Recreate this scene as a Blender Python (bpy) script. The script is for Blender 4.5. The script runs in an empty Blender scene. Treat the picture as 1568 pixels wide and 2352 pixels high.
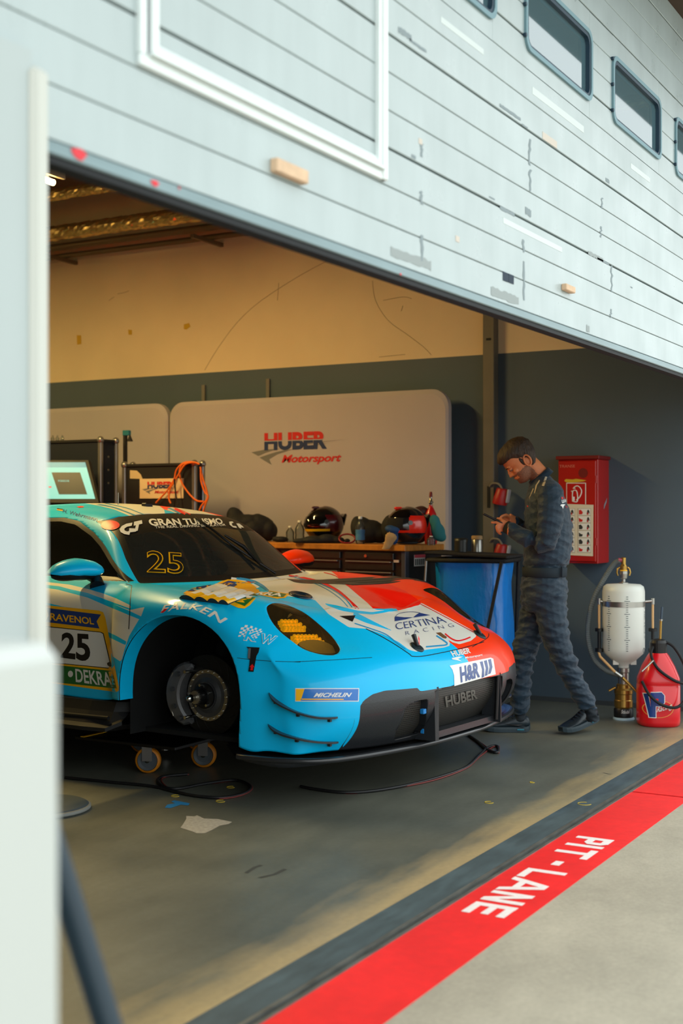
import bpy, bmesh, math, random
import numpy as np
from mathutils import Vector, Matrix
from mathutils.bvhtree import BVHTree
random.seed(7)
PI = math.pi
scene = bpy.context.scene
COL = scene.collection

# ------------------------------------------------------------------ camera
FPX, CX, CY, CAM_H = 2974.0, 784.0, 1176.0, 1.30
AZ = math.radians(29.65)
cam_d = bpy.data.cameras.new('camera')
cam_d.sensor_fit = 'HORIZONTAL'; cam_d.sensor_width = 24.0
cam_d.lens = FPX / 1568.0 * 24.0
cam_d.clip_start = 0.05; cam_d.clip_end = 200
cam_d.dof.use_dof = True; cam_d.dof.focus_distance = 6.4; cam_d.dof.aperture_fstop = 2.2
cam_o = bpy.data.objects.new('camera', cam_d); COL.objects.link(cam_o)
cam_o.location = (0, 0, CAM_H); cam_o.rotation_euler = (PI/2, 0, AZ - PI/2)
scene.camera = cam_o

# ------------------------------------------------------------------ sky (overcast daylight) and exposure
w = bpy.data.worlds.new('overcast_sky'); scene.world = w; w.use_nodes = True
nt = w.node_tree; nt.nodes.clear()
tc = nt.nodes.new('ShaderNodeTexCoord'); sp = nt.nodes.new('ShaderNodeSeparateXYZ')
rp = nt.nodes.new('ShaderNodeValToRGB'); bg = nt.nodes.new('ShaderNodeBackground'); ow = nt.nodes.new('ShaderNodeOutputWorld')
rp.color_ramp.elements[0].position = 0.0; rp.color_ramp.elements[0].color = (.86, .94, .94, 1)
rp.color_ramp.elements[1].position = 0.8; rp.color_ramp.elements[1].color = (.98, 1.04, 1.04, 1)
nt.links.new(tc.outputs['Generated'], sp.inputs[0]); nt.links.new(sp.outputs['Z'], rp.inputs[0])
nt.links.new(rp.outputs[0], bg.inputs['Color']); bg.inputs['Strength'].default_value = 1.15
nt.links.new(bg.outputs[0], ow.inputs[0])
vs = scene.view_settings
vs.view_transform = 'Standard'; vs.look = 'None'; vs.gamma = 1.0; vs.use_curve_mapping = False
vs.exposure = 1.0

# ------------------------------------------------------------------ pixel rays (1568 x 2352 frame) -> points in the place
CAM = np.array([0, 0, CAM_H])
CR_ = np.array([math.sin(AZ), -math.cos(AZ), 0]); CF_ = np.array([math.cos(AZ), math.sin(AZ), 0]); CU_ = np.array([0, 0, 1.0])
def ray(x, y): return CR_*(x-CX)/FPX + CF_ + CU_*(CY-y)/FPX
def atX(x, y, X): r = ray(x, y); return Vector(CAM + r*(X/r[0]))
def atY(x, y, Y): r = ray(x, y); return Vector(CAM + r*(Y/r[1]))
def atZ(x, y, Z=0.0): r = ray(x, y); return Vector(CAM + r*((Z-CAM_H)/r[2]))
def project(P):
    P = np.asarray(P, float); d = P - CAM; z = d @ CF_
    return np.stack([CX + FPX*(d @ CR_)/z, CY - FPX*(d @ CU_)/z], -1)

# ------------------------------------------------------------------ materials
def lin(c):
    c = c/255.0
    return c/12.92 if c <= .04045 else ((c+.055)/1.055)**2.4
def rgb(c, a=1.0): return (lin(c[0]), lin(c[1]), lin(c[2]), a)
MATS = {}
def mat(name, col=(128,128,128), rough=.5, metal=0.0, coat=0.0, spec=.5, trans=0.0, ior=1.45, emit=0.0, noise=None, bump=None, alpha=1.0, rnoise=None, sheen=0.0):
    if name in MATS: return MATS[name]
    m = bpy.data.materials.new(name); m.use_nodes = True
    nt = m.node_tree; b = nt.nodes['Principled BSDF']
    b.inputs['Base Color'].default_value = rgb(col); b.inputs['Roughness'].default_value = rough
    b.inputs['Metallic'].default_value = metal; b.inputs['Coat Weight'].default_value = coat
    b.inputs['Coat Roughness'].default_value = .06
    b.inputs['Specular IOR Level'].default_value = spec; b.inputs['IOR'].default_value = ior
    b.inputs['Transmission Weight'].default_value = trans; b.inputs['Alpha'].default_value = alpha
    b.inputs['Sheen Weight'].default_value = sheen
    if emit:
        b.inputs['Emission Color'].default_value = rgb(col); b.inputs['Emission Strength'].default_value = emit
    if noise or bump or rnoise:
        tcn = nt.nodes.new('ShaderNodeTexCoord')
    if noise:
        layers = noise if isinstance(noise, list) else [noise]
        prev = None
        for sc, amt, *st in layers:
            nz = nt.nodes.new('ShaderNodeTexNoise'); nz.inputs['Scale'].default_value = sc; nz.inputs['Detail'].default_value = 6
            src = tcn.outputs['Object']
            if st:
                mp = nt.nodes.new('ShaderNodeMapping'); mp.inputs['Scale'].default_value = st[0]
                nt.links.new(src, mp.inputs[0]); src = mp.outputs[0]
            nt.links.new(src, nz.inputs['Vector'])
            mr = nt.nodes.new('ShaderNodeMapRange'); mr.inputs['From Min'].default_value = .3; mr.inputs['From Max'].default_value = .7
            mr.inputs['To Min'].default_value = 1-amt; mr.inputs['To Max'].default_value = 1+amt
            nt.links.new(nz.outputs['Fac'], mr.inputs['Value'])
            if prev is None: prev = mr.outputs[0]
            else:
                mm = nt.nodes.new('ShaderNodeMath'); mm.operation = 'MULTIPLY'
                nt.links.new(prev, mm.inputs[0]); nt.links.new(mr.outputs[0], mm.inputs[1]); prev = mm.outputs[0]
        vm = nt.nodes.new('ShaderNodeVectorMath'); vm.operation = 'SCALE'; vm.inputs[0].default_value = rgb(col)[:3]
        nt.links.new(prev, vm.inputs['Scale']); nt.links.new(vm.outputs[0], b.inputs['Base Color'])
    if rnoise:
        nz = nt.nodes.new('ShaderNodeTexNoise'); nz.inputs['Scale'].default_value = rnoise[0]; nz.inputs['Detail'].default_value = 5
        nt.links.new(tcn.outputs['Object'], nz.inputs['Vector'])
        mr = nt.nodes.new('ShaderNodeMapRange'); mr.inputs['From Min'].default_value = .3; mr.inputs['From Max'].default_value = .7
        mr.inputs['To Min'].default_value = max(0, rough-rnoise[1]); mr.inputs['To Max'].default_value = rough+rnoise[1]
        nt.links.new(nz.outputs['Fac'], mr.inputs['Value']); nt.links.new(mr.outputs[0], b.inputs['Roughness'])
    if bump:
        nz = nt.nodes.new('ShaderNodeTexNoise'); nz.inputs['Scale'].default_value = bump[0]; nz.inputs['Detail'].default_value = 4
        src = tcn.outputs['Object']
        if len(bump) > 2:
            mp = nt.nodes.new('ShaderNodeMapping'); mp.inputs['Scale'].default_value = bump[2]
            nt.links.new(src, mp.inputs[0]); src = mp.outputs[0]
        nt.links.new(src, nz.inputs['Vector'])
        bp = nt.nodes.new('ShaderNodeBump'); bp.inputs['Strength'].default_value = bump[1]; bp.inputs['Distance'].default_value = .01
        nt.links.new(nz.outputs['Fac'], bp.inputs['Height']); nt.links.new(bp.outputs[0], b.inputs['Normal'])
    MATS[name] = m
    return m
def node_mat(name):
    m = bpy.data.materials.new(name); m.use_nodes = True; MATS[name] = m
    return m, m.node_tree, m.node_tree.nodes['Principled BSDF']
def glass_mat(name, tint=(255,255,255), rough=0.02, clear=.8, ior=1.45):
    """thin sheet glazing: mostly see-through, with a Fresnel gloss"""
    m = bpy.data.materials.new(name); m.use_nodes = True; nt = m.node_tree; nt.nodes.clear()
    o = nt.nodes.new('ShaderNodeOutputMaterial'); mix = nt.nodes.new('ShaderNodeMixShader'); tr = nt.nodes.new('ShaderNodeBsdfTransparent')
    gl = nt.nodes.new('ShaderNodeBsdfGlossy'); fr = nt.nodes.new('ShaderNodeFresnel'); df = nt.nodes.new('ShaderNodeBsdfDiffuse'); m2 = nt.nodes.new('ShaderNodeMixShader')
    fr.inputs['IOR'].default_value = ior; gl.inputs['Roughness'].default_value = rough
    tr.inputs[0].default_value = rgb(tint); df.inputs[0].default_value = rgb(tint); m2.inputs[0].default_value = 1-clear
    nt.links.new(tr.outputs[0], m2.inputs[1]); nt.links.new(df.outputs[0], m2.inputs[2])
    nt.links.new(fr.outputs[0], mix.inputs[0]); nt.links.new(m2.outputs[0], mix.inputs[1]); nt.links.new(gl.outputs[0], mix.inputs[2])
    nt.links.new(mix.outputs[0], o.inputs[0]); MATS[name] = m
    return m

# ------------------------------------------------------------------ mesh builder
class MB:
    """collects boxes, tubes, lathes and prisms; build() links them as ONE mesh object"""
    def __init__(s): s.v = []; s.f = []; s.mi = []; s.sm = []
    def add(s, vs, fs, smooth=False, mi=0):
        o = len(s.v); s.v += [tuple(p) for p in vs]; s.f += [tuple(o+i for i in f) for f in fs]
        s.mi += [mi]*len(fs); s.sm += [smooth]*len(fs); return s
    def box(s, c, size, rot=None, mi=0, bev=0.0):
        x, y, z = [k/2 for k in size]; c = Vector(c)
        if bev > 0:
            b = min(bev, .45*min(size)); vs = []; idx = {}
            for sx in (-1, 1):
                for sy in (-1, 1):
                    for sz in (-1, 1):
                        for a in range(3):
                            p = [sx*x, sy*y, sz*z]
                            for k in range(3):
                                if k != a: p[k] -= (sx, sy, sz)[k]*b
                            idx[(sx, sy, sz, a)] = len(vs); vs.append(p)
            fs = []
            for a in range(3):
                o1, o2 = (a+1) % 3, (a+2) % 3
                for sg in (-1, 1):
                    q = []
                    for s1, s2 in ((-1, -1), (1, -1), (1, 1), (-1, 1)):
                        t = [0, 0, 0]; t[a] = sg; t[o1] = s1; t[o2] = s2; q.append(idx[(*t, a)])
                    fs.append(q if sg > 0 else q[::-1])
            for a in range(3):
                o1, o2 = (a+1) % 3, (a+2) % 3
                for s1 in (-1, 1):
                    for s2 in (-1, 1):
                        def g(sa, ax):
                            t = [0, 0, 0]; t[a] = sa; t[o1] = s1; t[o2] = s2; return idx[(*t, ax)]
                        q = [g(-1, o1), g(1, o1), g(1, o2), g(-1, o2)]
                        fs.append(q if s1*s2 < 0 else q[::-1])
            for sx in (-1, 1):
                for sy in (-1, 1):
                    for sz in (-1, 1):
                        t = [idx[(sx, sy, sz, a)] for a in range(3)]
                        fs.append(t if sx*sy*sz > 0 else t[::-1])
            vs = [Vector(p) for p in vs]
        else:
            vs = [Vector((a*x, b*y, d*z)) for a in (-1, 1) for b in (-1, 1) for d in (-1, 1)]
            fs = [(0,1,3,2),(4,6,7,5),(0,4,5,1),(2,3,7,6),(0,2,6,4),(1,5,7,3)]
        if rot is not None: vs = [rot @ p for p in vs]
        return s.add([p+c for p in vs], fs, False, mi)
    def bx(s, x0, x1, y0, y1, z0, z1, bev=0.0, mi=0):
        return s.box(((x0+x1)/2, (y0+y1)/2, (z0+z1)/2), (abs(x1-x0), abs(y1-y0), abs(z1-z0)), None, mi, bev)
    def tube(s, pts, r, n=10, caps=True, mi=0, closed=False):
        pts = [Vector(p) for p in pts]; m = len(pts)
        rs = r if isinstance(r, (list, tuple)) else [r]*m
        vs = []; fs = []; prev = None
        for i in range(m):
            if closed: t = pts[(i+1) % m]-pts[i-1]
            else: t = (pts[min(i+1, m-1)]-pts[max(i-1, 0)])
            t = t.normalized() if t.length > 1e-9 else Vector((0, 0, 1))
            if prev is None:
                a = Vector((0, 0, 1)) if abs(t.z) < .9 else Vector((1, 0, 0)); nrm = (a-t*a.dot(t)).normalized()
            else:
                nrm = prev-t*prev.dot(t); nrm = nrm.normalized() if nrm.length > 1e-6 else prev
            prev = nrm; bn = t.cross(nrm)
            for k in range(n):
                a = 2*PI*k/n; vs.append(pts[i]+(nrm*math.cos(a)+bn*math.sin(a))*rs[i])
        rng = m if closed else m-1
        for i in range(rng):
            for k in range(n):
                a, b = i*n+k, i*n+(k+1) % n; c = ((i+1) % m)*n
                fs.append((a, b, c+(k+1) % n, c+k))
        s.add(vs, fs, True, mi)
        if caps and not closed:
            s.add(vs[:n], [tuple(range(n))[::-1]], False, mi); s.add(vs[-n:], [tuple(range(n))], False, mi)
        return s
    def cyl(s, a, b, r, n=16, mi=0): return s.tube([a, b], r, n, True, mi)
    def lathe(s, prof, n=24, org=(0, 0, 0), axis=None, mi=0, smooth=True, caps=True):
        """prof: (radius, height) from bottom to top, turned about axis (default Z)"""
        q = Vector((0, 0, 1)).rotation_difference(Vector(axis).normalized()) if axis is not None else None
        vs = []; fs = []; o = Vector(org)
        for r, z in prof:
            for k in range(n):
                a = 2*PI*k/n; p = Vector((r*math.cos(a), r*math.sin(a), z))
                if q: p = q @ p
                vs.append(p+o)
        for i in range(len(prof)-1):
            for k in range(n): fs.append((i*n+k, i*n+(k+1) % n, (i+1)*n+(k+1) % n, (i+1)*n+k))
        s.add(vs, fs, smooth, mi)
        if caps:
            if prof[0][0] > 1e-4: s.add(vs[:n], [tuple(range(n))[::-1]], False, mi)
            if prof[-1][0] > 1e-4: s.add(vs[-n:], [tuple(range(n))], False, mi)
        return s
    def prism(s, poly, d, fr=None, mi=0, smooth=False):
        """2-D polygon (counter-clockwise) extruded from 0 to d along +z of the frame fr (Matrix)"""
        n = len(poly); fr = fr or Matrix.Identity(4)
        vs = [fr @ Vector((p[0], p[1], 0)) for p in poly]+[fr @ Vector((p[0], p[1], d)) for p in poly]
        s.add(vs, [tuple(range(n))[::-1], tuple(range(n, 2*n))], False, mi)
        return s.add(vs, [(i, (i+1) % n, n+(i+1) % n, n+i) for i in range(n)], smooth, mi)
    def ball(s, c, r, nu=16, nv=10, sc=(1, 1, 1), rot=None, mi=0):
        vs = []; fs = []; c = Vector(c)
        for i in range(nv+1):
            ph = PI*i/nv-PI/2
            for k in range(nu):
                a = 2*PI*k/nu
                p = Vector((r*math.cos(ph)*math.cos(a)*sc[0], r*math.cos(ph)*math.sin(a)*sc[1], r*math.sin(ph)*sc[2]))
                if rot is not None: p = rot @ p
                vs.append(p+c)
        for i in range(nv):
            for k in range(nu): fs.append((i*nu+k, i*nu+(k+1) % nu, (i+1)*nu+(k+1) % nu, (i+1)*nu+k))
        return s.add(vs, fs, True, mi)
    def grid(s, P, smooth=True, mi=0, flip=False, closed=False):
        """P: rows of points"""
        n = len(P[0]); vs = [p for r in P for p in r]; fs = []
        for i in range(len(P)-1):
            for k in range(n if closed else n-1):
                q = (i*n+k, i*n+(k+1) % n, (i+1)*n+(k+1) % n, (i+1)*n+k); fs.append(q[::-1] if flip else q)
        return s.add(vs, fs, smooth, mi)
    def mesh(s, name, mats):
        me = bpy.data.meshes.new(name); me.from_pydata(s.v, [], s.f)
        for m in (mats if isinstance(mats, (list, tuple)) else [mats]): me.materials.append(m)
        me.polygons.foreach_set('material_index', s.mi); me.polygons.foreach_set('use_smooth', s.sm); me.update()
        return me
    def build(s, name, mats, parent=None, loc=None, rz=None):
        o = bpy.data.objects.new(name, s.mesh(name, mats)); COL.objects.link(o)
        if parent: o.parent = parent
        if loc is not None: o.location = loc
        if rz is not None: o.rotation_euler[2] = rz
        return o
def tag(o, label=None, cat=None, group=None, kind=None):
    if label: o['label'] = label
    if cat: o['category'] = cat
    if group: o['group'] = group
    if kind: o['kind'] = kind
    return o
def thing(name, label, cat, loc=(0, 0, 0), rz=0.0, group=None):
    o = bpy.data.objects.new(name, None); COL.objects.link(o); o.empty_display_size = .05
    o.location = loc; o.rotation_euler = (0, 0, rz)
    return tag(o, label, cat, group)
def part(name, mb, m, parent): return mb.build(name, m, parent)
def raw_obj(name, vs, fs, mats, parent=None, smooth=False, mi=None):
    me = bpy.data.meshes.new(name); me.from_pydata([tuple(v) for v in vs], [], [tuple(f) for f in fs])
    for m in (mats if isinstance(mats, (list, tuple)) else [mats]): me.materials.append(m)
    if smooth: me.polygons.foreach_set('use_smooth', [True]*len(me.polygons))
    if mi is not None: me.polygons.foreach_set('material_index', mi)
    me.update(); o = bpy.data.objects.new(name, me); COL.objects.link(o)
    if parent: o.parent = parent
    return o
def copy_tree(o, parent=None):
    c = o.copy(); COL.objects.link(c); c.parent = parent
    for ch in o.children: copy_tree(ch, c)
    return c
def bez(p0, p1, p2, p3, n=12):
    p0, p1, p2, p3 = map(Vector, (p0, p1, p2, p3)); r = []
    for i in range(n+1):
        t = i/n; r.append(p0*(1-t)**3+p1*3*t*(1-t)**2+p2*3*t*t*(1-t)+p3*t**3)
    return r
def smooth_path(pts, n=6, closed=False):
    """Catmull-Rom through the points"""
    P = [Vector(p) for p in pts]; m = len(P); r = []
    for i in range(m if closed else m-1):
        if closed: a, b, c, d = P[i-1], P[i], P[(i+1) % m], P[(i+2) % m]
        else: a, b, c, d = P[max(i-1, 0)], P[i], P[i+1], P[min(i+2, m-1)]
        for k in range(n):
            t = k/n; r.append(.5*((2*b)+(c-a)*t+(2*a-5*b+4*c-d)*t*t+(3*b-a-3*c+d)*t**3))
    if not closed: r.append(P[-1])
    return r
# flat lettering: Blender's built-in font -> triangles in the unit box (0..1, 0..1)
def text_tris(s, shear=0.0, bold=0.0, space=1.0, norm=True):
    cu = bpy.data.curves.new('lettering', 'FONT'); cu.body = s; cu.shear = shear; cu.offset = bold; cu.space_character = space; cu.resolution_u = 4
    ob = bpy.data.objects.new('lettering', cu); COL.objects.link(ob)
    bpy.context.view_layer.update()
    dg = bpy.context.evaluated_depsgraph_get(); me = ob.evaluated_get(dg).to_mesh()
    me.calc_loop_triangles()
    vs = [(v.co.x, v.co.y) for v in me.vertices]; fs = [tuple(t.vertices) for t in me.loop_triangles]
    ob.evaluated_get(dg).to_mesh_clear(); bpy.data.objects.remove(ob); bpy.data.curves.remove(cu)
    if norm and vs:
        x0 = min(v[0] for v in vs); x1 = max(v[0] for v in vs); y0 = min(v[1] for v in vs); y1 = max(v[1] for v in vs)
        vs = [((x-x0)/(x1-x0), (y-y0)/(y1-y0)) for x, y in vs]
    return vs, fs
def text_obj(name, s, m, o, ex, ey, parent=None, shear=0.0, bold=0.0, lift=.0012, space=1.0):
    """lettering in the parallelogram with corner o, baseline vector ex and up vector ey (flat print, slightly proud)"""
    vs, fs = text_tris(s, shear, bold, space); o, ex, ey = Vector(o), Vector(ex), Vector(ey); nrm = ex.cross(ey).normalized()*lift
    return raw_obj(name, [o+ex*x+ey*y+nrm for x, y in vs], fs, m, parent)
def flat_poly(name, pts2, m, o, ex, ey, parent=None, lift=.001):
    o, ex, ey = Vector(o), Vector(ex), Vector(ey); nrm = ex.cross(ey).normalized()*lift
    return raw_obj(name, [o+ex*p[0]+ey*p[1]+nrm for p in pts2], [tuple(range(len(pts2)))], m, parent)
# ================================================================== THE SETTING
YF = 1.803            # outer face of the pit-lane door
XW = 8.45             # far side wall of the garage
m_panel = mat('door_paint', (170,182,183), .34, noise=[(1.3, .05), (14, .035, (1, 1, .15))], rnoise=(5, .09), spec=.5)
m_groove = mat('door_core_dark', (26,44,62), .7)
m_rail = mat('door_bottom_rail', (122,142,146), .4, metal=.3, noise=[(9, .12, (.3, 1, 2))])
m_rubber = mat('black_rubber', (16,20,24), .7)
m_trimw = mat('white_frame_paint', (226,234,233), .28)
m_teal = mat('window_gasket', (112,146,156), .5)
m_teald = mat('window_gasket_dark', (24,52,70), .5)
m_scuff = mat('scuff_dark', (136,148,152), .8)
m_scuffl = mat('scuff_grey', (152,160,160), .8)
m_wood = mat('raw_wood', (214,182,150), .7, noise=(30, .12, (1, .1, 1)))

def struct(o): o['kind'] = 'structure'; return o

# --- floor of the garage: grey sealed concrete, with a tan band beside the threshold
m, nt, b = node_mat('garage_floor_concrete')
tcn = nt.nodes.new('ShaderNodeTexCoord'); sx = nt.nodes.new('ShaderNodeSeparateXYZ'); nt.links.new(tcn.outputs['Object'], sx.inputs[0])
n1 = nt.nodes.new('ShaderNodeTexNoise'); n1.inputs['Scale'].default_value = 1.6; n1.inputs['Detail'].default_value = 8
n2 = nt.nodes.new('ShaderNodeTexNoise'); n2.inputs['Scale'].default_value = 40; n2.inputs['Detail'].default_value = 4
n3 = nt.nodes.new('ShaderNodeTexNoise'); n3.inputs['Scale'].default_value = 7; n3.inputs['Detail'].default_value = 6
mp3 = nt.nodes.new('ShaderNodeMapping'); mp3.inputs['Scale'].default_value = (.35, 1.6, 1)
nt.links.new(tcn.outputs['Object'], mp3.inputs[0])
nt.links.new(tcn.outputs['Object'], n1.inputs['Vector']); nt.links.new(tcn.outputs['Object'], n2.inputs['Vector']); nt.links.new(mp3.outputs[0], n3.inputs['Vector'])
cr = nt.nodes.new('ShaderNodeValToRGB')
cr.color_ramp.elements[0].position = .3; cr.color_ramp.elements[0].color = rgb((84,87,79))
cr.color_ramp.elements[1].position = .7; cr.color_ramp.elements[1].color = rgb((106,107,95))
nt.links.new(n1.outputs['Fac'], cr.inputs[0])
# tan strip: follows the threshold, ragged edge
ad = nt.nodes.new('ShaderNodeMath'); ad.operation = 'MULTIPLY_ADD'; ad.inputs[1].default_value = .34
nt.links.new(n3.outputs['Fac'], ad.inputs[0]); nt.links.new(sx.outputs['Y'], ad.inputs[2])
mr = nt.nodes.new('ShaderNodeMapRange'); mr.inputs['From Min'].default_value = 2.16; mr.inputs['From Max'].default_value = 2.34
mr.inputs['To Min'].default_value = .85; mr.inputs['To Max'].default_value = 0
nt.links.new(ad.outputs[0], mr.inputs['Value'])
mx = nt.nodes.new('ShaderNodeMix'); mx.data_type = 'RGBA'; mx.inputs['B'].default_value = rgb((182,160,116))
nt.links.new(mr.outputs[0], mx.inputs['Factor']); nt.links.new(cr.outputs[0], mx.inputs['A'])
m2 = nt.nodes.new('ShaderNodeMapRange'); m2.inputs['To Min'].default_value = .82; m2.inputs['To Max'].default_value = 1.18
nt.links.new(n2.outputs['Fac'], m2.inputs['Value'])
n4 = nt.nodes.new('ShaderNodeMapRange'); n4.inputs['From Min'].default_value = .35; n4.inputs['From Max'].default_value = .7; n4.inputs['To Min'].default_value = .92; n4.inputs['To Max'].default_value = 1.08
nt.links.new(n3.outputs['Fac'], n4.inputs['Value'])
mm = nt.nodes.new('ShaderNodeMath'); mm.operation = 'MULTIPLY'; nt.links.new(m2.outputs[0], mm.inputs[0]); nt.links.new(n4.outputs[0], mm.inputs[1])
vm = nt.nodes.new('ShaderNodeVectorMath'); vm.operation = 'SCALE'; nt.links.new(mx.outputs['Result'], vm.inputs[0]); nt.links.new(mm.outputs[0], vm.inputs['Scale'])
nt.links.new(vm.outputs[0], b.inputs['Base Color'])
mr5 = nt.nodes.new('ShaderNodeMapRange'); mr5.inputs['To Min'].default_value = .28; mr5.inputs['To Max'].default_value = .55
nt.links.new(n1.outputs['Fac'], mr5.inputs['Value']); nt.links.new(mr5.outputs[0], b.inputs['Roughness'])
m_floor = m
fl = struct(MB().bx(1.0, XW+.3, 1.97, 12.2, -.15, 0).build('floor', m_floor))

# --- pit lane ground, red painted strip, channel, bitumen band
m_ground = mat('pit_lane_concrete', (166,160,144), .75, noise=[(2.2, .10), (60, .08), (9, .07)], bump=(120, .12))
struct(MB().bx(-30, 40, -40, 1.533, -.2, 0).build('ground', m_ground))
m_red = mat('red_line_paint', (240,36,38), .5, noise=[(3, .10), (22, .05)], bump=(40, .08))
m_dark = mat('expansion_gap', (44,22,24), .9)
m_bit = mat('bitumen_band', (66,82,88), .62, noise=[(26, .22, (.25, 1, 1)), (5, .15)])
m_steel = mat('channel_steel', (118,120,116), .45, metal=.6, noise=[(30, .3, (.3, 1, 1))])
rs = struct(MB().bx(-6, 5.885, 1.533, YF, -.1, .001).build('trim_1', m_red))
rs2 = struct(MB().bx(5.905, 14, 1.533, YF, -.1, .001).build('trim_2', m_red))
struct(MB().bx(5.885, 5.905, 1.533, YF, -.1, -.006).build('trim_3', m_dark))
struct(MB().bx(-6, 14, YF, YF+.012, -.1, .004).bx(-6, 14, YF+.012, YF+.032, -.1, -.012).bx(-6, 14, YF+.032, YF+.045, -.1, .004).build('trim_4', m_steel))
struct(MB().bx(-6, 14, YF+.045, 1.972, -.1, .0008).build('trim_5', m_bit))
# PIT - LANE, stencilled: reads towards the camera, letter tops towards the pit lane
m_wpaint = mat('white_road_paint', (240,232,232), .6, noise=(40, .06))
def letter(polys, s0):
    vs = []; fs = []
    for k, poly in enumerate(polys):
        o = len(vs); vs += [(4.985-(s0+x), 1.745-y*.15, .0018+.0004*k) for x, y in poly]; fs.append(tuple(range(o, o+len(poly))))
    o = raw_obj('letter', vs, fs, m_wpaint, rs); return o
def q(x0, x1, y0, y1): return [(x0, y0), (x1, y0), (x1, y1), (x0, y1)]
letter([q(0,.034,0,1), q(.034,.085,.78,1), q(.034,.085,.36,.56), [(.085,.36),(.112,.5),(.112,.86),(.085,1),(.078,1),(.078,.36)]], 0)
letter([q(0,.034,0,1)], .125)
letter([q(.045,.08,0,.8), q(0,.14,.8,1)], .195)
letter([q(0,.06,.36,.58)], .40)
letter([q(0,.034,0,1), q(.034,.12,0,.2)], .54)
letter([[(0,0),(.036,0),(.094,1),(.058,1)], [(.146,0),(.182,0),(.106,1),(.07,1)], q(.045,.135,.26,.44)], .67)
letter([q(0,.032,0,1), q(.09,.122,0,1), [(.0,1),(.034,1),(.122,0),(.088,0)]], .86)
letter([q(0,.034,0,1), q(.034,.125,0,.2), q(.034,.115,.42,.6), q(.034,.125,.8,1)], 1.01)

# --- floor marks
m_tape = mat('blue_tape', (20,120,190), .5)
m_patch = mat('worn_white_patch', (156,152,142), .8, noise=(60, .15))
m_yel = mat('yellow_chalk', (200,170,40), .8)
pts = [(380,1853),(388,1845),(405,1843),(398,1838),(408,1838),(436,1846),(433,1850),(418,1848),(398,1855)]
raw_obj('tape_mark', [atZ(*p, .0012) for p in [(378,1855),(384,1848),(402,1845),(393,1841),(400,1838),(436,1845),(432,1850),(415,1848),(392,1856)]], [tuple(range(9))], m_tape, fl)
raw_obj('paint_patch', [atZ(*p, .001) for p in [(414,1901),(420,1893),(428,1880),(427,1874),(446,1875),(452,1872),(468,1880),(500,1881),(533,1888),(524,1893),(505,1896),(489,1905),(470,1914),(452,1914),(442,1910)]], [tuple(range(15))], m_patch, fl)
for i, (px, py, rx) in enumerate([(507,1840,.022), (403,1828,.02), (530,1808,.02), (1222,1797,.012), (1123,1843,.02), (1342,1846,.03)]):
    c = atZ(px, py, .0009)
    MB().tube([(c.x+rx*math.cos(a*PI/8), c.y+rx*math.sin(a*PI/8), .001) for a in range(13)], .0018, 4).build('chalk_ring', m_yel, fl)
m_skid = mat('skid_mark', (52,56,56), .8)
for pl in [[(565,2005),(585,1992),(600,1987)], [(595,2016),(630,2008),(655,1996)], [(1385,1775),(1400,1778),(1418,1780)], [(1395,1745),(1420,1748)]]:
    P = [atZ(*p, .0009) for p in pl]; MB().grid([[p+Vector((0, .008, 0)) for p in P], [p-Vector((0, .008, 0)) for p in P]]).build('skid_mark', m_skid, fl)

# --- garage shell
m, nt, b = node_mat('two_tone_wall_paint')
tcn = nt.nodes.new('ShaderNodeTexCoord'); sx = nt.nodes.new('ShaderNodeSeparateXYZ'); nt.links.new(tcn.outputs['Object'], sx.inputs[0])
gt = nt.nodes.new('ShaderNodeMath'); gt.operation = 'GREATER_THAN'; gt.inputs[1].default_value = 2.412; nt.links.new(sx.outputs['Z'], gt.inputs[0])
nz = nt.nodes.new('ShaderNodeTexNoise'); nz.inputs['Scale'].default_value = 1.5; nz.inputs['Detail'].default_value = 8; nt.links.new(tcn.outputs['Object'], nz.inputs['Vector'])
mr = nt.nodes.new('ShaderNodeMapRange'); mr.inputs['From Min'].default_value = .3; mr.inputs['From Max'].default_value = .7; mr.inputs['To Min'].default_value = .93; mr.inputs['To Max'].default_value = 1.05
nt.links.new(nz.outputs['Fac'], mr.inputs['Value'])
mx = nt.nodes.new('ShaderNodeMix'); mx.data_type = 'RGBA'; mx.inputs['A'].default_value = rgb((72,88,100)); mx.inputs['B'].default_value = rgb((226,206,168))
nt.links.new(gt.outputs[0], mx.inputs['Factor'])
vm = nt.nodes.new('ShaderNodeVectorMath'); vm.operation = 'SCALE'; nt.links.new(mx.outputs['Result'], vm.inputs[0]); nt.links.new(mr.outputs[0], vm.inputs['Scale'])
nt.links.new(vm.outputs[0], b.inputs['Base Color']); b.inputs['Roughness'].default_value = .62
m_wall = m
wr = struct(MB().bx(XW, XW+.25, 1.9, 12.2, -.15, 4.2).build('wall_right', m_wall))
m_gw = mat('grey_wall', (96,92,86), .8, noise=(1.5, .06))
struct(MB().bx(1.0, XW, 12.0, 12.2, -.15, 4.2).build('wall_back', m_gw))
struct(MB().bx(1.0, 1.2, 1.97, 12.0, 0, 4.2).build('wall_left', m_gw))
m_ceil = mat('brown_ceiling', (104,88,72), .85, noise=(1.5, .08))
struct(MB().bx(1.0, XW, 2.0, 12.0, 4.02, 4.2).build('ceiling', m_ceil))
bm_ = MB()
bm_.bx(6.9, 7.15, 2.0, 12.0, 3.86, 4.02)
struct(bm_.build('trim_6', m_ceil))
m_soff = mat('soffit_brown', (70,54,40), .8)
struct(MB().bx(-6, 14, 1.14, 2.0, 3.885, 4.05).build('trim_7', m_soff))
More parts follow.
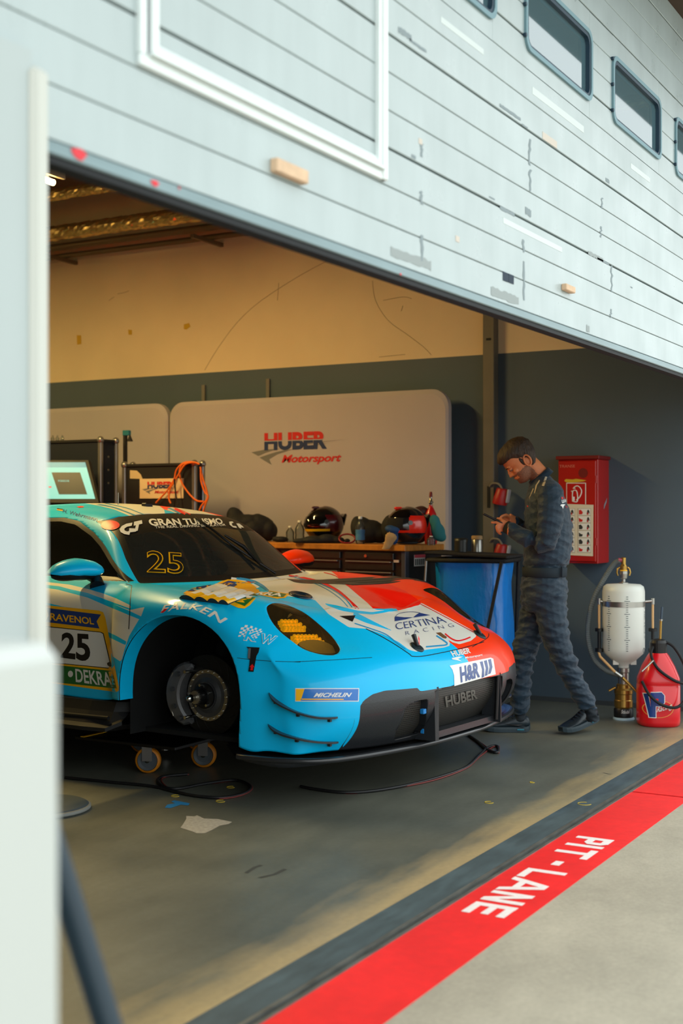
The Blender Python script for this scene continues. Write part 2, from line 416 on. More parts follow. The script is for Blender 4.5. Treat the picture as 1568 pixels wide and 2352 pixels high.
# marks on the upper wall: tape remains and hairline cracks
m_ytape = mat('yellow_tape', (200,160,40), .7); m_crk = mat('hairline_crack', (150,130,100), .9); m_wsc = mat('wall_scuff', (110,90,62), .9)
for pl in [[(176,770),(186,770),(187,790),(177,792)], [(294,757),(303,758),(303,769),(295,769)], [(422,745),(434,742),(437,750),(428,757),(422,756)]]:
    raw_obj('tape_mark', [atX(*p, XW-.002) for p in pl], [tuple(range(len(pl)))], m_ytape, wr)
for pl in [[(765,592),(690,632),(600,690),(545,740),(500,800),(470,850)], [(855,645),(862,690),(890,735),(930,765),(970,795),(990,815)], [(270,675),(285,672),(296,668)], [(250,690),(262,682)], [(880,690),(925,682),(945,686)], [(925,702),(921,715)], [(870,820),(930,814)], [(640,650),(637,690)]]:
    MB().tube([atX(*p, XW-.001) for p in smooth_path([(*p, 0) for p in pl], 3) for p in [(p.x, p.y)]], .0016, 4).build('wall_crack', m_crk, wr)
# steel post at the side wall
m_post = mat('post_paint', (104,100,92), .55, metal=.2, noise=(6, .10))
po = MB().bx(8.37, XW, 3.542, 3.627, 0, 4.02, bev=.004)
post = struct(po.build('trim_8', m_post))
MB().bx(8.366, 8.372, 3.572, 3.592, 1.33, 1.48).build('slot', m_rubber, post)
MB().bx(8.366, 8.372, 3.566, 3.60, 2.50, 2.515).build('slot', m_rubber, post)
# plinth line where wall and floor meet
struct(MB().bx(XW-.012, XW, 1.9, 12.0, 0, .03).build('baseboard_right', mat('plinth_grey', (62,66,68), .8)))

# --- the pit-lane door: ribbed metal sections drawn up to 2.02 m
door = struct(thing('door_1', 'grey ribbed metal pit lane door drawn halfway up with rounded windows', 'door', (0, YF, 0)))
XD0, XD1 = -1.5, 12.0
WINX = [3.503, 4.547, 5.591, 6.62, 7.66, 8.70]; WW = .765; WZ0, WZ1 = 3.035, 3.338
zs = [2.05+.1148*k for k in range(17)]
for i in range(16):
    z0, z1 = zs[i], zs[i+1]
    joint = (i % 3 == 2)   # top edge of this slat is a section joint
    g0 = .0038 if (i-1) % 3 == 2 else .0012; g1 = .0038 if joint else .0012
    if z1 < WZ0+.02 or z0 > WZ1-.02:
        spans = [(XD0, XD1)]
    else:
        spans = []; x = XD0
        for wx in WINX: spans.append((x, wx+.02)); x = wx+WW-.02
        spans.append((x, XD1))
        # keep the plank whole above or below the window opening
    for (a, c) in spans:
        mbp = MB()
        # plank with a shallow chamfer along its long edges
        pr = [(0, z0+g0+.002), (.002, z0+g0), (.035, z0+g0), (.035, z1-g1), (.002, z1-g1), (0, z1-g1-.002)]
        vs = [(a, p[0], p[1]) for p in pr]+[(c, p[0], p[1]) for p in pr]; n = 6
        mbp.add(vs, [tuple(range(n)), tuple(range(n, 2*n))[::-1]]+[(k, n+k, n+(k+1) % n, (k+1) % n) for k in range(n)])
        mbp.build('panel', m_panel, door)
    if spans[0] != (XD0, XD1):
        for wx in WINX:
            lo, hi = max(z0+g0, z0), z1-g1
            if z0 < WZ0 < z1: MB().bx(wx+.02, wx+WW-.02, 0.0005, .035, z0+g0, WZ0+.01).build('panel', m_panel, door)
            if z0 < WZ1 < z1: MB().bx(wx+.02, wx+WW-.02, 0.0005, .035, WZ1-.01, z1-g1).build('panel', m_panel, door)
core = MB(); core.bx(XD0, XD1, .036, .05, 2.05, WZ0+.02); core.bx(XD0, XD1, .036, .05, WZ1-.02, 3.89)
x = XD0
for wx in WINX: core.bx(x, wx+.02, .036, .05, WZ0+.02, WZ1-.02); x = wx+WW-.02
core.bx(x, XD1, .036, .05, WZ0+.02, WZ1-.02)
core.build('core', m_groove, door)
MB().bx(1.75, XD1, -.006, .05, 2.022, 2.05, bev=.003).build('bottom_rail', m_rail, door)
MB().bx(1.75, XD1, .002, .045, 2.006, 2.022).build('rubber_seal', m_rubber, door)
m_rp = mat('red_smear', (220,60,70), .7)
for (px, py, w_, h_) in [(182,354,.045,.012), (356,421,.028,.007), (412,432,.006,.004), (920,630,.01,.004)]:
    c = atY(px, py, YF-.0075)
    raw_obj('red_smear', [(c.x+w_*.5*math.cos(t)*(1+.25*math.sin(3*t)), -.0075, c.z+h_*math.sin(t)*(1+.2*math.cos(5*t))) for t in [k*PI/6 for k in range(12)]], [tuple(range(12))], m_rp, door)
# wicket frame
fx0, fx1 = 2.255, 3.42
MB().bx(fx0, fx1, -.012, .002, 2.285, 2.312, bev=.003).bx(fx0+.03, fx1-.03, -.026, .002, 2.312, 2.318).build('frame_rail', m_trimw, door)
MB().prism([(0, 2.32), (0, 2.352), (-.022, 2.32)], fx1-fx0-.10, Matrix(((0,0,1,fx0+.05),(1,0,0,0),(0,1,0,0),(0,0,0,1)))).build('drip_ledge', m_trimw, door)
MB().bx(fx0, fx0+.022, -.012, .002, 2.312, 3.89).bx(fx0+.034, fx0+.06, -.02, .002, 2.318, 3.89, bev=.004).build('frame_post', m_trimw, door)
MB().bx(fx1-.05, fx1-.03, -.012, .002, 2.318, 3.89).bx(fx1-.028, fx1, -.018, .002, 2.285, 3.89, bev=.004).build('frame_post', m_trimw, door)
MB().bx(fx0+.022, fx0+.034, -.006, .002, 2.318, 3.89).build('frame_gap', m_groove, door)
# windows
m_pane = glass_mat('window_pane', (120,160,172), .03, .6, 3.2)
def rrect(x0, x1, z0, z1, r, n=6):
    P = []
    for cx_, cz_, a0 in ((x1-r, z0+r, -PI/2), (x1-r, z1-r, 0), (x0+r, z1-r, PI/2), (x0+r, z0+r, PI)):
        for k in range(n+1):
            a = a0+PI/2*k/n; P.append((cx_+r*math.cos(a), cz_+r*math.sin(a)))
    return P
def ring(mb, outer, inner, y0, y1, mi=0):
    n = len(outer)
    rows = [[(p[0], y1, p[1]) for p in outer], [(p[0], y0, p[1]) for p in outer], [(p[0], y0, p[1]) for p in inner], [(p[0], y1, p[1]) for p in inner]]
    mb.grid(rows, False, mi, True, True)
for k, wx in enumerate(WINX):
    a, c = wx, wx+WW
    fr_ = MB(); ring(fr_, rrect(a, c, WZ0, WZ1, .055), rrect(a+.018, c-.018, WZ0+.018, WZ1-.018, .045), -.010, .02)
    wf = fr_.build('window_frame', m_teal, door)
    g = MB(); ring(g, rrect(a+.018, c-.018, WZ0+.018, WZ1-.018, .045), rrect(a+.034, c-.034, WZ0+.028, WZ1-.034, .035), -.006, .035)
    g.build('gasket', m_teald, wf)
    P = rrect(a+.028, c-.028, WZ0+.024, WZ1-.028, .03)
    raw_obj('pane', [(p[0], .012, p[1]) for p in P], [tuple(range(len(P)))], m_pane, wf)
    for zz in zs:
        if WZ0 < zz < WZ1: MB().cyl((a-.004, 0, zz), (a-.004, -.012, zz), .008, 8).build('clip', m_teald, wf)
# marks left by old tape, dirt, small holes
random.seed(11)
def smear(px, py, w_, h_, m_, n=14, name='tape_residue'):
    c = atY(px, py, YF-.001); vs = []
    for k in range(n):
        x_ = -w_/2+w_*k/(n-1); vs.append((c.x+x_, -.0009, c.z-h_/2-random.random()*h_*.35))
    for k in range(n-1, -1, -1):
        x_ = -w_/2+w_*k/(n-1); vs.append((c.x+x_, -.0009, c.z+h_/2+random.random()*h_*.35))
    fs = [(k, k+1, 2*n-2-k, 2*n-1-k) for k in range(n-1)]
    return raw_obj(name, vs, fs, m_, door)
for a in [(945,594,.28,.022), (1160,680,.26,.022), (1350,755,.04,.02), (1368,589,.20,.012)]: smear(*a, m_scuffl)
for a in [(930,77,.09,.014), (960,105,.12,.007), (1172,258,.20,.008), (1205,290,.06,.005), (1165,485,.14,.010), (1213,487,.06,.02), (1385,600,.16,.006), (1395,415,.05,.012), (950,360,.03,.008), (1130,455,.05,.004), (1450,660,.03,.004)]: smear(*a, m_scuff)
for (x_, y0_, y1_) in [(968,330,360),(967,440,470),(968,540,600),(1216,320,380),(1217,390,440),(1202,550,580),(1202,600,690),(1382,455,480),(1380,520,545),(1404,610,670),(1402,710,730)]:
    n = 9; vs = []
    for k in range(n):
        c = atY(x_+random.uniform(-2, 2), y0_+(y1_-y0_)*k/(n-1), YF); vs += [(c.x-.006-.006*random.random(), -.001, c.z), (c.x+.004+.008*random.random(), -.001, c.z)]
    raw_obj('dirt_streak', vs, [(2*k, 2*k+1, 2*k+3, 2*k+2) for k in range(n-1)], m_scuff, door)
for (px, py) in [(1160,636), (1173,641)]:
    c = atY(px, py, YF); MB().bx(c.x-.024, c.x+.024, -.002, .001, c.z-.016, c.z+.016).build('dark_square', m_groove, door)
m_scr = mat('scrape_light', (206,216,214), .5)
for (p0, p1, hw) in [((1222,205),(1340,300),.014), ((1448,380),(1492,415),.012), ((1012,55),(1110,110),.010), ((1155,505),(1290,575),.010)]:
    a = atY(*p0, YF); c = atY(*p1, YF)
    MB().bx(a.x, c.x, -.0008, .0005, (a.z+c.z)/2-hw, (a.z+c.z)/2+hw).build('scrape', m_scr, door)
for (px, py, w_, h_) in [(1262,322,.16,.028), (1050,549,.03,.02), (965,325,.025,.018)]:
    c = atY(px, py, YF); MB().bx(c.x-w_/2, c.x+w_/2, -.0012, .0005, c.z-h_/2, c.z+h_/2).build('tape_residue', mat('pale_tape', (206,196,184), .7), door)
# wooden wedges stuck in the joints
for (px, py, w_, h_, lab) in [(664,394,.155,.036,'long raw wooden wedge stuck on the door seam below the white frame'), (1304,663,.105,.026,'small raw wooden wedge stuck on the door near the bottom edge')]:
    c = atY(px, py, YF-.01)
    o = MB().box((0, 0, 0), (w_, .024, h_), None, 0, .003).build('wooden_wedge', m_wood, None, (c.x, YF-.012, c.z)); tag(o, lab, 'wood block')
# fixed jamb left of the opening
m_jamb = mat('jamb_paint', (172,182,182), .5, noise=(1.2, .03))
struct(MB().bx(-4, 1.895, YF-.03, YF+.17, 0, 2.20).build('wall_front', m_jamb))
m_jtrim = mat('jamb_trim_white', (196,198,190), .4)
struct(MB().bx(1.885, 1.936, YF-.045, YF+.06, 0, 2.17, bev=.012).build('trim_9', m_jtrim))

# --- services under the ceiling: foil duct and pipes along the side wall
m_foil = mat('foil_lagging', (236,206,140), .26, metal=.8)
m_pipe = mat('pipe_paint', (120,104,80), .45, metal=.5)
def crinkled(x, z, r):
    rn = random.Random(5); rows = []
    for i in range(320):
        y = 2.2+.03*i; rows.append([(x+(r+rn.uniform(-.005, .005))*math.cos(2*PI*k/18), y+rn.uniform(-.012, .012), z+(r+rn.uniform(-.005, .005))*math.sin(2*PI*k/18)) for k in range(18)])
    return MB().grid(rows, False, 0, False, True)
o = crinkled(8.12, 3.60, .062).build('air_duct', m_foil); tag(o, 'crinkled foil wrapped duct running under the garage ceiling', 'duct')
o = crinkled(7.75, 3.80, .045).build('air_duct', m_foil); tag(o, 'thinner foil wrapped duct higher up under the ceiling', 'duct')
o = MB().tube([(8.26, 2.2, 3.52), (8.26, 11.8, 3.52)], .03, 12).build('pipe', m_pipe); tag(o, 'painted pipe just below the foil duct', 'pipe')
o = MB().tube([(8.34, 2.2, 3.46), (8.34, 11.8, 3.46)], .024, 12).build('pipe', m_pipe); tag(o, 'lowest painted pipe beside the wall under the duct', 'pipe')
for i, y in enumerate((4.4, 5.9, 7.4)):
    o = MB().bx(8.05, XW, y-.015, y+.015, 3.40, 3.43).build('pipe_bracket', m_pipe)
    tag(o, ['steel pipe bracket nearest the pit door', 'steel pipe bracket midway along the side wall', 'steel pipe bracket deepest in the garage'][i], 'bracket', 'pipe brackets on the side wall')

# --- ceiling lamps: warm tubes in hooded battens
def lamp(x, y, z, L, watts, lab):
    t = thing('ceiling_lamp', lab, 'lamp', (x, y, z))
    MB().bx(-L/2, L/2, -.06, .06, .045, .075, bev=.005).bx(-L/2, L/2, -.085, -.06, -.02, .06).bx(-L/2, L/2, .06, .085, -.02, .06).build('housing', mat('lamp_housing', (190,180,160), .5), t)
    MB().cyl((-L/2+.02, 0, -.035), (L/2-.02, 0, -.035), .02, 12).build('tube', mat('lamp_tube', (255,214,130), .4, emit=22.0), t)
    ld = bpy.data.lights.new('lamp_light', 'AREA'); ld.shape = 'RECTANGLE'; ld.size = L-.05; ld.size_y = .1; ld.energy = watts; ld.color = (1, .70, .24)
    lo = bpy.data.objects.new('lamp_light', ld); COL.objects.link(lo); lo.parent = t; lo.location = (0, 0, -.06)
lamp(5.58, 5.72, 3.45, 1.5, 52, 'warm tube lamp over the car roof')
lamp(5.58, 9.2, 3.45, 1.5, 52, 'warm tube lamp deep in the garage')
# ================================================================== THE RACE CAR
CTH = math.radians(4.0)
CO = np.array([5.80, 3.60, 0.0]); CRT = np.array([-math.cos(CTH), math.sin(CTH), 0]); CFW = np.array([-math.sin(CTH), -math.cos(CTH), 0])
# car frame: u = towards the car's right side, v = forwards, w = up.  Local object axes: x = -u (car's left), y = -v, z = w
car = thing('race_car', 'light blue, white and orange racing coupe with its front wheel off, raised on stands', 'car', tuple(CO), -CTH)
def L(u, v, w_): return Vector((-u, -v, w_))            # car coordinates -> local coordinates of the car
def car2world(P): P = np.asarray(P, float); return CO + P[..., 0:1]*CRT + P[..., 1:2]*CFW + P[..., 2:3]*CU_
def world2car(p): d = np.asarray(p, float)-CO; return np.array([d @ CRT, d @ CFW, d[2]])

# ---- control cage of the right half: top sheet T, side sheet S, front sheet F, rear sheet B (box topology)
T = [
 [(.95,-3.40,.80),(.80,-3.46,.84),(.60,-3.50,.86),(.40,-3.52,.87),(.20,-3.53,.87),(0,-3.53,.87)],
 [(1.0,-3.15,.86),(.88,-3.2,.91),(.68,-3.2,.93),(.46,-3.2,.94),(.24,-3.2,.95),(0,-3.2,.95)],
 [(1.02,-2.7,.91),(.88,-2.7,.97),(.66,-2.7,1.0),(.46,-2.7,1.06),(.25,-2.7,1.10),(0,-2.7,1.11)],
 [(.99,-2.2,.92),(.86,-2.2,.98),(.67,-2.2,1.07),(.50,-2.2,1.19),(.28,-2.2,1.25),(0,-2.2,1.265)],
 [(.93,-1.7,.91),(.81,-1.7,.97),(.67,-1.7,1.11),(.54,-1.7,1.26),(.30,-1.7,1.325),(0,-1.7,1.34)],
 [(.91,-1.2,.905),(.80,-1.2,.965),(.67,-1.2,1.115),(.55,-1.2,1.275),(.30,-1.2,1.335),(0,-1.2,1.347)],
 [(.90,-.85,.905),(.79,-.83,.963),(.665,-.81,1.10),(.545,-.80,1.243),(.29,-.79,1.278),(0,-.785,1.290)],
 [(.90,-.66,.905),(.785,-.64,.958),(.715,-.62,1.02),(.63,-.60,1.10),(.32,-.55,1.13),(0,-.53,1.14)],
 [(.90,-.50,.905),(.79,-.47,.950),(.755,-.45,.945),(.70,-.43,.943),(.36,-.35,.94),(0,-.32,.937)],
 [(.91,-.385,.90),(.80,-.36,.948),(.735,-.34,.942),(.60,-.32,.934),(.31,-.265,.927),(0,-.235,.923)],
 [(.965,-.27,.89),(.84,-.24,.945),(.70,-.22,.932),(.50,-.19,.914),(.25,-.15,.906),(0,-.13,.903)],
 [(1.0,.10,.872),(.84,.10,.926),(.66,.10,.910),(.46,.12,.896),(.24,.14,.892),(0,.15,.890)],
 [(.985,.34,.822),(.83,.36,.892),(.68,.39,.882),(.47,.41,.856),(.24,.43,.848),(0,.44,.845)],
 [(.958,.49,.735),(.785,.565,.784),(.628,.60,.788),(.46,.625,.818),(.24,.65,.812),(0,.66,.808)],
 [(.955,.565,.690),(.80,.655,.712),(.645,.725,.708),(.45,.79,.742),(.23,.83,.730),(0,.842,.724)],
 [(.95,.62,.645),(.84,.72,.657),(.66,.84,.660),(.44,.945,.650),(.22,.985,.636),(0,.995,.632)],
]
S = [
 [(.95,-3.42,.70),(.95,-3.42,.60),(.94,-3.40,.48),(.92,-3.38,.36)],
 [(1.02,-3.12,.72),(1.02,-3.1,.60),(1.02,-3.1,.48),(1.0,-3.1,.36)],
 [(1.04,-2.7,.80),(1.04,-2.7,.66),(1.04,-2.7,.52),(1.03,-2.7,.38)],
 [(1.03,-2.2,.80),(1.04,-2.2,.66),(1.04,-2.2,.52),(1.03,-2.2,.39)],
 [(.955,-1.7,.80),(.965,-1.7,.66),(.965,-1.7,.52),(.96,-1.7,.395)],
 [(.945,-1.2,.80),(.955,-1.2,.66),(.96,-1.2,.52),(.955,-1.2,.395)],
 [(.94,-.85,.80),(.952,-.85,.66),(.955,-.85,.52),(.95,-.85,.392)],
 [(.938,-.66,.80),(.95,-.66,.66),(.952,-.66,.52),(.948,-.66,.390)],
 [(.935,-.49,.80),(.948,-.48,.66),(.95,-.47,.52),(.945,-.47,.388)],
 [(.945,-.385,.80),(.955,-.38,.66),(.957,-.375,.52),(.952,-.37,.40)],
 [(1.0,-.285,.79),(1.015,-.285,.67),(1.022,-.28,.54),(1.022,-.28,.41)],
 [(1.02,.10,.79),(1.035,.10,.67),(1.04,.10,.52),(1.035,.10,.38)],
 [(1.012,.38,.71),(1.022,.40,.57),(1.022,.42,.42),(1.015,.44,.26)],
 [(.985,.52,.63),(.995,.54,.51),(.995,.55,.39),(.99,.56,.25)],
 [(.968,.61,.60),(.977,.63,.49),(.975,.645,.375),(.968,.65,.247)],
 [(.955,.68,.57),(.962,.70,.47),(.958,.72,.36),(.95,.72,.245)],
]
Fr = {1: [(.86,.82,.575),(.866,.85,.48),(.862,.85,.365),(.86,.785,.25)],
      2: [(.67,.93,.58),(.68,.962,.49),(.68,.955,.37),(.68,.865,.245)],
      3: [(.44,1.012,.575),(.45,1.038,.495),(.45,1.028,.38),(.45,.925,.242)],
      4: [(.22,1.046,.565),(.22,1.062,.49),(.22,1.052,.38),(.22,.95,.24)],
      5: [(0,1.056,.56),(0,1.07,.49),(0,1.06,.38),(0,.957,.24)]}
cv = []; ci = {}
def cvert(p, key):
    if key not in ci: ci[key] = len(cv); cv.append(p)
    return ci[key]
def cage_side(sg):
    K = {}
    def V(p, *key):
        kk = key if p[0] == 0 else (*key, sg)
        return cvert((p[0]*sg, p[1], p[2]), kk)
    qs = []; nr = len(T)
    tt = [[V(T[i][j], 't', i, j) for j in range(6)] for i in range(nr)]
    ss = [[tt[i][0]]+[V(S[i][k], 's', i, k) for k in range(4)] for i in range(nr)]
    ff = [ss[nr-1]]+[[tt[nr-1][j]]+[V(Fr[j][k], 'f', j, k) for k in range(4)] for j in range(1, 6)]
    bb = [ss[0]]
    for j in range(1, 6):
        u = T[0][j][0]; bb.append([tt[0][j]]+[V((u, -3.53+.10*(u/.95)**2*0-(.02*k if k < 3 else .0), .80-.12*k-.04), 'b', j, k) for k in range(4)])
    def quad(a, b, c, d): qs.append((a, b, c, d) if sg < 0 else (d, c, b, a))
    for i in range(nr-1):
        for j in range(5): quad(tt[i][j], tt[i][j+1], tt[i+1][j+1], tt[i+1][j])
        for k in range(4): quad(ss[i][k], ss[i+1][k], ss[i+1][k+1], ss[i][k+1])
    for j in range(5):
        for k in range(4):
            quad(ff[j][k], ff[j+1][k], ff[j+1][k+1], ff[j][k+1]); quad(bb[j][k], bb[j][k+1], bb[j+1][k+1], bb[j+1][k])
    return qs
quads = cage_side(1)+cage_side(-1)
cage = np.array(cv, float); Q = np.array(quads)

def cc_topo(Q, nv):
    """one Catmull-Clark step: connectivity and weights"""
    E = {}; fe = np.zeros((len(Q), 4), int); ef = []
    for f, qd in enumerate(Q):
        for k in range(4):
            a, b = int(qd[k]), int(qd[(k+1) % 4]); key = (a, b) if a < b else (b, a)
            if key not in E: E[key] = len(E); ef.append([])
            fe[f, k] = E[key]; ef[E[key]].append(f)
    ev = np.array(list(E.keys())); ne = len(ev); nf = len(Q)
    bd = np.array([len(x) == 1 for x in ef])
    e0 = np.array([x[0] for x in ef]); e1 = np.array([x[-1] for x in ef])
    nq = []
    vN, eN, fN = 0, nv, nv+ne
    q0 = np.stack([Q[:, 0], eN+fe[:, 0], fN+np.arange(nf), eN+fe[:, 3]], 1); q1 = np.stack([eN+fe[:, 0], Q[:, 1], eN+fe[:, 1], fN+np.arange(nf)], 1)
    q2 = np.stack([fN+np.arange(nf), eN+fe[:, 1], Q[:, 2], eN+fe[:, 2]], 1); q3 = np.stack([eN+fe[:, 3], fN+np.arange(nf), eN+fe[:, 2], Q[:, 3]], 1)
    return dict(ev=ev, bd=bd, e0=e0, e1=e1, Q=Q, nv=nv, nq=np.concatenate([q0, q1, q2, q3]))
def cc_apply(tp, P):
    Q, ev, bd, nv = tp['Q'], tp['ev'], tp['bd'], tp['nv']
    fp = P[Q].mean(1); em = P[ev].mean(1)
    ep = np.where(bd[:, None], em, (em+(fp[tp['e0']]+fp[tp['e1']])/2)/2)
    sF = np.zeros_like(P); cF = np.zeros(nv); sE = np.zeros_like(P); cE = np.zeros(nv); sB = np.zeros_like(P); cB = np.zeros(nv)
    for k in range(4): np.add.at(sF, Q[:, k], fp); np.add.at(cF, Q[:, k], 1)
    for k in range(2):
        np.add.at(sE, ev[:, k], em); np.add.at(cE, ev[:, k], 1)
        np.add.at(sB, ev[bd, k], em[bd]); np.add.at(cB, ev[bd, k], 1)
    n = cE[:, None]
    vp = (sF/cF[:, None]+2*sE/n+(n-3)*P)/n
    isb = cB > 0
    vp[isb] = (sB[isb]/np.maximum(cB[isb], 1)[:, None]+P[isb])/2
    return np.concatenate([vp, ep, fp])
topos = []; qq = Q; nn = len(cage)
for lv in range(4):
    tp = cc_topo(qq, nn); topos.append(tp); qq = tp['nq']; nn = tp['nv']+len(tp['ev'])+len(tp['Q'])
P = cage.copy()
for it in range(12):      # move the cage so that the smooth surface passes near the measured points
    X = P
    for tp in topos[:3]: X = cc_apply(tp, X)
    P = P + .8*(cage-X[:len(cage)])
SV = P
for tp in topos: SV = cc_apply(tp, SV)
SQ = qq
SV[np.abs(SV[:, 0]) < 1e-7, 0] = 0.0
def sstep(x, a, b):
    t = np.clip((x-a)/(b-a), 0, 1); return t*t*(3-2*t)
# bonnet outlets: two ramps sunk behind the nose panel, either side of a spine
au = np.abs(SV[:, 0]); vv = SV[:, 1]
lip = .655-.27*au
deep = .062*sstep(au, .07, .16)*(1-sstep(au, .42, .50))*np.where(vv < lip, 1-sstep(lip-vv, .0, .50), 0)*(SV[:, 2] > .6)
SV[:, 2] -= deep
# raised rim in front of the outlets
SV[:, 2] += .012*np.exp(-((vv-lip-.02)/.022)**2)*sstep(au, .02, .1)*(1-sstep(au, .44, .52))*(SV[:, 2] > .6)*(vv > 0)
# ---- cutting the skin along smooth outlines
class Skin:
    def __init__(s, V, Q): s.V = np.array(V); s.F = [tuple(q) for q in Q]; s.m = np.zeros(len(s.F), int)
    def arr(s):
        M = max(len(f) for f in s.F); return np.array([f if len(f) == M else f+(f[0],)*(M-len(f)) for f in s.F])
    def split(s, d, sel=None):
        """split every face along d = 0 (d per vertex); returns per-face inside flag (d < 0)"""
        d = np.asarray(d, float); A_ = s.arr(); dd = d[A_]; lo = dd.min(1); hi = dd.max(1)
        if sel is None: sel = np.ones(len(s.F), bool)
        st = sel & (lo < 0) & (hi > 0); ins0 = sel & (hi <= 0)
        V = []; n0 = len(s.V); cache = {}; nF = []; nm = []; ni = []; VV = s.V
        for fi in np.nonzero(st)[0]:
            f = s.F[fi]; A = []; B = []; n = len(f)
            for k in range(n):
                a, b = f[k], f[(k+1) % n]; da, db = d[a], d[b]
                if da < 0: A.append(a)
                else: B.append(a)
                if (da < 0) != (db < 0):
                    key = (a, b) if a < b else (b, a)
                    if key not in cache:
                        t = da/(da-db); cache[key] = n0+len(V); V.append(VV[a]+(VV[b]-VV[a])*t)
                    A.append(cache[key]); B.append(cache[key])
            if len(A) > 2: nF.append(tuple(A)); nm.append(s.m[fi]); ni.append(True)
            if len(B) > 2: nF.append(tuple(B)); nm.append(s.m[fi]); ni.append(False)
        keep = np.nonzero(~st)[0]
        s.F = [s.F[i] for i in keep]+nF; s.m = np.concatenate([s.m[keep], np.array(nm, int)])
        if V: s.V = np.concatenate([s.V, np.array(V)])
        return np.concatenate([ins0[keep], np.array(ni, bool)])
    def centers(s):
        A_ = s.arr(); L_ = np.array([len(f) for f in s.F]); M = A_.shape[1]
        w_ = (np.arange(M)[None, :] < L_[:, None])[..., None]; return (s.V[A_]*w_).sum(1)/L_[:, None]
    def normals(s):
        A_ = s.arr(); L_ = np.array([len(f) for f in s.F]); V = s.V; o = np.zeros((len(s.F), 3))
        for k in range(1, A_.shape[1]-1):
            ok = (k+1 < L_)[:, None]; o += np.cross(V[A_[:, k]]-V[A_[:, 0]], V[A_[:, k+1]]-V[A_[:, 0]])*ok
        return o/(np.linalg.norm(o, axis=1)[:, None]+1e-15)
    def take(s, mask):
        mask = np.array(mask, bool); F = [s.F[i] for i in np.nonzero(mask)[0]]; used = sorted({i for f in F for i in f}); mp = {u: i for i, u in enumerate(used)}
        r = Skin(s.V[used], []); r.F = [tuple(mp[i] for i in f) for f in F]; r.m = s.m[mask]; return r
    def drop(s, mask): r = s.take(~np.array(mask, bool)); s.V, s.F, s.m = r.V, r.F, r.m
    def boundary(s):
        c = set()
        for f in s.F:
            for k in range(len(f)): c.add((f[k], f[(k+1) % len(f)]))
        return [(a, b) for (a, b) in c if (b, a) not in c]
    def vnormals(s):
        N = s.normals(); A_ = s.arr(); o = np.zeros_like(s.V)
        for k in range(A_.shape[1]): np.add.at(o, A_[:, k], N)
        return o/(np.linalg.norm(o, axis=1)[:, None]+1e-12)
    def build(s, name, mats, parent, thick=0.0, inner=0):
        V = s.V; F = list(s.F); mi = list(s.m)
        if thick:
            n = len(V); V = np.concatenate([V, V - s.vnormals()*thick]); bd = s.boundary()
            F += [tuple(i+n for i in f[::-1]) for f in s.F]; mi += [inner]*len(s.F)
            F += [(b, a, a+n, b+n) for a, b in bd]; mi += [inner]*len(bd)
        return raw_obj(name, [(-p[0], -p[1], p[2]) for p in V], F, mats, parent, True, mi)
def poly_sd(pts, poly):
    """signed distance of 2-D points to a closed polygon (negative inside)"""
    pts = np.asarray(pts); poly = np.asarray(poly, float); n = len(poly)
    best = np.full(len(pts), 1e18); inside = np.zeros(len(pts), bool)
    for i in range(n):
        a, b = poly[i], poly[(i+1) % n]; e = b-a; wv = pts-a
        t = np.clip((wv @ e)/(e @ e+1e-12), 0, 1); dd = wv-t[:, None]*e; best = np.minimum(best, (dd**2).sum(1))
        c = ((a[1] <= pts[:, 1]) != (b[1] <= pts[:, 1]))
        with np.errstate(divide='ignore', invalid='ignore'): xx = a[0]+(pts[:, 1]-a[1])/(b[1]-a[1])*e[0]
        inside ^= c & (pts[:, 0] < xx)
    d = np.sqrt(best); return np.where(inside, -d, d)
def smooth2(poly, n=5, closed=True): return [(p.x, p.y) for p in smooth_path([(a, b, 0) for a, b in poly], n, closed)]
def cpix(V): return project(car2world(V))
CAMC = world2car(CAM)
skin = Skin(SV, SQ)

# ---- paint
def paint(name, col): return mat(name, col, .36, coat=.28, spec=.25)
m_blue = paint('paint_light_blue', (0,188,244)); m_white = paint('paint_white', (216,216,208)); m_orange = paint('paint_orange', (255,58,6))
m_carbon = mat('carbon_fibre', (36,39,43), .38, coat=.25, bump=(260, .15)); m_black = mat('satin_black', (13,14,16), .45)
m_ramp = paint('paint_signal_red', (246,26,10)); m_yellow = mat('sticker_yellow', (246,182,16), .35, coat=.4); m_navy = mat('sticker_navy', (22,58,128), .35, coat=.4)
m_green = mat('sticker_green', (10,104,46), .35, coat=.4); m_wst = mat('sticker_white', (226,226,222), .4, coat=.3); m_bst = mat('sticker_black', (22,22,26), .4)
m_cyan = mat('sticker_cyan', (20,150,205), .35, coat=.4); m_reds = mat('sticker_red', (226,20,26), .4); m_grey = mat('sticker_grey', (96,98,100), .4)
PM = [m_blue, m_white, m_orange, m_carbon, m_ramp, m_black]
def facing(sk):
    c = sk.centers(); n = sk.normals(); return ((c-CAMC)*n).sum(1) < 0
def paint_px(sk, poly, mi, cond=None, sm=0, only=None):
    """colour the part of the skin that the outline (traced on the visible skin) encloses"""
    if sm: poly = smooth2(poly, sm)
    px = cpix(sk.V); d = poly_sd(px, poly); sel = facing(sk)
    c = sk.centers()
    if cond is not None: sel &= cond(c)
    if only is not None: sel &= np.isin(sk.m, only)
    ins = sk.split(d, sel); sk.m[ins] = mi
# split down the middle: right half blue, left half orange
ins = skin.split(skin.V[:, 0]); skin.m[ins] = 2
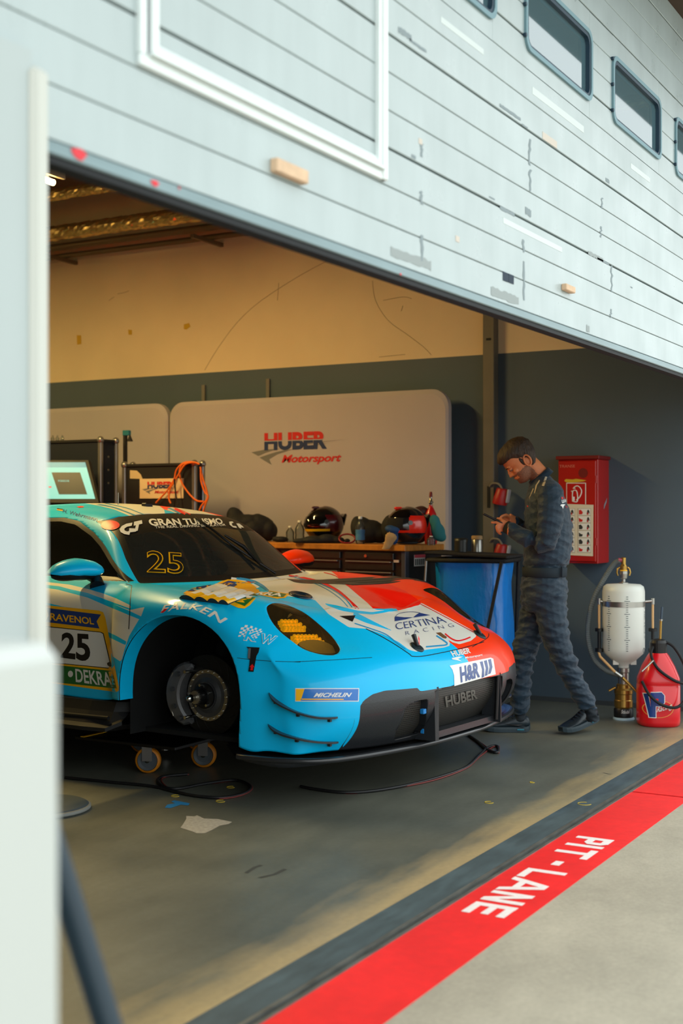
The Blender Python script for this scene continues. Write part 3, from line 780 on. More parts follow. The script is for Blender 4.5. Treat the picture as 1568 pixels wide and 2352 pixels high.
# white bands: nose panel, spine, roof (symmetrical about the centre line, seen from above)
def top_band(lo, hi, f, mi, side=None, vr=(-9, 9)):
    """band f0(v) < |u| < f1(v) on upward skin"""
    au = np.abs(skin.V[:, 0]); v = skin.V[:, 1]
    d = np.maximum(lo(v)-au, au-hi(v)); c = skin.centers(); n = skin.normals()
    sel = (n[:, 2] > .15) & (c[:, 2] > f) & (c[:, 1] > vr[0]) & (c[:, 1] < vr[1])
    if side: sel &= (c[:, 0]*side > 0)
    ins = skin.split(d, sel); skin.m[ins] = mi
# ---- livery outlines, traced on the visible skin (pixels of the photograph's frame)
def X1(pts): return [(90+x/2.6133, 1120+y/2.6133) for x, y in pts]
def X2(pts): return [(640+x/2.6133, 1120+y/2.6133) for x, y in pts]
def X3(pts): return [(840+x/4.3556, 1280+y/4.3556) for x, y in pts]
def X4(pts): return [(400+x/4.9, 1310+y/4.9) for x, y in pts]
def X5(pts): return [(230+x/3.336, 1150+y/3.336) for x, y in pts]
def X6(pts): return [(780+x/3.4844, 1480+y/3.4844) for x, y in pts]
hood = lambda c: (c[:, 2] > .55) & (c[:, 1] > -.5) & (np.abs(c[:, 0]) < .80)
paint_px(skin, [(551,1333),(545,1322),(640,1316),(709,1308),(760,1312),(774,1323),(793,1342),(820,1365),(843,1384),(862,1401),(905,1402),(962,1390),(966,1384)]
   + X3([(620,490),(800,585),(1085,742),(1105,790),(1050,836),(935,870),(858,848),(812,812),(838,850),(838,885),(780,903),(600,925),(500,945),(430,925),(330,850),(180,772),(100,745),(0,715)])
   + X2([(420,838),(300,760),(215,672),(120,660),(40,650)]) + X4([(1040,225),(960,160),(850,112)]), 1, hood)
paint_px(skin, X3([(-120,540),(0,602),(130,668),(292,746),(150,702),(0,655),(-130,600)]), 0, hood)
paint_px(skin, X2([(265,692),(345,706),(470,738),(560,748),(720,722),(718,738),(560,762),(470,755),(380,740),(300,712)]), 0, hood)
paint_px(skin, X2([(350,528),(400,580),(470,640),(530,690),(572,732),(700,722),(715,738),(800,716),(850,700),(852,684),(760,620),(640,570),(500,538)]), 4, lambda c: (c[:, 0] < .12) & (c[:, 2] > .6) & (c[:, 1] > -.4))
# roof
roofc = lambda c: (c[:, 2] > 1.15) & (c[:, 1] > -2.2)
paint_px(skin, [(150,1140),(195,1156),(230,1162),(262,1170),(305,1188),(380,1186),(377,1170),(350,1150),(345,1130)], 1, roofc)
paint_px(skin, [(383,1170),(420,1186),(520,1190),(470,1176),(400,1160)], 1, roofc)
# doors
doorc = lambda c: (c[:, 0] > .6) & (c[:, 1] < -.1)
paint_px(skin, X1([(-10,600),(60,596),(180,612),(290,640),(420,690),(545,735),(632,716),(612,770),(575,830),(540,890),(515,960),(492,1048),(440,1012),(400,870),(385,745),(150,715),(-10,680)]), 1, doorc)
paint_px(skin, X1([(-10,560),(180,582),(290,608),(380,634),(460,664),(550,708),(550,728),(420,680),(290,632),(120,596),(-10,580)]), 1, doorc)
paint_px(skin, X1([(-10,578),(120,592),(300,640),(420,688),(550,744),(618,776),(604,792),(545,768),(410,712),(290,660),(110,612),(-10,596)]), 0, doorc)
paint_px(skin, X1([(402,862),(460,888),(524,924),(517,946),(412,895)]), 0, doorc)
# carbon bumper insert (front projection, symmetrical)
blk = X6([(20,830),(60,720),(120,590),(160,500),(190,450),(260,400),(360,370),(620,348),(645,375),(900,332),(1240,245),(1330,200),(1372,170)])
def hit_px(sk_bvh, x, y):
    r = ray(x, y); o = Vector(CAMC); d = Vector((r @ CRT, r @ CFW, r[2])).normalized()
    p, n, i, t = sk_bvh.ray_cast(o, d); return p, n
bvh = BVHTree.FromPolygons([tuple(p) for p in SV], [tuple(int(i) for i in q_) for q_ in SQ])
edge = []
for x, y in blk[:10]:
    p, n = hit_px(bvh, x, y)
    if p: edge.append((p.x, p.z))
edge = [e for e in edge if e[0] > .0]; edge.sort(key=lambda e: -e[0])
ub = np.array([e[0] for e in edge][::-1]); wb = np.array([e[1] for e in edge][::-1])
INSERT_U, INSERT_W = ub, wb
def insert_top(u): return np.interp(np.abs(u), ub, wb, right=0)
d = skin.V[:, 2]-insert_top(skin.V[:, 0]); d = np.maximum(d, np.abs(skin.V[:, 0])-ub.max())
c = skin.centers(); ins = skin.split(d, c[:, 1] > .5); skin.m[ins] = 3
print('insert', list(zip(ub.round(3), wb.round(3))))

# ---- wheel arches
def arch(vc, wc, rf, rr, rw, n=28):
    P = []
    for k in range(n+1):
        a = PI*k/n; ca, sa = math.cos(a), math.sin(a)
        P.append((vc+(rf if ca > 0 else rr)*math.copysign(abs(ca)**.92, ca), wc+rw*abs(sa)**.92))
    return P
AF = arch(.09, .44, .362, .362, .388); AR = arch(-2.415, .44, .37, .37, .39)
for A in (AF, AR):
    poly = A+[(A[-1][0]+.01, .30), (A[-1][0]+.02, .0), (A[0][0]-.02, .0), (A[0][0]-.01, .30)]
    d = poly_sd(skin.V[:, 1:3], poly); c = skin.centers()
    ins = skin.split(d, np.abs(c[:, 0]) > .6); skin.drop(ins)

# ---- glazing
def cut_part(d, sel):
    ins = skin.split(d, sel); pc = skin.take(ins); skin.drop(ins); return pc
wsp = [(-.705,.943),(-.36,.938),(0,.936),(.36,.938),(.705,.943),(.66,1.06),(.60,1.175),(.555,1.252),(.45,1.274),(.25,1.288),(0,1.294),(-.25,1.288),(-.45,1.274),(-.555,1.252),(-.60,1.175),(-.66,1.06)]
c = skin.centers(); d = poly_sd(skin.V[:, [0, 2]], wsp)
ws = cut_part(d, (c[:, 1] > -1.0) & (c[:, 1] < -.15))
def near_top(px): # pixel -> point on the whole skin
    return hit_px(bvh, *px)
sw_px = X1([(519,572),(440,430),(385,335),(330,270),(240,200),(150,180),(40,182)])
sw = []
for x, y in sw_px:
    p, n = near_top((x, y)); sw.append((p.y, p.z))
print('side window', [(round(a, 3), round(b, 3)) for a, b in sw])
swp = sw+[(-1.45, sw[-1][1]+.0), (-1.95, 1.16), (-2.1, 1.06), (-1.9, .985), (-1.3, .972), (-.9, .968)]
c = skin.centers(); n_ = skin.normals(); d = poly_sd(skin.V[:, 1:3], swp)
sidew = {}
for sg in (1, -1): 
    c = skin.centers(); d = poly_sd(skin.V[:, 1:3], swp); sidew[sg] = cut_part(d, (c[:, 0]*sg > .35) & (c[:, 2] > .955))
# ---- headlights: outline traced on the near one, mirrored to the far one (seen square-on along the lamp's own axis)
hl_px = smooth2([(612,1396),(618,1389),(630,1385),(650,1387),(671,1394),(701,1409),(736,1437),(762,1462),(777,1483),(780,1493),(775,1501),(762,1505),(736,1503),(697,1491),(663,1467),(641,1449),(624,1428),(615,1410)], 3)
hl = np.array([tuple(hit_px(bvh, x, y)[0]) for x, y in hl_px]); hc = hl.mean(0)
_, _, vt = np.linalg.svd(hl-hc); ax0, ax1, axn = vt
if axn[1] < 0: axn = -axn
print('headlight centre', hc.round(3), 'axis', axn.round(3), 'extent', ((hl-hc) @ ax0).max().round(3), ((hl-hc) @ ax1).max().round(3))
hl2 = np.stack([(hl-hc) @ ax0, (hl-hc) @ ax1], 1)
lens = {}
for sg in (1, -1):
    Vv = skin.V*np.array([sg, 1, 1]); rel = Vv-hc; d = poly_sd(np.stack([rel @ ax0, rel @ ax1], 1), hl2)
    c = skin.centers()*np.array([sg, 1, 1]); sel = (np.abs((c-hc) @ axn) < .25) & (np.linalg.norm(c-hc, axis=1) < .45) & (c[:, 0] > .3)
    lens[sg] = cut_part(d, sel)
# ---- grille openings in the insert (front view u,w); a post divides side and centre meshes
def gpoly(px):
    return [(lambda p: (p.x, p.z))(hit_px(bvh, x, y)[0]) for x, y in px]
g_side = gpoly(X6([(520,525),(560,480),(640,448),(700,440),(690,560),(665,705),(430,770),(450,690)]))
g_mid = gpoly(X6([(765,432),(900,405),(1060,362),(1240,292),(1250,330),(1245,490),(1080,580),(900,640),(745,690),(755,560)]))
print('g_side', [(round(a, 3), round(b, 3)) for a, b in g_side]); print('g_mid', [(round(a, 3), round(b, 3)) for a, b in g_mid])
gs_u = [p[0] for p in g_side]; gm = max(p[0] for p in g_mid)
g_midp = [(gm, .475), (gm*.5, .487), (0, .490), (-gm*.5, .487), (-gm, .475), (-gm, .275), (0, .272), (gm, .275)]
openings = []
for poly in (g_midp, g_side, [(-a, b) for a, b in g_side]):
    c = skin.centers(); d = poly_sd(skin.V[:, [0, 2]], poly); openings.append(cut_part(d, c[:, 1] > .6))
body = skin.build('body_shell', PM, car, thick=.006, inner=5)
# ---- glass
m_ws = glass_mat('windshield_glass', (132,138,134), .015, .93, 1.5); m_sg = glass_mat('side_glass', (92,96,94), .02, .95, 1.45)
strip = smooth2(X5([(60,150),(0,100),(0,30),(400,0),(900,40),(1200,160),(1230,230),(1100,232),(930,207),(760,200),(560,214),(400,238),(240,268),(90,306)]), 1)
d = poly_sd(cpix(ws.V), strip); ins = ws.split(d); banner = ws.take(ins); ws.drop(ins)
d = -.028-poly_sd(ws.V[:, [0, 2]], wsp); ins = ws.split(d); frit = ws.take(ins); ws.drop(ins)
banner.m[:] = 0; frit.m[:] = 0; ws.m[:] = 0
wso = ws.build('windshield', m_ws, car); o = banner.build('sun_strip', m_black, wso); frit.build('black_border', m_black, wso)
for sg in (1, -1):
    s_ = sidew[sg]; s_.m[:] = 0
    dd_ = -.02-poly_sd(s_.V[:, 1:3], swp); ins = s_.split(dd_); fr_ = s_.take(ins); s_.drop(ins); fr_.m[:] = 0
    g_ = s_.build('side_window', m_sg, car); fr_.build('black_border', m_black, g_)
# ---- headlights
m_lens = glass_mat('amber_lens', (226,200,136), .02, .98, 1.45); m_bucket = mat('lamp_bucket', (34,30,22), .5); m_led = mat('yellow_led', (246,196,10), .18, coat=.6, noise=(90, .4), emit=.25); m_reflection = mat('painted_reflection', (214,204,180), .4)
def lamp_pt(px, depth, sg=1):
    """pixel on the near lamp -> point at a depth behind the lens, mirrored for the far lamp"""
    r = ray(*px); o = CAMC; dr = np.array([r @ CRT, r @ CFW, r[2]]); c0 = hc-axn*depth
    t = ((c0-o) @ axn)/(dr @ axn); p = o+dr*t; return Vector((p[0]*sg, p[1], p[2]))
for sg in (1, -1):
    ln = lens[sg]; ln.m[:] = 0
    lo = ln.build('headlight_lens', m_lens, car)
    cc = hc*np.array([sg, 1, 1]); an = axn*np.array([sg, 1, 1])
    V2 = cc+(ln.V-cc)*.92-an*.085; bk = Skin(V2, []); bk.F = ln.F; bk.m = ln.m
    bd = ln.boundary(); n = len(ln.V)
    raw_obj('lamp_bucket', [tuple(L(*p)) for p in np.concatenate([ln.V-an*.002, V2])], [tuple(i+n for i in f) for f in ln.F]+[(b, a, a+n, b+n) for a, b in bd], m_bucket, lo)
    for (qx) in ([(641,1423),(717,1423),(717,1445),(651,1445)], [(671,1458),(748,1458),(748,1478),(676,1477)]):
        mb = MB(); A_, B_, C_, D_ = [lamp_pt(p, .055, sg) for p in qx]
        nx, nz_ = 9, 3
        for i in range(nx):
            for k in range(nz_):
                s0, t0 = (i+.5)/nx, (k+.5)/nz_; p = (A_*(1-s0)+B_*s0)*(1-t0)+(D_*(1-s0)+C_*s0)*t0
                e = (B_-A_).length/nx*.50; mb.ball(L(*p), e, 8, 6, (1, 1, 1))
                mb.box(L(*(p-Vector(an)*.012)), (e*2.1, e*2.1, e*2.1))
        mb.build('led_block', m_led, lo)
    sp_ = [lamp_pt(p, .030, sg) for p in smooth2([(684,1478),(705,1470),(730,1470),(755,1478),(774,1492),(770,1499),(750,1501),(725,1499),(700,1490)], 2)]  # pale plate low in the lamp stands in for a white reflection
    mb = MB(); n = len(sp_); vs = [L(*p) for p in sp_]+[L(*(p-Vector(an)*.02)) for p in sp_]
    mb.add(vs, [tuple(range(n)) if sg < 0 else tuple(range(n))[::-1]]+[(i, (i+1) % n, n+(i+1) % n, n+i) for i in range(n)]); mb.build('painted_reflection', m_reflection, lo)
    dl = [lamp_pt(p, .04, sg) for p in [(660,1420),(662,1413),(670,1405),(685,1400),(682,1405),(672,1412)]]
    raw_obj('marker_reflector', [L(*p) for p in dl], [tuple(range(6))], m_wst, lo)

# ---- front arch flanges and liners, rear too
m_liner = mat('arch_liner', (9,10,11), .85)
bd = skin.boundary(); V = skin.V
for A, vc in ((AF, .09), (AR, -2.415)):
    poly = np.array(A+[(A[-1][0]+.01, .30), (A[-1][0]+.02, 0), (A[0][0]-.02, 0), (A[0][0]-.01, .30)])
    dv = np.abs(poly_sd(V[:, 1:3], poly)) < .005
    for sg in (1, -1):
        es = [(a, b) for a, b in bd if dv[a] and dv[b] and V[a][0]*sg > .6 and V[a][2] > .26]
        vs = []; fs = []
        for a, b in es:
            o_ = len(vs)
            for i in (a, b):
                p = V[i]; vs += [tuple(L(*p)), tuple(L(p[0]-sg*.085, vc+(p[1]-vc)*.972, .44+(p[2]-.44)*.972 if p[2] > .44 else p[2]))]
            fs.append((o_, o_+1, o_+3, o_+2))
        raw_obj('arch_flange', vs, fs, (m_blue if sg > 0 else m_orange), car)
        mb = MB(); q_ = [(a*.985+vc*.015, b) for a, b in A]; q_ = [(q_[0][0], .24)]+q_+[(q_[-1][0], .24)]
        mb.grid([[L(sg*.95, a, b) for a, b in q_], [L(sg*.50, a, b) for a, b in q_]], True)
        n = len(q_); mb.add([L(sg*.50, a, b) for a, b in q_], [tuple(range(n))])
        mb.build('arch_liner', m_liner, car)
# ---- bare front hubs with brakes (wheels off)
m_disc = mat('brake_disc', (30,31,33), .42, metal=.6, noise=(20, .15)); m_alu = mat('machined_alloy', (160,154,142), .32, metal=.9)
m_bell = mat('brake_bell', (84,86,90), .45, metal=.6); m_cal = mat('brake_caliper', (92,92,94), .42, metal=.3); m_chrome = mat('polished_steel', (200,200,196), .15, metal=1.0)
HV, HW = .092, .437
def hub(sg):
    ax = Vector((-sg, 0, 0))                                # local direction of the axle, outwards
    def at(u, v=0, w_=0): return L(sg*u, HV+v, HW+w_)
    disc = MB().lathe([(.105, 0), (.190, 0), (.192, .004), (.192, .032), (.190, .036), (.105, .036), (.105, 0)], 48, at(.765), ax, caps=False, smooth=False)
    do = disc.build('brake_disc', m_disc, car)
    g = MB()
    for k in range(14):                                     # curved slots in the rotor face
        a0 = 2*PI*k/14; pts = []
        for i in range(6):
            r = .118+.066*i/5; a = a0+.5*(i/5)**1.4; pts.append(at(.8012, r*math.cos(a), r*math.sin(a)))
        g.tube(pts, .0014, 4)
    g.build('disc_slots', m_black, do)
    MB().lathe([(.03, .0), (.102, .0), (.106, .008), (.104, .012), (.085, .012), (.066, .022), (.066, .030), (.03, .030)], 40, at(.798), ax, smooth=False).build('brake_bell', m_bell, do)
    rg = MB().lathe([(.104, 0), (.121, 0), (.121, .010), (.104, .010), (.104, 0)], 40, at(.800), ax, caps=False, smooth=False); rg.build('bobbin_ring', m_alu, do)
    for k in range(20):
        a = 2*PI*k/20; MB().cyl(at(.810, .1125*math.cos(a), .1125*math.sin(a)), at(.816, .1125*math.cos(a), .1125*math.sin(a)), .0055, 6).build('bolt', m_chrome, do)
    MB().lathe([(.060, 0), (.060, .012), (.040, .020), (.036, .028), (.036, .070), (.0, .070)], 28, at(.826), ax, smooth=False).build('hub_barrel', m_black, car)
    for k in range(5):
        a = 2*PI*k/5+.4; MB().cyl(at(.826, .052*math.cos(a), .052*math.sin(a)), at(.862, .052*math.cos(a), .052*math.sin(a)), .0065, 8).build('drive_pin', m_chrome, car)
    gr = MB().lathe([(.0, 0), (.029, 0), (.029, .012), (.018, .014), (.018, .016)], 24, at(.890), ax, smooth=False)
    for k in range(18):
        a = 2*PI*k/18; gr.box(at(.897, .030*math.cos(a), .030*math.sin(a)), (.012, .004, .004))
    gr.build('hub_nut', m_alu, car)
    MB().lathe([(.013, 0), (.0135, .02), (.0185, .024), (.0188, .034), (.015, .046), (.007, .056), (0, .058)], 24, at(.900), ax).build('spindle_cone', m_chrome, car)
    # caliper behind the axle: curved block straddling the rotor
    mb = MB(); rows = []
    for i in range(15):
        a = math.radians(122+116*i/14); e = math.sin(PI*i/14)**.35
        ro, ri = .16+.062*e, .16-.026*e; ub_, ut = .765-.035*e, .815+.048*e
        prof = [(ri, ub_), (ro-.012, ub_), (ro, ub_+.012), (ro, ut-.014), (ro-.014, ut), (ri+.01, ut), (ri, ut-.01)]
        rows.append([at(u_, r*math.cos(a), r*math.sin(a)) for r, u_ in prof])
    mb.grid(rows, False, 0, sg < 0, True); n = len(rows[0]); mb.add(rows[0], [tuple(range(n))]); mb.add(rows[-1], [tuple(range(n))[::-1]])
    co = mb.build('brake_caliper', m_cal, car)
    for a in (145, 172, 200, 222):
        a_ = math.radians(a); MB().cyl(at(.845, .168*math.cos(a_), .168*math.sin(a_)), at(.872, .168*math.cos(a_), .168*math.sin(a_)), .012, 12).build('piston_cap', m_bell, co)
    for a in (132, 228):
        a_ = math.radians(a); MB().cyl(at(.80, .145*math.cos(a_), .145*math.sin(a_)), at(.86, .145*math.cos(a_), .145*math.sin(a_)), .008, 8).build('caliper_bolt', m_chrome, co)
    MB().tube([at(.856, .20*math.cos(math.radians(a)), .20*math.sin(math.radians(a))) for a in (150, 165, 180, 195, 212)], .004, 6).build('cross_pipe', m_alu, co)
    # upright, arms, damper
    MB().bx(0, 0, 0, 0, 0, 0) if False else None
    mb = MB().box(at(.70, -.02, 0), (.09, .12, .26), None, 0, .02).tube([at(.70, 0, -.14), at(.50, .06, -.16)], .022, 10).tube([at(.70, 0, -.14), at(.50, -.14, -.16)], .022, 10).tube([at(.70, -.02, .12), at(.58, -.04, .36)], .035, 12)
    mb.tube([at(.70, -.1, -.03), at(.50, -.12, -.02)], .014, 8); mb.build('suspension_upright', m_liner, car)
hub(1); hub(-1)
# rear wheels
m_tyre = mat('tyre_rubber', (20,20,21), .8, bump=(60, .1)); m_rim = mat('dark_wheel', (40,42,44), .35, metal=.7)
for sg in (1, -1):
    ax = Vector((-sg, 0, 0)); o0 = L(sg*.70, -2.415, .40)
    ty = MB().lathe([(.22, .02), (.30, 0), (.345, .02), (.355, .05), (.355, .26), (.345, .29), (.30, .31), (.22, .29)], 40, o0, ax, caps=False).build('rear_tyre', m_tyre, car)
    mb = MB().lathe([(.02, .20), (.06, .22), (.06, .25), (.0, .26)], 20, o0, ax)
    mb.lathe([(.23, .02), (.235, .28), (.225, .29), (.22, .27), (.215, .03)], 36, o0, ax, caps=False)
    for k in range(10):
        a = 2*PI*k/10; c_ = lambda r, h: L(sg*(.70+h), -2.415+r*math.cos(a), .40+r*math.sin(a)); mb.tube([c_(.05, .235), c_(.14, .265), c_(.222, .27)], [.018, .014, .012], 6)
    mb.build('wheel_rim', m_rim, ty)
# ---- splitter
oc = [(1.03,.445),(1.03,.52),(1.005,.66),(.92,.81),(.78,.885),(.56,.945),(.30,.99),(.10,1.004)]
oc = [(p.x, p.y) for p in smooth_path([(a, b, 0) for a, b in oc], 4)]
oc = oc+[(-a, b) for a, b in oc[::-1]]
mb = MB(); rows = []
for a, b in oc:
    ia, ib = a*.74, min(b-.28, .62)
    rows.append([L(ia, ib, .232), L(a*.985, b-.03, .230), L(a, b-.004, .234), L(a*1.004, b+.004, .228), L(a*1.004, b+.004, .214), L(a, b-.004, .208), L(ia, ib, .208)])
mb.grid(rows, False, 0, True); spo = mb.build('front_splitter', mat('splitter_carbon', (26,28,31), .33, coat=.35, bump=(200, .08)), car)
MB().tube([L(a*1.003, b+.003, .222) for a, b in oc], .0125, 8).build('splitter_lip', mat('splitter_edge', (34,36,39), .3, coat=.3), spo)
# curled strake at the near end
for sg in (1, -1):
    pts = [(sg*1.025, .45, .222), (sg*1.03, .53, .214), (sg*1.01, .66, .205), (sg*.955, .76, .212), (sg*.90, .83, .222)]
    P0 = [L(*p) for p in smooth_path(pts, 4)]; MB().grid([[p+Vector((0, 0, .012)) for p in P0], [p-Vector((0, 0, .014)) for p in P0], [p+Vector((sg*.05, .03, -.012)) for p in P0]], True).build('splitter_strake', m_carbon, spo)
# ---- floor pan, side skirts
MB().bx(-.84, .84, -.60, 3.45, .238, .26).build('floor_pan', m_liner, car)
for sg in (1, -1):
    prof = [(.93, .392), (.965, .385), (.985, .34), (1.02, .285), (1.045, .270), (1.045, .252), (.90, .245)]
    rows = []
    for v, k, dz in ((-.30, .93, .03), (-.36, .98, .0), (-.50, 1.0, 0), (-1.2, 1.0, 0), (-1.98, 1.0, 0)): rows.append([L(sg*a*k, v, b+(dz if b < .3 else 0)) for a, b in prof])
    MB().grid(rows, False, 0, sg > 0).build('side_skirt', mat('skirt_black', (17,18,20), .6), car)
    MB().tube([L(sg*1.0, -.36, .315), L(sg*1.005, -.7, .31), L(sg*1.005, -1.9, .31)], .010, 6).build('skirt_rib', mat('skirt_black'), car)
# ---- bumper openings: walls, wire mesh, fins, tape
m, nt, b = node_mat('wire_mesh')
tcn = nt.nodes.new('ShaderNodeTexCoord'); sx = nt.nodes.new('ShaderNodeSeparateXYZ'); nt.links.new(tcn.outputs['Object'], sx.inputs[0]); outs = []
for ax_, per in (('X', .011), ('Z', .010)):
    a = nt.nodes.new('ShaderNodeMath'); a.operation = 'DIVIDE'; a.inputs[1].default_value = per; nt.links.new(sx.outputs[ax_], a.inputs[0])
    f_ = nt.nodes.new('ShaderNodeMath'); f_.operation = 'FRACT'; nt.links.new(a.outputs[0], f_.inputs[0])
    g_ = nt.nodes.new('ShaderNodeMath'); g_.operation = 'LESS_THAN'; g_.inputs[1].default_value = .26; nt.links.new(f_.outputs[0], g_.inputs[0]); outs.append(g_)
mx = nt.nodes.new('ShaderNodeMath'); mx.operation = 'MAXIMUM'; nt.links.new(outs[0].outputs[0], mx.inputs[0]); nt.links.new(outs[1].outputs[0], mx.inputs[1])
cm = nt.nodes.new('ShaderNodeMix'); cm.data_type = 'RGBA'; cm.inputs['A'].default_value = rgb((8,9,10)); cm.inputs['B'].default_value = rgb((66,65,60)); nt.links.new(mx.outputs[0], cm.inputs['Factor'])
nt.links.new(cm.outputs['Result'], b.inputs['Base Color']); b.inputs['Roughness'].default_value = .5
m_mesh = m
for i, op in enumerate(openings):
    V = op.V; n = len(V); bd = op.boundary(); op.m[:] = 0
    back = V-np.array([0, .035, 0])
    raw_obj('grille_mesh', [tuple(L(*p)) for p in back], op.F, m_mesh, car, True)
    raw_obj('grille_surround', [tuple(L(*p)) for p in np.concatenate([V, back])], [(b_, a_, a_+n, b_+n) for a_, b_ in bd], m_carbon, car)
def body_pt(px, off=0.0):
    p, nrm = hit_px(bvh, *px)
    if p is None: return None
    if nrm.dot(p-Vector(CAMC)) > 0: nrm = -nrm
    return p+nrm*off
def Lp(p): return L(*p)
fin_u = (min(gs_u)+gm)/2
for sg in (1, -1):
    MB().add([L(sg*(fin_u+.012), 1.055, .245), L(sg*(fin_u-.012), 1.06, .245), L(sg*(fin_u-.012), .95, .245), L(sg*(fin_u+.012), .94, .245), L(sg*(fin_u+.014), 1.05, .492), L(sg*(fin_u-.010), 1.06, .494), L(sg*(fin_u-.010), .98, .494), L(sg*(fin_u+.014), .97, .492)],
             [(0,1,2,3),(7,6,5,4),(0,4,5,1),(1,5,6,2),(2,6,7,3),(3,7,4,0)]).build('grille_fin', m_carbon, car)
MB().tube([L(-gm*.86, 1.045, .262), L(-gm*.86, 1.055, .482)], .010, 6).build('grille_fin', m_black, car)
for (px, sz) in (((970,1633), .02), ((971,1677), .022)):
    p = body_pt(px, .004); MB().box(Lp(p), (.026, .02, sz*1.1), None, 0, .002).build('blue_tape', m_tape, car)
MB().box(L(.0, 1.0, .262), (2*gm*.9, .05, .03)).build('grille_sill', m_carbon, car)
# ---- canards
for sg in (1, -1):
    for path in ([(618,1593),(640,1612),(670,1630),(700,1641),(735,1648),(774,1648)], [(616,1665),(640,1680),(665,1690),(700,1699),(735,1704),(774,1705)]):
        P0 = []; 
        for (x, y) in smooth2(path, 4, False):
            p, nr = hit_px(bvh, x, y)
            if nr.dot(p-Vector(CAMC)) > 0: nr = -nr
            P0.append((p, nr))
        n = len(P0); rows = [[], [], [], []]
        for i, (p, nr) in enumerate(P0):
            t = i/(n-1); wd = .034*min(1, t*6+.15)*min(1, (1-t)*8+.4)
            o_ = Vector((nr.x, nr.y, 0)).normalized()*wd; up = Vector((0, 0, .004))
            for r, q_ in zip(rows, (p-o_*.15+up, p+o_+up*1.4, p+o_-up*.6, p-o_*.15-up)): r.append(L(q_.x*sg, q_.y, q_.z))
        cn = MB().grid(rows+[rows[0]], False).build('canard', m_carbon, car)
        for i in (n//6, n//2, n-3):
            p, nr = P0[i]; MB().box(L(p.x*sg, p.y, p.z-.010), (.014, .014, .016)).build('canard_bracket', m_carbon, cn)
# ---- mirrors
def mirror(sg, mcol):
    c_ = Vector((.935, -.65, 1.012)); mb = MB(); rows = []
    for i in range(13):
        s = -1+2*i/12; e = max(0, 1-abs(s)**2.6)**.5
        u_ = c_.x+.165*s; up = .058*e+.002; dn = .034*e+.002; fw = .085*e*(1-.25*s)+.004; bk = .035
        ring_ = []
        for k in range(14):
            a = 2*PI*k/14; y = (fw if math.sin(a) > 0 else bk)*math.sin(a); z = (up if math.cos(a) > 0 else dn)*math.cos(a)
            ring_.append(L(sg*u_, c_.y+y, c_.z+z-.012*s*0-.01*abs(s)))
        rows.append(ring_)
    mb.grid(rows, True, 0, sg > 0, True); mb.add(rows[0], [tuple(range(14))]); mb.add(rows[-1], [tuple(range(14))])
    mo = mb.build('door_mirror', mcol, car)
    lo = MB(); r2 = []
    for i in range(13):
        s = -1+2*i/12; e = max(0, 1-abs(s)**2.6)**.5; u_ = c_.x+.162*s
        r2.append([L(sg*u_, c_.y+y*(e*.95+.05), c_.z+z-.01*abs(s)) for y, z in ((.070, -.012), (.060, -.036*e-.004), (.0, -.046*e-.004), (-.034, -.036*e-.004), (-.034, -.004))])
    lo.grid(r2, True, 0, sg > 0); lo.build('mirror_base', m_black, mo)
    MB().tube([L(sg*.84, -.63, .985), L(sg*.835, -.60, .962), L(sg*.86, -.57, .93)], [.034, .028, .038], 10).build('mirror_stem', m_black, mo)
mirror(1, m_blue); mirror(-1, m_orange)
# ---- round bonnet port, bonnet pins, side latch
def on_surface(px):
    p, nr = hit_px(bvh, *px)
    if nr.dot(p-Vector(CAMC)) > 0: nr = -nr
    return p, nr
for sg in (1,):
    p, nr = on_surface((690,1368)); q_ = Lp(p); na = Vector((-nr.x, -nr.y, nr.z))
    MB().lathe([(.058, -.004), (.062, .004), (.056, .008), (.048, .004), (.040, .002), (.036, .006), (.030, .002), (.0, .001)], 28, q_, na).build('filler_port', mat('port_dark', (18,40,56), .25, coat=.4), car)
for (px, lev, sgn) in (((957,1487), (951,1468), 1), ((1101,1458), (1113,1440), -1)):
    p, nr = on_surface(px); na = Vector((-nr.x, -nr.y, nr.z))
    pin = MB().lathe([(.036, -.002), (.036, .004), (.028, .007), (.0, .007)], 20, Lp(p), na).build('bonnet_pin', mat('pin_plate', (32,50,56), .4, metal=.4), car)
    a_ = Lp(p)+na*.006; e = Vector((.012*sgn, .028, .052)) if sgn > 0 else Vector((-.03, .015, .05))
    MB().tube([a_, a_+e*.55, a_+e], [.011, .010, .012], 6).build('pin_lever', m_bst, pin)
    if sgn > 0:
        q0 = a_+e*.5+Vector((.012, -.011, 0)); raw_obj('red_arrow', [q0+Vector((-.004, -.002, -.022)), q0+Vector((.004, -.002, -.022)), q0+Vector((.006, 0, .004)), q0+Vector((.011, 0, .004)), q0+Vector((.003, .004, .022)), q0+Vector((-.008, 0, .004)), q0+Vector((-.003, 0, .004))], [tuple(range(7))], m_reds, pin)
# ---- wiper, roof aerial
wp = [ (x, y) for x, y in X5([(725,145),(850,232),(1000,350),(1180,470),(1335,570)])]
P0 = [Lp(body_pt(p, .012)) for p in smooth2(wp, 3, False)]
wo = MB().tube(P0, .007, 6).build('wiper', m_black, car)
P0 = [Lp(body_pt(p, .024)) for p in X5([(935,288),(1080,375),(1200,505)])]; MB().tube(P0, [.006, .012, .007], 6).build('wiper_arm', m_black, wo)
p = Vector((.0, -1.02, 1.338)); MB().box(L(*p), (.06, .04, .028), None, 0, .006).build('roof_aerial', m_black, car)
MB().cyl(L(.10, -1.15, 1.335), L(.10, -1.15, 1.41), .004, 6).build('roof_rod', m_alu, car)
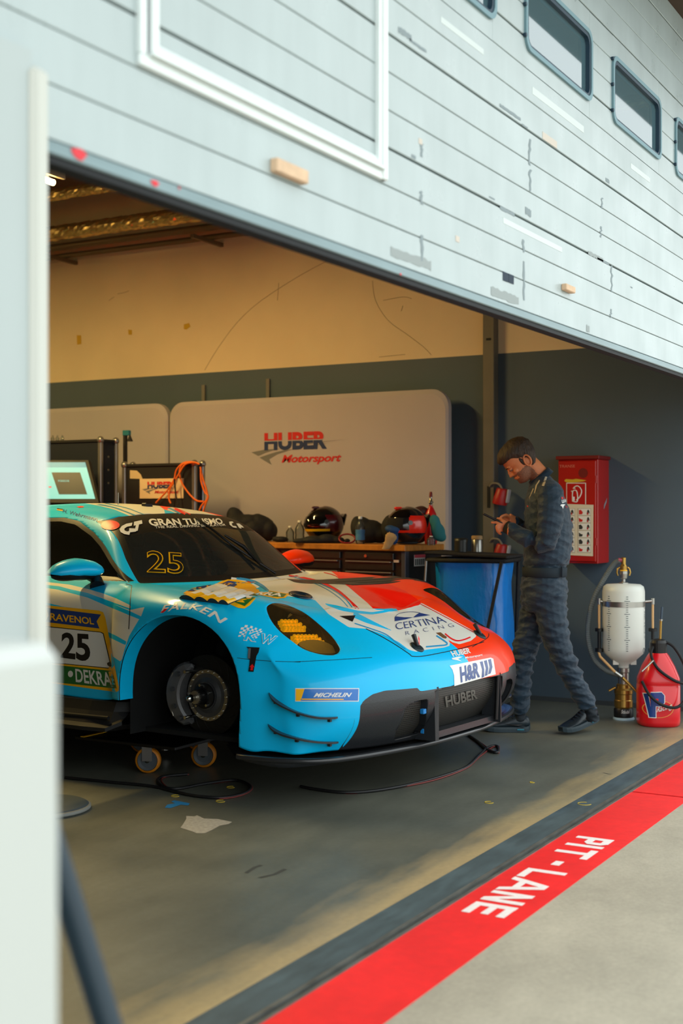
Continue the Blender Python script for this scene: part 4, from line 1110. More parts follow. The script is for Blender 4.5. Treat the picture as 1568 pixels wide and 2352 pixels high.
# ---- cockpit
m_cock = mat('cockpit_black', (20,20,21), .7); m_cage = mat('roll_cage', (58,58,56), .45)
mb = MB(); rows = []
for u in (-.68, -.35, 0, .35, .68): rows.append([L(u, -.33-.1*abs(u), .88), L(u, -.50-.1*abs(u), .93), L(u, -.75, .91), L(u, -.82, .80), L(u, -.85, .45)])
mb.grid(rows, True); mb.build('dashboard', m_cock, car)
MB().bx(-.78, .78, .4, 3.0, .27, .30).build('cabin_floor', m_cock, car)
mb = MB()
for sg in (1, -1):
    mb.tube([L(sg*.70, -.55, .5), L(sg*.69, -.56, .93), L(sg*.52, -.92, 1.21), L(sg*.50, -1.5, 1.27), L(sg*.52, -1.6, .4)], .02, 8)
    mb.tube([L(sg*.50, -1.5, 1.27), L(sg*.45, -2.4, .85)], .02, 8); mb.tube([L(sg*.68, -.7, .80), L(sg*.60, -1.6, .5)], .02, 8); mb.tube([L(sg*.68, -.7, .50), L(sg*.60, -1.6, .85)], .02, 8)
mb.tube([L(-.52, -.92, 1.21), L(.52, -.92, 1.21)], .02, 8); mb.tube([L(-.50, -1.5, 1.27), L(.50, -1.5, 1.27)], .02, 8); mb.tube([L(-.5, -1.5, 1.25), L(.5, -1.6, .5)], .02, 8)
mb.build('roll_cage', m_cage, car)
seat = MB()
for (v, z, wd) in ((-1.0, .42, .22),): seat.box(L(-.33, -1.1, .40), (.46, .50, .14), None, 0, .05)
seat.box(L(-.33, -1.42, .76), (.48, .12, .66), Matrix.Rotation(-.22, 3, 'X'), 0, .04); seat.box(L(-.33-.20, -1.36, 1.02), (.07, .22, .20), None, 0, .03); seat.box(L(-.33+.20, -1.36, 1.02), (.07, .22, .20), None, 0, .03)
seat.build('driver_seat', m_cock, car)
MB().tube([L(-.33+.15*math.cos(a), -.88-.03*math.sin(a), .86+.11*math.sin(a)) for a in [2*PI*k/20 for k in range(20)]], .014, 8, closed=True).box(L(-.33, -.88, .86), (.22, .03, .09), None, 0, .01).build('steering_wheel', m_black, car)
mb = MB(); mb.box(L(.02, -.80, .93), (.16, .02, .10), None, 0, .008); mb.build('dash_display', m_black, car)
# rear wing and tail (seen only from the side)
mb = MB(); rows = []
for u in (-.92, -.5, 0, .5, .92): rows.append([L(u, -3.55, 1.28), L(u, -3.62, 1.30), L(u, -3.80, 1.30), L(u, -3.90, 1.33), L(u, -3.80, 1.28), L(u, -3.62, 1.27)])
mb.grid(rows, True, 0, False, True); wing = mb.build('rear_wing', m_carbon, car)
for sg in (1, -1):
    MB().bx(-sg*.93-.006, -sg*.93+.006, 3.50, 3.92, 1.16, 1.36).build('wing_endplate', m_carbon, wing)
    MB().tube([L(sg*.35, -3.2, .93), L(sg*.35, -3.5, 1.25), L(sg*.35, -3.65, 1.33), L(sg*.35, -3.72, 1.31)], .018, 6).build('wing_mount', m_carbon, wing)
# ---- stickers and lines: shaped flat, then laid on the skin
def subdivide(vs, fs, mx):
    vs = list(vs); fs = list(fs)
    for _ in range(5):
        lg = {}; out = []; done = True
        def mid(a, b):
            k = (a, b) if a < b else (b, a)
            if k not in lg: lg[k] = len(vs); vs.append(((vs[a][0]+vs[b][0])/2, (vs[a][1]+vs[b][1])/2))
            return lg[k]
        for a, b, c in fs:
            L_ = [math.hypot(vs[p][0]-vs[q_][0], vs[p][1]-vs[q_][1]) > mx for p, q_ in ((a, b), (b, c), (c, a))]
            if not any(L_): out.append((a, b, c)); continue
            done = False
            m1 = mid(a, b) if L_[0] else None; m2 = mid(b, c) if L_[1] else None; m3 = mid(c, a) if L_[2] else None
            if all(L_): out += [(a, m1, m3), (m1, b, m2), (m3, m2, c), (m1, m2, m3)]
            elif L_[0] and L_[1]: out += [(m1, b, m2), (a, m1, c), (m1, m2, c)]
            elif L_[1] and L_[2]: out += [(m2, c, m3), (a, b, m3), (b, m2, m3)]
            elif L_[0] and L_[2]: out += [(a, m1, m3), (m1, b, m3), (b, c, m3)]
            elif L_[0]: out += [(a, m1, c), (m1, b, c)]
            elif L_[1]: out += [(a, b, m2), (a, m2, c)]
            else: out += [(a, b, m3), (b, c, m3)]
        fs = out
        if done: break
    return vs, fs
def tri_poly(poly):
    from mathutils.geometry import tessellate_polygon
    return [tuple(t) for t in tessellate_polygon([[Vector((x, y, 0)) for x, y in poly]])]
_lift = [0]
def lay(name, vs, fs, m_, parent, off=.0012, tree=None, mx=14):
    """pixel-space triangles -> skin"""
    vs, fs = subdivide(vs, fs, mx); P = []
    _lift[0] += 1; off = off+.00004*(_lift[0] % 12)
    for x, y in vs:
        p = body_pt((x, y), off); P.append(p)
    ok = [i for i, p in enumerate(P) if p is not None]
    fs = [f for f in fs if all(P[i] is not None for i in f)]
    fs = [f for f in fs if max((P[f[0]]-P[f[1]]).length, (P[f[1]]-P[f[2]]).length, (P[f[2]]-P[f[0]]).length) < .12]
    return raw_obj(name, [Lp(p) if p is not None else (0, 0, .5) for p in P], fs, m_, parent, True)
def quad_map(bl, br, tr, tl):
    s_ = np.array([[0,0],[1,0],[1,1],[0,1]], float); d_ = np.array([bl, br, tr, tl], float); A = []; b = []
    for (x, y), (X, Y) in zip(s_, d_): A += [[x,y,1,0,0,0,-X*x,-X*y],[0,0,0,x,y,1,-Y*x,-Y*y]]; b += [X, Y]
    h = np.linalg.solve(np.array(A), np.array(b))
    def f(x, y): k = h[6]*x+h[7]*y+1; return ((h[0]*x+h[1]*y+h[2])/k, (h[3]*x+h[4]*y+h[5])/k)
    return f
def sticker_text(s, quad, m_, parent=car, name='lettering', shear=0.0, bold=0.012, space=1.0, off=.002):
    f = quad_map(*quad) if not callable(quad) else quad
    vs, fs = text_tris(s, shear, bold, space); return lay(name, [f(x, y) for x, y in vs], fs, m_, parent, off)
def sticker(poly, m_, name='sticker', parent=car, off=.0012): return lay(name, poly, tri_poly(poly), m_, parent, off)
def ribbon(path, hw, m_, name='pinstripe', off=.001, sm=5, parent=car):
    p = smooth2(path, sm, False); vs = []; n = len(p)
    for i in range(n):
        a, b = p[max(i-1, 0)], p[min(i+1, n-1)]; dx, dy = b[0]-a[0], b[1]-a[1]; l = math.hypot(dx, dy)+1e-9
        vs += [(p[i][0]-dy/l*hw, p[i][1]+dx/l*hw), (p[i][0]+dy/l*hw, p[i][1]-dx/l*hw)]
    fs = []
    for i in range(n-1): fs += [(2*i, 2*i+1, 2*i+3), (2*i, 2*i+3, 2*i+2)]
    return lay(name, vs, fs, m_, parent, off)
# shut lines
for pl, hw in ((X3([(1180,846),(1050,885),(900,925),(600,985),(470,992),(430,965),(300,878),(150,790),(0,715)]), .9), (X1([(1187,1022),(1300,1035),(1450,1044),(1568,1047)])+X2([(100,1046),(300,1036),(560,1020)]), .6), (X1([(556,588),(549,650),(543,760),(538,850)]), .9), (X1([(556,588),(520,578)]), .8), ([(1084,1486),(1118,1466),(1122,1455)], .8)):
    ribbon(pl, hw, m_bst, 'shut_line', .0006)
# stripes
for pl, hw, mm_ in ((X2([(60,530),(170,552),(300,600),(390,660),(440,718)]), 1.2, m_cyan), (X2([(90,540),(180,562),(290,612),(370,668),(415,716)]), .8, m_cyan), (X2([(100,530),(250,565),(360,620),(440,690),(480,728)]), 1.4, m_reds), (X2([(60,528),(220,560),(340,615),(420,675),(462,726)]), 1.6, m_reds), (X2([(270,510),(340,530),(395,575),(410,590)]), .8, m_reds),
    (X4([(700,92),(850,118),(960,165),(1040,222)]), 2.2, m_cyan), (X4([(735,85),(880,112),(990,165),(1062,228)]), 1.1, m_cyan), (X4([(640,92),(790,120),(900,170),(980,215)]), 3.0, m_wst),
    (X3([(705,785),(790,842),(812,866),(790,880),(700,888),(600,897)]), 1.6, m_cyan), (X3([(790,765),(855,815),(915,836),(980,825),(1045,800)]), 1.6, m_reds), (X3([(545,468),(700,548),(900,655),(1080,752)]), .7, m_reds),
    (X2([(455,815),(560,850),(640,880),(700,925),(760,970)]), 1.1, m_cyan),
    ([(215,1157),(262,1166),(310,1184)], 1.3, m_cyan), ([(240,1156),(290,1167),(330,1182)], .8, m_cyan), ([(360,1158),(390,1168),(413,1180)], 1.6, m_cyan), ([(366,1158),(398,1168),(425,1181)], 2.0, m_reds), ([(380,1160),(410,1170),(437,1182)], .8, m_reds)):
    ribbon(pl, hw, mm_)
# start number board on the door
bd_ = sticker(X1([(22,704),(360,738),(385,748),(398,780),(479,1195),(478,1218),(466,1227),(120,1180),(40,1168)]), m_yellow, 'number_board')
sticker(X1([(45,722),(372,762),(346,803),(363,846),(38,806),(58,768)]), m_navy, 'ribbon', bd_, .002)
sticker_text('RAVENOL', X1([(66,796),(332,823),(326,782),(68,752)]), m_yellow, bd_, bold=.02, off=.0026)
sticker(X1([(38,830),(372,866),(388,874),(434,1066),(432,1080),(420,1086),(58,1050)]), m_bst, 'panel_edge', bd_, .0018)
sticker(X1([(43,836),(370,870),(384,878),(429,1066),(427,1076),(418,1081),(62,1046)]), m_wst, 'panel', bd_, .0025)
sticker_text('25', X1([(132,1022),(312,1046),(304,878),(138,868)]), m_bst, bd_, bold=.03, off=.0036)
sticker(X1([(58,1060),(440,1100),(466,1206),(75,1166)]), m_green, 'lower_band', bd_, .002)
sticker_text('DEKRA', X1([(222,1166),(448,1196),(428,1110),(218,1086)]), m_wst, bd_, bold=.02, off=.0028)
cxy = X1([(190,1118)])[0]; sticker([(cxy[0]+6*math.cos(t), cxy[1]+7.5*math.sin(t)) for t in [k*PI/6 for k in range(12)]], m_wst, 'seal', bd_, .0026)
# FALKEN over the arch (letters follow the curve)
bot = X1([(728,754),(800,738),(870,728),(935,735),(1000,765),(1088,816)]); top = X1([(752,706),(820,697),(890,694),(975,708),(1045,735),(1132,790)])
def falken(x, y):
    xs = np.linspace(0, 1, 6); b_ = [np.interp(x, xs, [p[k] for p in bot]) for k in (0, 1)]; t_ = [np.interp(x, xs, [p[k] for p in top]) for k in (0, 1)]
    return (b_[0]*(1-y)+t_[0]*y, b_[1]*(1-y)+t_[1]*y)
sticker_text('FALKEN', falken, m_wst, bold=.02, space=1.12)
sticker(X1([(730,750),(752,728),(772,728),(760,740),(745,752)]), m_reds, 'sticker', car, .0022)
# chequered flag and KW
def X7(pts): return [(540+x/6.03, 1360+y/6.03) for x, y in pts]
fq = quad_map(*X7([(40,620),(300,640),(402,512),(92,458)]))
kw = bpy.data.objects.new('chequered_flag_sticker', None); COL.objects.link(kw); kw.parent = car
for i in range(9):
    for k in range(6):
        if (i+k) % 2 == 0:
            wv = lambda x, y: fq(x, y+.06*math.sin(x*6))
            sticker([wv(i/9, k/6), wv((i+1)/9, k/6), wv((i+1)/9, (k+1)/6), wv(i/9, (k+1)/6)], m_wst, 'square', kw, .0014)
for s_, q_ in (('K', [(110,672),(292,698),(345,560),(165,530)]), ('W', [(325,712),(512,738),(592,615),(365,570)])):
    sticker_text(s_, X7(q_), m_wst, kw, shear=.0, bold=.07, off=.0024); sticker_text(s_, X7([(q_[0][0]+8, q_[0][1]-8), (q_[1][0]-8, q_[1][1]-8), (q_[2][0]-8, q_[2][1]+8), (q_[3][0]+8, q_[3][1]+8)]), m_blue, kw, bold=.02, off=.0034)
# tyre maker's strip
mi_ = sticker(X2([(99,1204),(482,1204),(479,1284),(99,1284)]), m_wst, 'sponsor_strip')
sticker(X2([(104,1209),(477,1209),(474,1279),(104,1279)]), mat('strip_blue', (20,110,196), .35, coat=.4), 'strip_field', mi_, .0022)
sticker(X2([(104,1209),(155,1209),(132,1279),(104,1279)]), m_yellow, 'strip_flash', mi_, .003)
sticker(X2([(140,1266),(388,1268),(388,1274),(138,1273)]), m_yellow, 'underline', mi_, .003)
sticker_text('MICHELIN', X2([(208,1258),(432,1257),(438,1231),(216,1232)]), m_wst, mi_, shear=.3, bold=.03, off=.0034)
# H&R plate and team mark on the nose
hr = sticker(X6([(877,172),(1205,107),(1226,116),(1246,240),(915,334),(912,250),(900,205)]), m_wst, 'sponsor_plate')
sticker_text('H&R', X6([(965,308),(1118,262),(1108,142),(955,182)]), m_navy, hr, bold=.04, off=.0026)
for k in range(3): sticker(X6([(1118+33*k,142-9*k),(1140+33*k,136-9*k),(1152+33*k,200-9*k),(1152+26*k,260-14*k),(1132+26*k,268-14*k),(1136+30*k,200-9*k)]), m_navy, 'bar', hr, .0026)
tm = sticker_text('HUBER', X6([(905,102),(1048,72),(1035,28),(880,58)]), m_wst, bold=.04)
sticker_text('Motorsport', X6([(1000,124),(1142,98),(1138,76),(995,102)]), m_wst, tm, shear=.25, bold=.02)
sticker(X6([(893,112),(950,98),(985,100),(945,118),(975,138),(935,128),(900,122)]), m_wst, 'swoosh', tm)
sticker_text('HUBER', X6([(888,532),(1140,458),(1135,362),(884,425)]), mat('mesh_print', (92,90,84), .6), car, 'mesh_lettering', 0, .03, 1.0, -.028)
sticker(X2([(365,772),(460,768),(442,806)]), m_black, 'bonnet_duct')
# nose panel mark
ct = sticker_text('CERTINA', X3([(300,728),(812,655),(752,592),(292,662)]), m_navy, bold=-.012, space=.95)
sticker_text('RACING', X3([(398,782),(885,697),(858,664),(392,745)]), m_navy, ct, bold=-.02, space=1.9)
sticker(X3([(288,642),(286,605),(300,594),(380,602),(472,603),(400,622)]), m_navy, 'emblem', ct); sticker(X3([(470,605),(500,580),(535,557),(642,581),(560,592)]), m_navy, 'emblem', ct)
ribbon(X3([(290,600),(330,566),(400,551),(470,548),(540,558)]), .5, m_navy, 'emblem_arc', .0018, 5, ct)
sticker(X3([(700,757),(745,752),(810,800),(800,815),(770,808)]), mat('badge_bronze', (134,92,58), .35, metal=.4, noise=(120, .5)), 'nose_badge')
# side latch with red arrow
lt = sticker(X1([(1244,956),(1324,962),(1318,990),(1306,1010),(1302,1030),(1288,1106),(1257,1104),(1266,1030),(1254,1025),(1258,970)]), m_black, 'side_latch', car, .004)
sticker(X1([(1258,965),(1272,966),(1268,1026),(1254,1025)]), m_grey, 'latch_hinge', lt, .006)
sticker(X1([(1270,1096),(1284,1097),(1286,1078),(1294,1079),(1282,1058),(1265,1076),(1272,1077)]), m_reds, 'red_arrow', lt, .006)
# banner on the windshield
def wpt(px): return px
sticker_text('GRAN TURISMO', X5([(384,197),(944,182),(922,138),(360,142)]), m_wst, wso, bold=.035, off=.003)
sticker_text('THE REAL DRIVING SIMULATOR', X5([(420,216),(962,196),(955,180),(415,198)]), m_wst, wso, bold=.01, off=.003)
gt_ = sticker(X5([(246,172),(200,180),(165,198),(147,222),(156,244),(185,260),(222,266),(228,246),(272,240),(276,218),(222,214),(220,236),(205,240),(186,232),(184,218),(204,204),(240,196)]), m_wst, 'banner_emblem', wso, .003)
sticker(X5([(258,166),(318,153),(322,180),(296,186),(286,234),(262,238),(272,192),(256,196)]), m_wst, 'banner_emblem', wso, .003)
sticker(X5([(985,165),(1010,162),(1020,172),(1005,178),(1012,196),(1040,200),(1045,212),(1015,208),(990,188)]), m_wst, 'banner_emblem', wso, .003); sticker(X5([(1040,178),(1062,178),(1090,200),(1100,212),(1075,206),(1080,218),(1062,212)]), m_wst, 'banner_emblem', wso, .003)
sticker(X5([(78+71*math.cos(t), 191+36*math.sin(t)) for t in [k*PI/12 for k in range(24)]]), m_reds, 'red_disc', wso, .003)
sticker_text('25', X5([(356,554),(640,566),(628,402),(352,382)]), m_yellow, wso, bold=.02, off=.003, name='window_number')
sticker_text('25', X5([(361,548),(634,559),(623,408),(358,389)]), m_black, wso, bold=-.012, off=.0045, name='window_number')
# names on the roof rail
sticker_text('H. Wehrmann', X1([(140,150),(345,202),(355,180),(148,130)]), m_navy, bold=0)
sticker(X1([(105,136),(140,142),(143,130),(108,125)]), m_yellow, 'flag'); sticker(X1([(107,130),(142,135),(143,130),(108,125)]), m_bst, 'flag', car, .0022)
sticker(X1([(225,116),(250,111),(270,114),(262,120),(240,122)]), m_orange, 'sticker')
# fender louvres: four raised slats per side inside the yellow, navy and green board
ly = sticker(X4([(100,262),(180,205),(440,168),(520,128),(600,104),(700,106),(850,140),(925,195),(990,250),(915,320),(850,395),(790,432),(720,425),(600,372),(430,306),(260,285)]), m_yellow, 'fender_board')
sticker(X4([(150,238),(250,190),(410,165),(420,180),(330,225),(260,240)]), m_navy, 'fender_field', ly, .002); sticker(X4([(470,178),(608,120),(748,140),(668,190),(560,208)]), m_navy, 'fender_field', ly, .002)
sticker_text('RA', X4([(250,245),(400,188),(395,165),(235,212)]), m_yellow, ly, bold=.03, off=.0028); sticker_text('OL', X4([(540,190),(665,158),(655,138),(560,152)]), m_yellow, ly, bold=.03, off=.0028)
sticker(X4([(656,352),(768,252),(880,252),(945,292),(880,330),(793,405)]), m_green, 'fender_field', ly, .002)
sticker(X4([(838+42*math.cos(t), 296+20*math.sin(t)) for t in [k*PI/6 for k in range(12)]]), m_wst, 'seal', ly, .0026); sticker(X4([(700,360),(735,322),(818,328),(788,368)]), m_yellow, 'tag', ly, .0026)
dk = sticker(X4([(940,275),(1062,228),(1300,266),(1250,312),(1160,322),(1060,300)]), m_yellow, 'fender_board'); sticker(X4([(1000,278),(1075,240),(1262,270),(1225,305),(1120,300)]), m_green, 'fender_field', dk, .002)
sticker_text('KRA', X4([(905,275),(1200,302),(1235,262),(985,245)]), m_wst, dk, bold=.03, off=.003)
LQ = quad_map(*X4([(60,322),(606,392),(905,262),(470,150)]))       # (0,0) outer rear .. (1,0) outer front, (.,1) inner
for sg in (1, -1):
    lv = bpy.data.objects.new('fender_louvres', None); COL.objects.link(lv); lv.parent = car
    for i in range(4):
        rows = []; base = []
        for a in range(7):
            s = (i+a/6)/4; row = []; br = []
            for t_ in range(7):
                t = t_/6; x, y = LQ(s, t); p, nr = hit_px(bvh, x, y)
                if nr.dot(p-Vector(CAMC)) > 0: nr = -nr
                h = .026*(.25+.75*math.sin(PI*(a/6)**.9*.98)**.8)*(1-.75*t)*(1 if sg > 0 else .45); q_ = p+nr*h; b_ = p+nr*.0005
                row.append(L(q_.x*sg, q_.y, q_.z)); br.append(L(b_.x*sg, b_.y, b_.z))
            rows.append(row); base.append(br)
        mb = MB(); mi_w, mi_y, mi_k = 0, 1, 2
        for a in range(6):
            for t in range(6):
                mb.add([rows[a][t], rows[a+1][t], rows[a+1][t+1], rows[a][t+1]], [(0,1,2,3)], True, (1 if t == 0 or (t == 1 and a > 3) else 0) if sg > 0 else 2)
            mb.add([rows[a][0], base[a][0], base[a+1][0], rows[a+1][0]], [(0,1,2,3)], False, 2)
        for t in range(6): mb.add([rows[6][t], base[6][t], base[6][t+1], rows[6][t+1]], [(0,1,2,3)], False, 2)
        mb.build('slat', [m_wst, m_yellow, m_carbon], lv)
# ================================================================== THINGS IN THE GARAGE
m_fab = mat('white_stretch_fabric', (176,168,170), .8, noise=(2, .03), bump=(3, .25), sheen=.1)
m_tube = mat('display_frame', (225,228,228), .4)
m_lred = mat('logo_red', (196,24,24), .6); m_lnavy = mat('logo_navy', (24,44,92), .6); m_lgrey = mat('logo_grey', (112,112,112), .6); m_lwhite = mat('logo_white', (222,224,224), .6)
def split_text(s, cut=.52, **k):
    vs, fs = text_tris(s, **k); sk = Skin([(x, y, 0) for x, y in vs], fs)
    ins = sk.split(sk.V[:, 1]-cut); lo = sk.take(ins); up = sk.take(~ins); return lo, up
def team_logo(o, ex, ey, parent, cols=None, lift=.0015):
    """two-tone HUBER over a grey road and Motorsport; the unit box is HUBER's own box"""
    a_, b_, c_, d_ = cols or (m_lred, m_lnavy, m_lgrey, m_lred); o, ex, ey = Vector(o), Vector(ex), Vector(ey); n = ex.cross(ey).normalized()
    em = bpy.data.objects.new('team_logo', None); COL.objects.link(em); em.parent = parent
    def P(x, y, l=lift): return o+ex*x+ey*y+n*l
    def poly(pts, m_): raw_obj('road_mark', [P(*p, lift*.6) for p in pts], [tuple(range(len(pts)))], m_, em)
    poly([(-.215,-.11),(-.10,-.34),(.02,-.15),(.18,.01),(.26,.06),(.10,.05),(.0,.03)], c_)
    poly([(-.08,-.44),(.07,-.56),(.115,-.89)]+[(.08,-.55),(.2,-.3),(.35,-.13),(.47,.0),(.33,-.02),(.15,-.18)], c_) if False else None
    poly([(-.08,-.44),(.05,-.28),(.2,-.12),(.35,-.02),(.47,.02),(.36,-.10),(.2,-.28),(.08,-.55),(.115,-.89)], c_)
    poly([(.68,.35),(1.27,.50),(1.0,.41),(.70,.28)], c_); poly([(.70,.20),(1.22,.40),(1.0,.31),(.72,.14)], c_)
    lo, up = split_text('HUBER', .54, bold=.045, space=.98)
    raw_obj('lettering', [P(x, y+.03) for x, y, _ in up.V], up.F, a_, em); raw_obj('lettering', [P(x, y-.03) for x, y, _ in lo.V], lo.F, b_, em)
    vs, fs = text_tris('Motorsport', .3, .03); raw_obj('lettering', [P(.28+.94*x, -.92+.6*y) for x, y in vs], fs, d_, em)
    return em
# --- stretch-fabric display walls
XP = 8.24
def display_wall(y0, y1, z1, lab, logo):
    t = thing('display_wall', lab, 'display wall', (XP, (y0+y1)/2, 0)); w_ = (y1-y0)/2; r = .13
    out = [(-w_, .02), (w_, .02), (w_, z1-r)]+[(w_-r+r*math.cos(a), z1-r+r*math.sin(a)) for a in [PI/2*k/8 for k in range(1, 9)]]+[(-w_+r-r*math.sin(a), z1-r+r*math.cos(a)) for a in [PI/2*k/8 for k in range(0, 9)]]
    n = len(out); mb = MB()
    fr_ = [(.0, p[0], p[1]) for p in out]; bk = [(.05, p[0], p[1]) for p in out]
    ins_ = [(-.012, p[0]*.985, .02+(p[1]-.02)*.985) for p in out]
    mb.add(fr_+bk+ins_, [tuple(range(2*n, 3*n))[::-1], tuple(range(n, 2*n))]+[(i, n+i, n+(i+1) % n, (i+1) % n) for i in range(n)]+[(i, (i+1) % n, 2*n+(i+1) % n, 2*n+i) for i in range(n)])
    mb.build('fabric_cover', m_fab, t)
    for s in (-1, 1): MB().bx(-.16, .2, s*w_*.85-.03, s*w_*.85+.03, 0, .018, bev=.004).build('foot', m_tube, t)
    if logo:
        a = atX(607, 1034, XP-.013); b = atX(751, 1034, XP-.013); c = atX(607, 996, XP-.013); o_ = a-Vector(t.location)
        team_logo(o_, (0, b.y-a.y, 0), (0, 0, c.z-a.z), t)
    return t
display_wall(3.83, 6.255, 2.165, 'white fabric display wall with the red and blue team logo', True)
display_wall(6.27, 8.80, 2.165, 'plain white fabric display wall behind the monitor', False)
m_strap = mat('grey_strap', (120,116,110), .8)
for px, y0, y1, lab in ((467, 884, 922, 'grey strap hanging over the joint of the fabric walls'), (615, 870, 914, 'grey strap hanging above the logo wall')):
    a = atX(px, y0, XW-.012); b = atX(px, y1, XW-.012)
    o = MB().bx(-.006, .010, -.016, .016, b.z-a.z-.15, 0, bev=.003).build('hanging_strap', m_strap, None, (XW-.012, a.y, a.z)); tag(o, lab, 'strap')

# --- tool bench
BO = Vector((7.49, 3.79, 0)); BA = math.radians(9); BE = Vector((math.sin(BA), math.cos(BA), 0)); BD = Vector((math.cos(BA), -math.sin(BA), 0)); BZ = 1.085
m_bb = mat('bench_black', (24,23,24), .4, coat=.2); m_bw = mat('bench_wood', (176,112,40), .45, noise=[(12, .2, (6, 1, 1)), (40, .1, (6, 1, 1))]); m_bh = mat('drawer_handle', (150,148,150), .3, metal=.7); m_bpil = mat('bench_pillar', (70,70,80), .45, metal=.3)
bench = thing('tool_bench', 'black drawer workbench with a worn wooden top below the logo wall', 'workbench', tuple(BO), -BA)   # local x = into the room depth, y = along the front to the left
BL, BDp = 1.82, .42
MB().bx(.01, BDp, 0.0, BL, .10, BZ-.04, bev=.004).build('body', m_bb, bench)
MB().bx(-.02, BDp+.01, -.015, BL+.01, BZ-.04, BZ, bev=.005).build('worktop', m_bw, bench)
MB().bx(-.003, .04, -.004, .03, .10, BZ-.04, bev=.003).build('corner_pillar', m_bpil, bench)
for (s0, s1) in ((.085, .50), (.53, 1.06), (1.09, 1.74)):
    for k, (z0, z1) in enumerate(((.985, 1.035), (.915, .98), (.80, .91), (.66, .795), (.46, .655), (.16, .455))):
        dr = MB().bx(-.008, .012, s0+.005, s1-.005, z0+.003, z1-.003, bev=.003).build('drawer', m_bb, bench)
        if k: MB().bx(-.022, -.006, s0+.02, s1-.02, z1-.012, z1-.004, bev=.002).build('handle', m_bh, dr)
        else: MB().cyl((-.008, (s0+s1)/2+.02, (z0+z1)/2), (-.016, (s0+s1)/2+.02, (z0+z1)/2), .011, 12).build('lock', m_chrome, dr)
MB().bx(-.010, -.004, .045, .085, .972, .988).build('maker_badge', mat('badge_pale', (200,180,176), .5), bench)
st = MB().bx(.10, .22, -.004, .002, .945, 1.02).build('data_label', m_wst, bench)
MB().bx(.10, .22, -.006, -.003, 1.0, 1.02).build('label_header', mat('label_pink', (196,70,84), .6), st)
for k in range(5): MB().bx(.105+.023*k, .118+.023*k, -.006, -.003, .952, .992).build('label_print', m_grey, st)
for s in (.12, 1.0, 1.7): MB().bx(.05, .35, s-.03, s+.03, 0, .10).build('foot', m_black, bench)
def on_bench(px, t, dz=0.0):
    """point on the worktop under pixel column px, t metres in from the front edge"""
    c = BO+BD*t; n = BD; r = Vector(ray(px, 1245)); k = (c-Vector((0, 0, 0))).dot(n)/Vector((r.x, r.y, 0)).dot(n); return Vector((r.x*k, r.y*k, BZ+dz))
TOCAM = Vector((-CF_[0], -CF_[1], 0)); LEFT = Vector((-CR_[0], -CR_[1], 0))
m_bag = mat('black_nylon', (22,22,24), .75, bump=(25, .5)); m_clear = glass_mat('clear_plastic', (214,220,220), .06, .94, 1.45); m_cap = mat('white_cap', (220,222,222), .5); m_btl = mat('bottle_label', (60,120,170), .5)
def lump(name, c, balls, m_, lab, cat, seed=1, group=None):
    """soft lumpy thing: one skin around overlapping rounded masses (x along the picture's left, y towards the viewer)"""
    rn = random.Random(seed); mb = MB()
    for (x, y, z, rx, ry, rz) in balls: mb.ball((x, y, z), 1, 14, 10, (rx, ry, rz))
    me = mb.mesh(name, m_); o = bpy.data.objects.new(name, me); COL.objects.link(o)
    md = o.modifiers.new('r', 'REMESH'); md.mode = 'VOXEL'; md.voxel_size = .012; md.use_smooth_shade = True
    bpy.context.view_layer.update(); dg = bpy.context.evaluated_depsgraph_get(); m2 = bpy.data.meshes.new_from_object(o.evaluated_get(dg)); o.modifiers.clear(); o.data = m2
    for v in m2.vertices:
        p = v.co; k = 1+.035*math.sin(p.x*38+seed)+.035*math.sin(p.y*45+p.z*31+seed*2)
        v.co = Vector((p.x*k, p.y*k, max(p.z*k, .002)))
    for p in m2.polygons: p.use_smooth = True
    o.location = c; o.rotation_euler = (0, 0, math.atan2(LEFT.y, LEFT.x)); tag(o, lab, cat, group); return o
# local y of a lump points away from the picture plane: rotate so that x = LEFT
lump('holdall', on_bench(572, .20), [(.0,0,.08,.20,.12,.09),(.10,0,.17,.07,.06,.07),(-.08,0,.13,.10,.09,.07),(-.14,.02,.08,.06,.08,.08),(.05,.02,.14,.12,.09,.06)], m_bag, 'black holdall slumped at the left end of the workbench', 'bag', 3)
lump('cable_bag', on_bench(845, .28), [(0,0,.08,.10,.08,.085),(.07,0,.10,.05,.06,.08),(-.08,0,.06,.07,.07,.06),(.03,0,.15,.04,.05,.03)], m_bag, 'black camera bag behind the water bottle on the bench', 'bag', 5)
lump('soft_pouch', on_bench(898, .34), [(0,0,.10,.07,.06,.10),(-.03,0,.17,.05,.05,.05)], m_bag, 'black soft pouch between camera bag and orange helmet', 'bag', 6)
lump('strap_tangle', on_bench(722, .045), [(.0,0,.02,.10,.06,.03),(.10,0,.015,.05,.04,.02),(-.08,0,.03,.06,.05,.035),(-.15,0,.02,.06,.04,.025)], m_bag, 'tangle of black straps in front of the yellow striped helmet', 'straps', 7)
lump('radio_pouch', on_bench(645, .12), [(0,0,.02,.06,.04,.022),(.04,0,.025,.03,.03,.02)], m_bag, 'small flat black pouch left of the clear bottles', 'pouch', 8)
lump('wash_bag', on_bench(960, .37), [(0,0,.20,.09,.06,.045),(0,0,.10,.08,.06,.10)], mat('brown_leather', (58,30,28), .5), 'dark brown bag behind the orange helmet', 'bag', 9)
lump('shop_towel', on_bench(1000, .24), [(0,0,.12,.035,.04,.07),(-.02,0,.08,.045,.035,.06),(.015,0,.16,.03,.03,.04),(-.035,0,.05,.035,.03,.035)], mat('teal_cloth', (40,112,118), .85), 'teal cloth draped beside the orange helmet', 'cloth', 10)
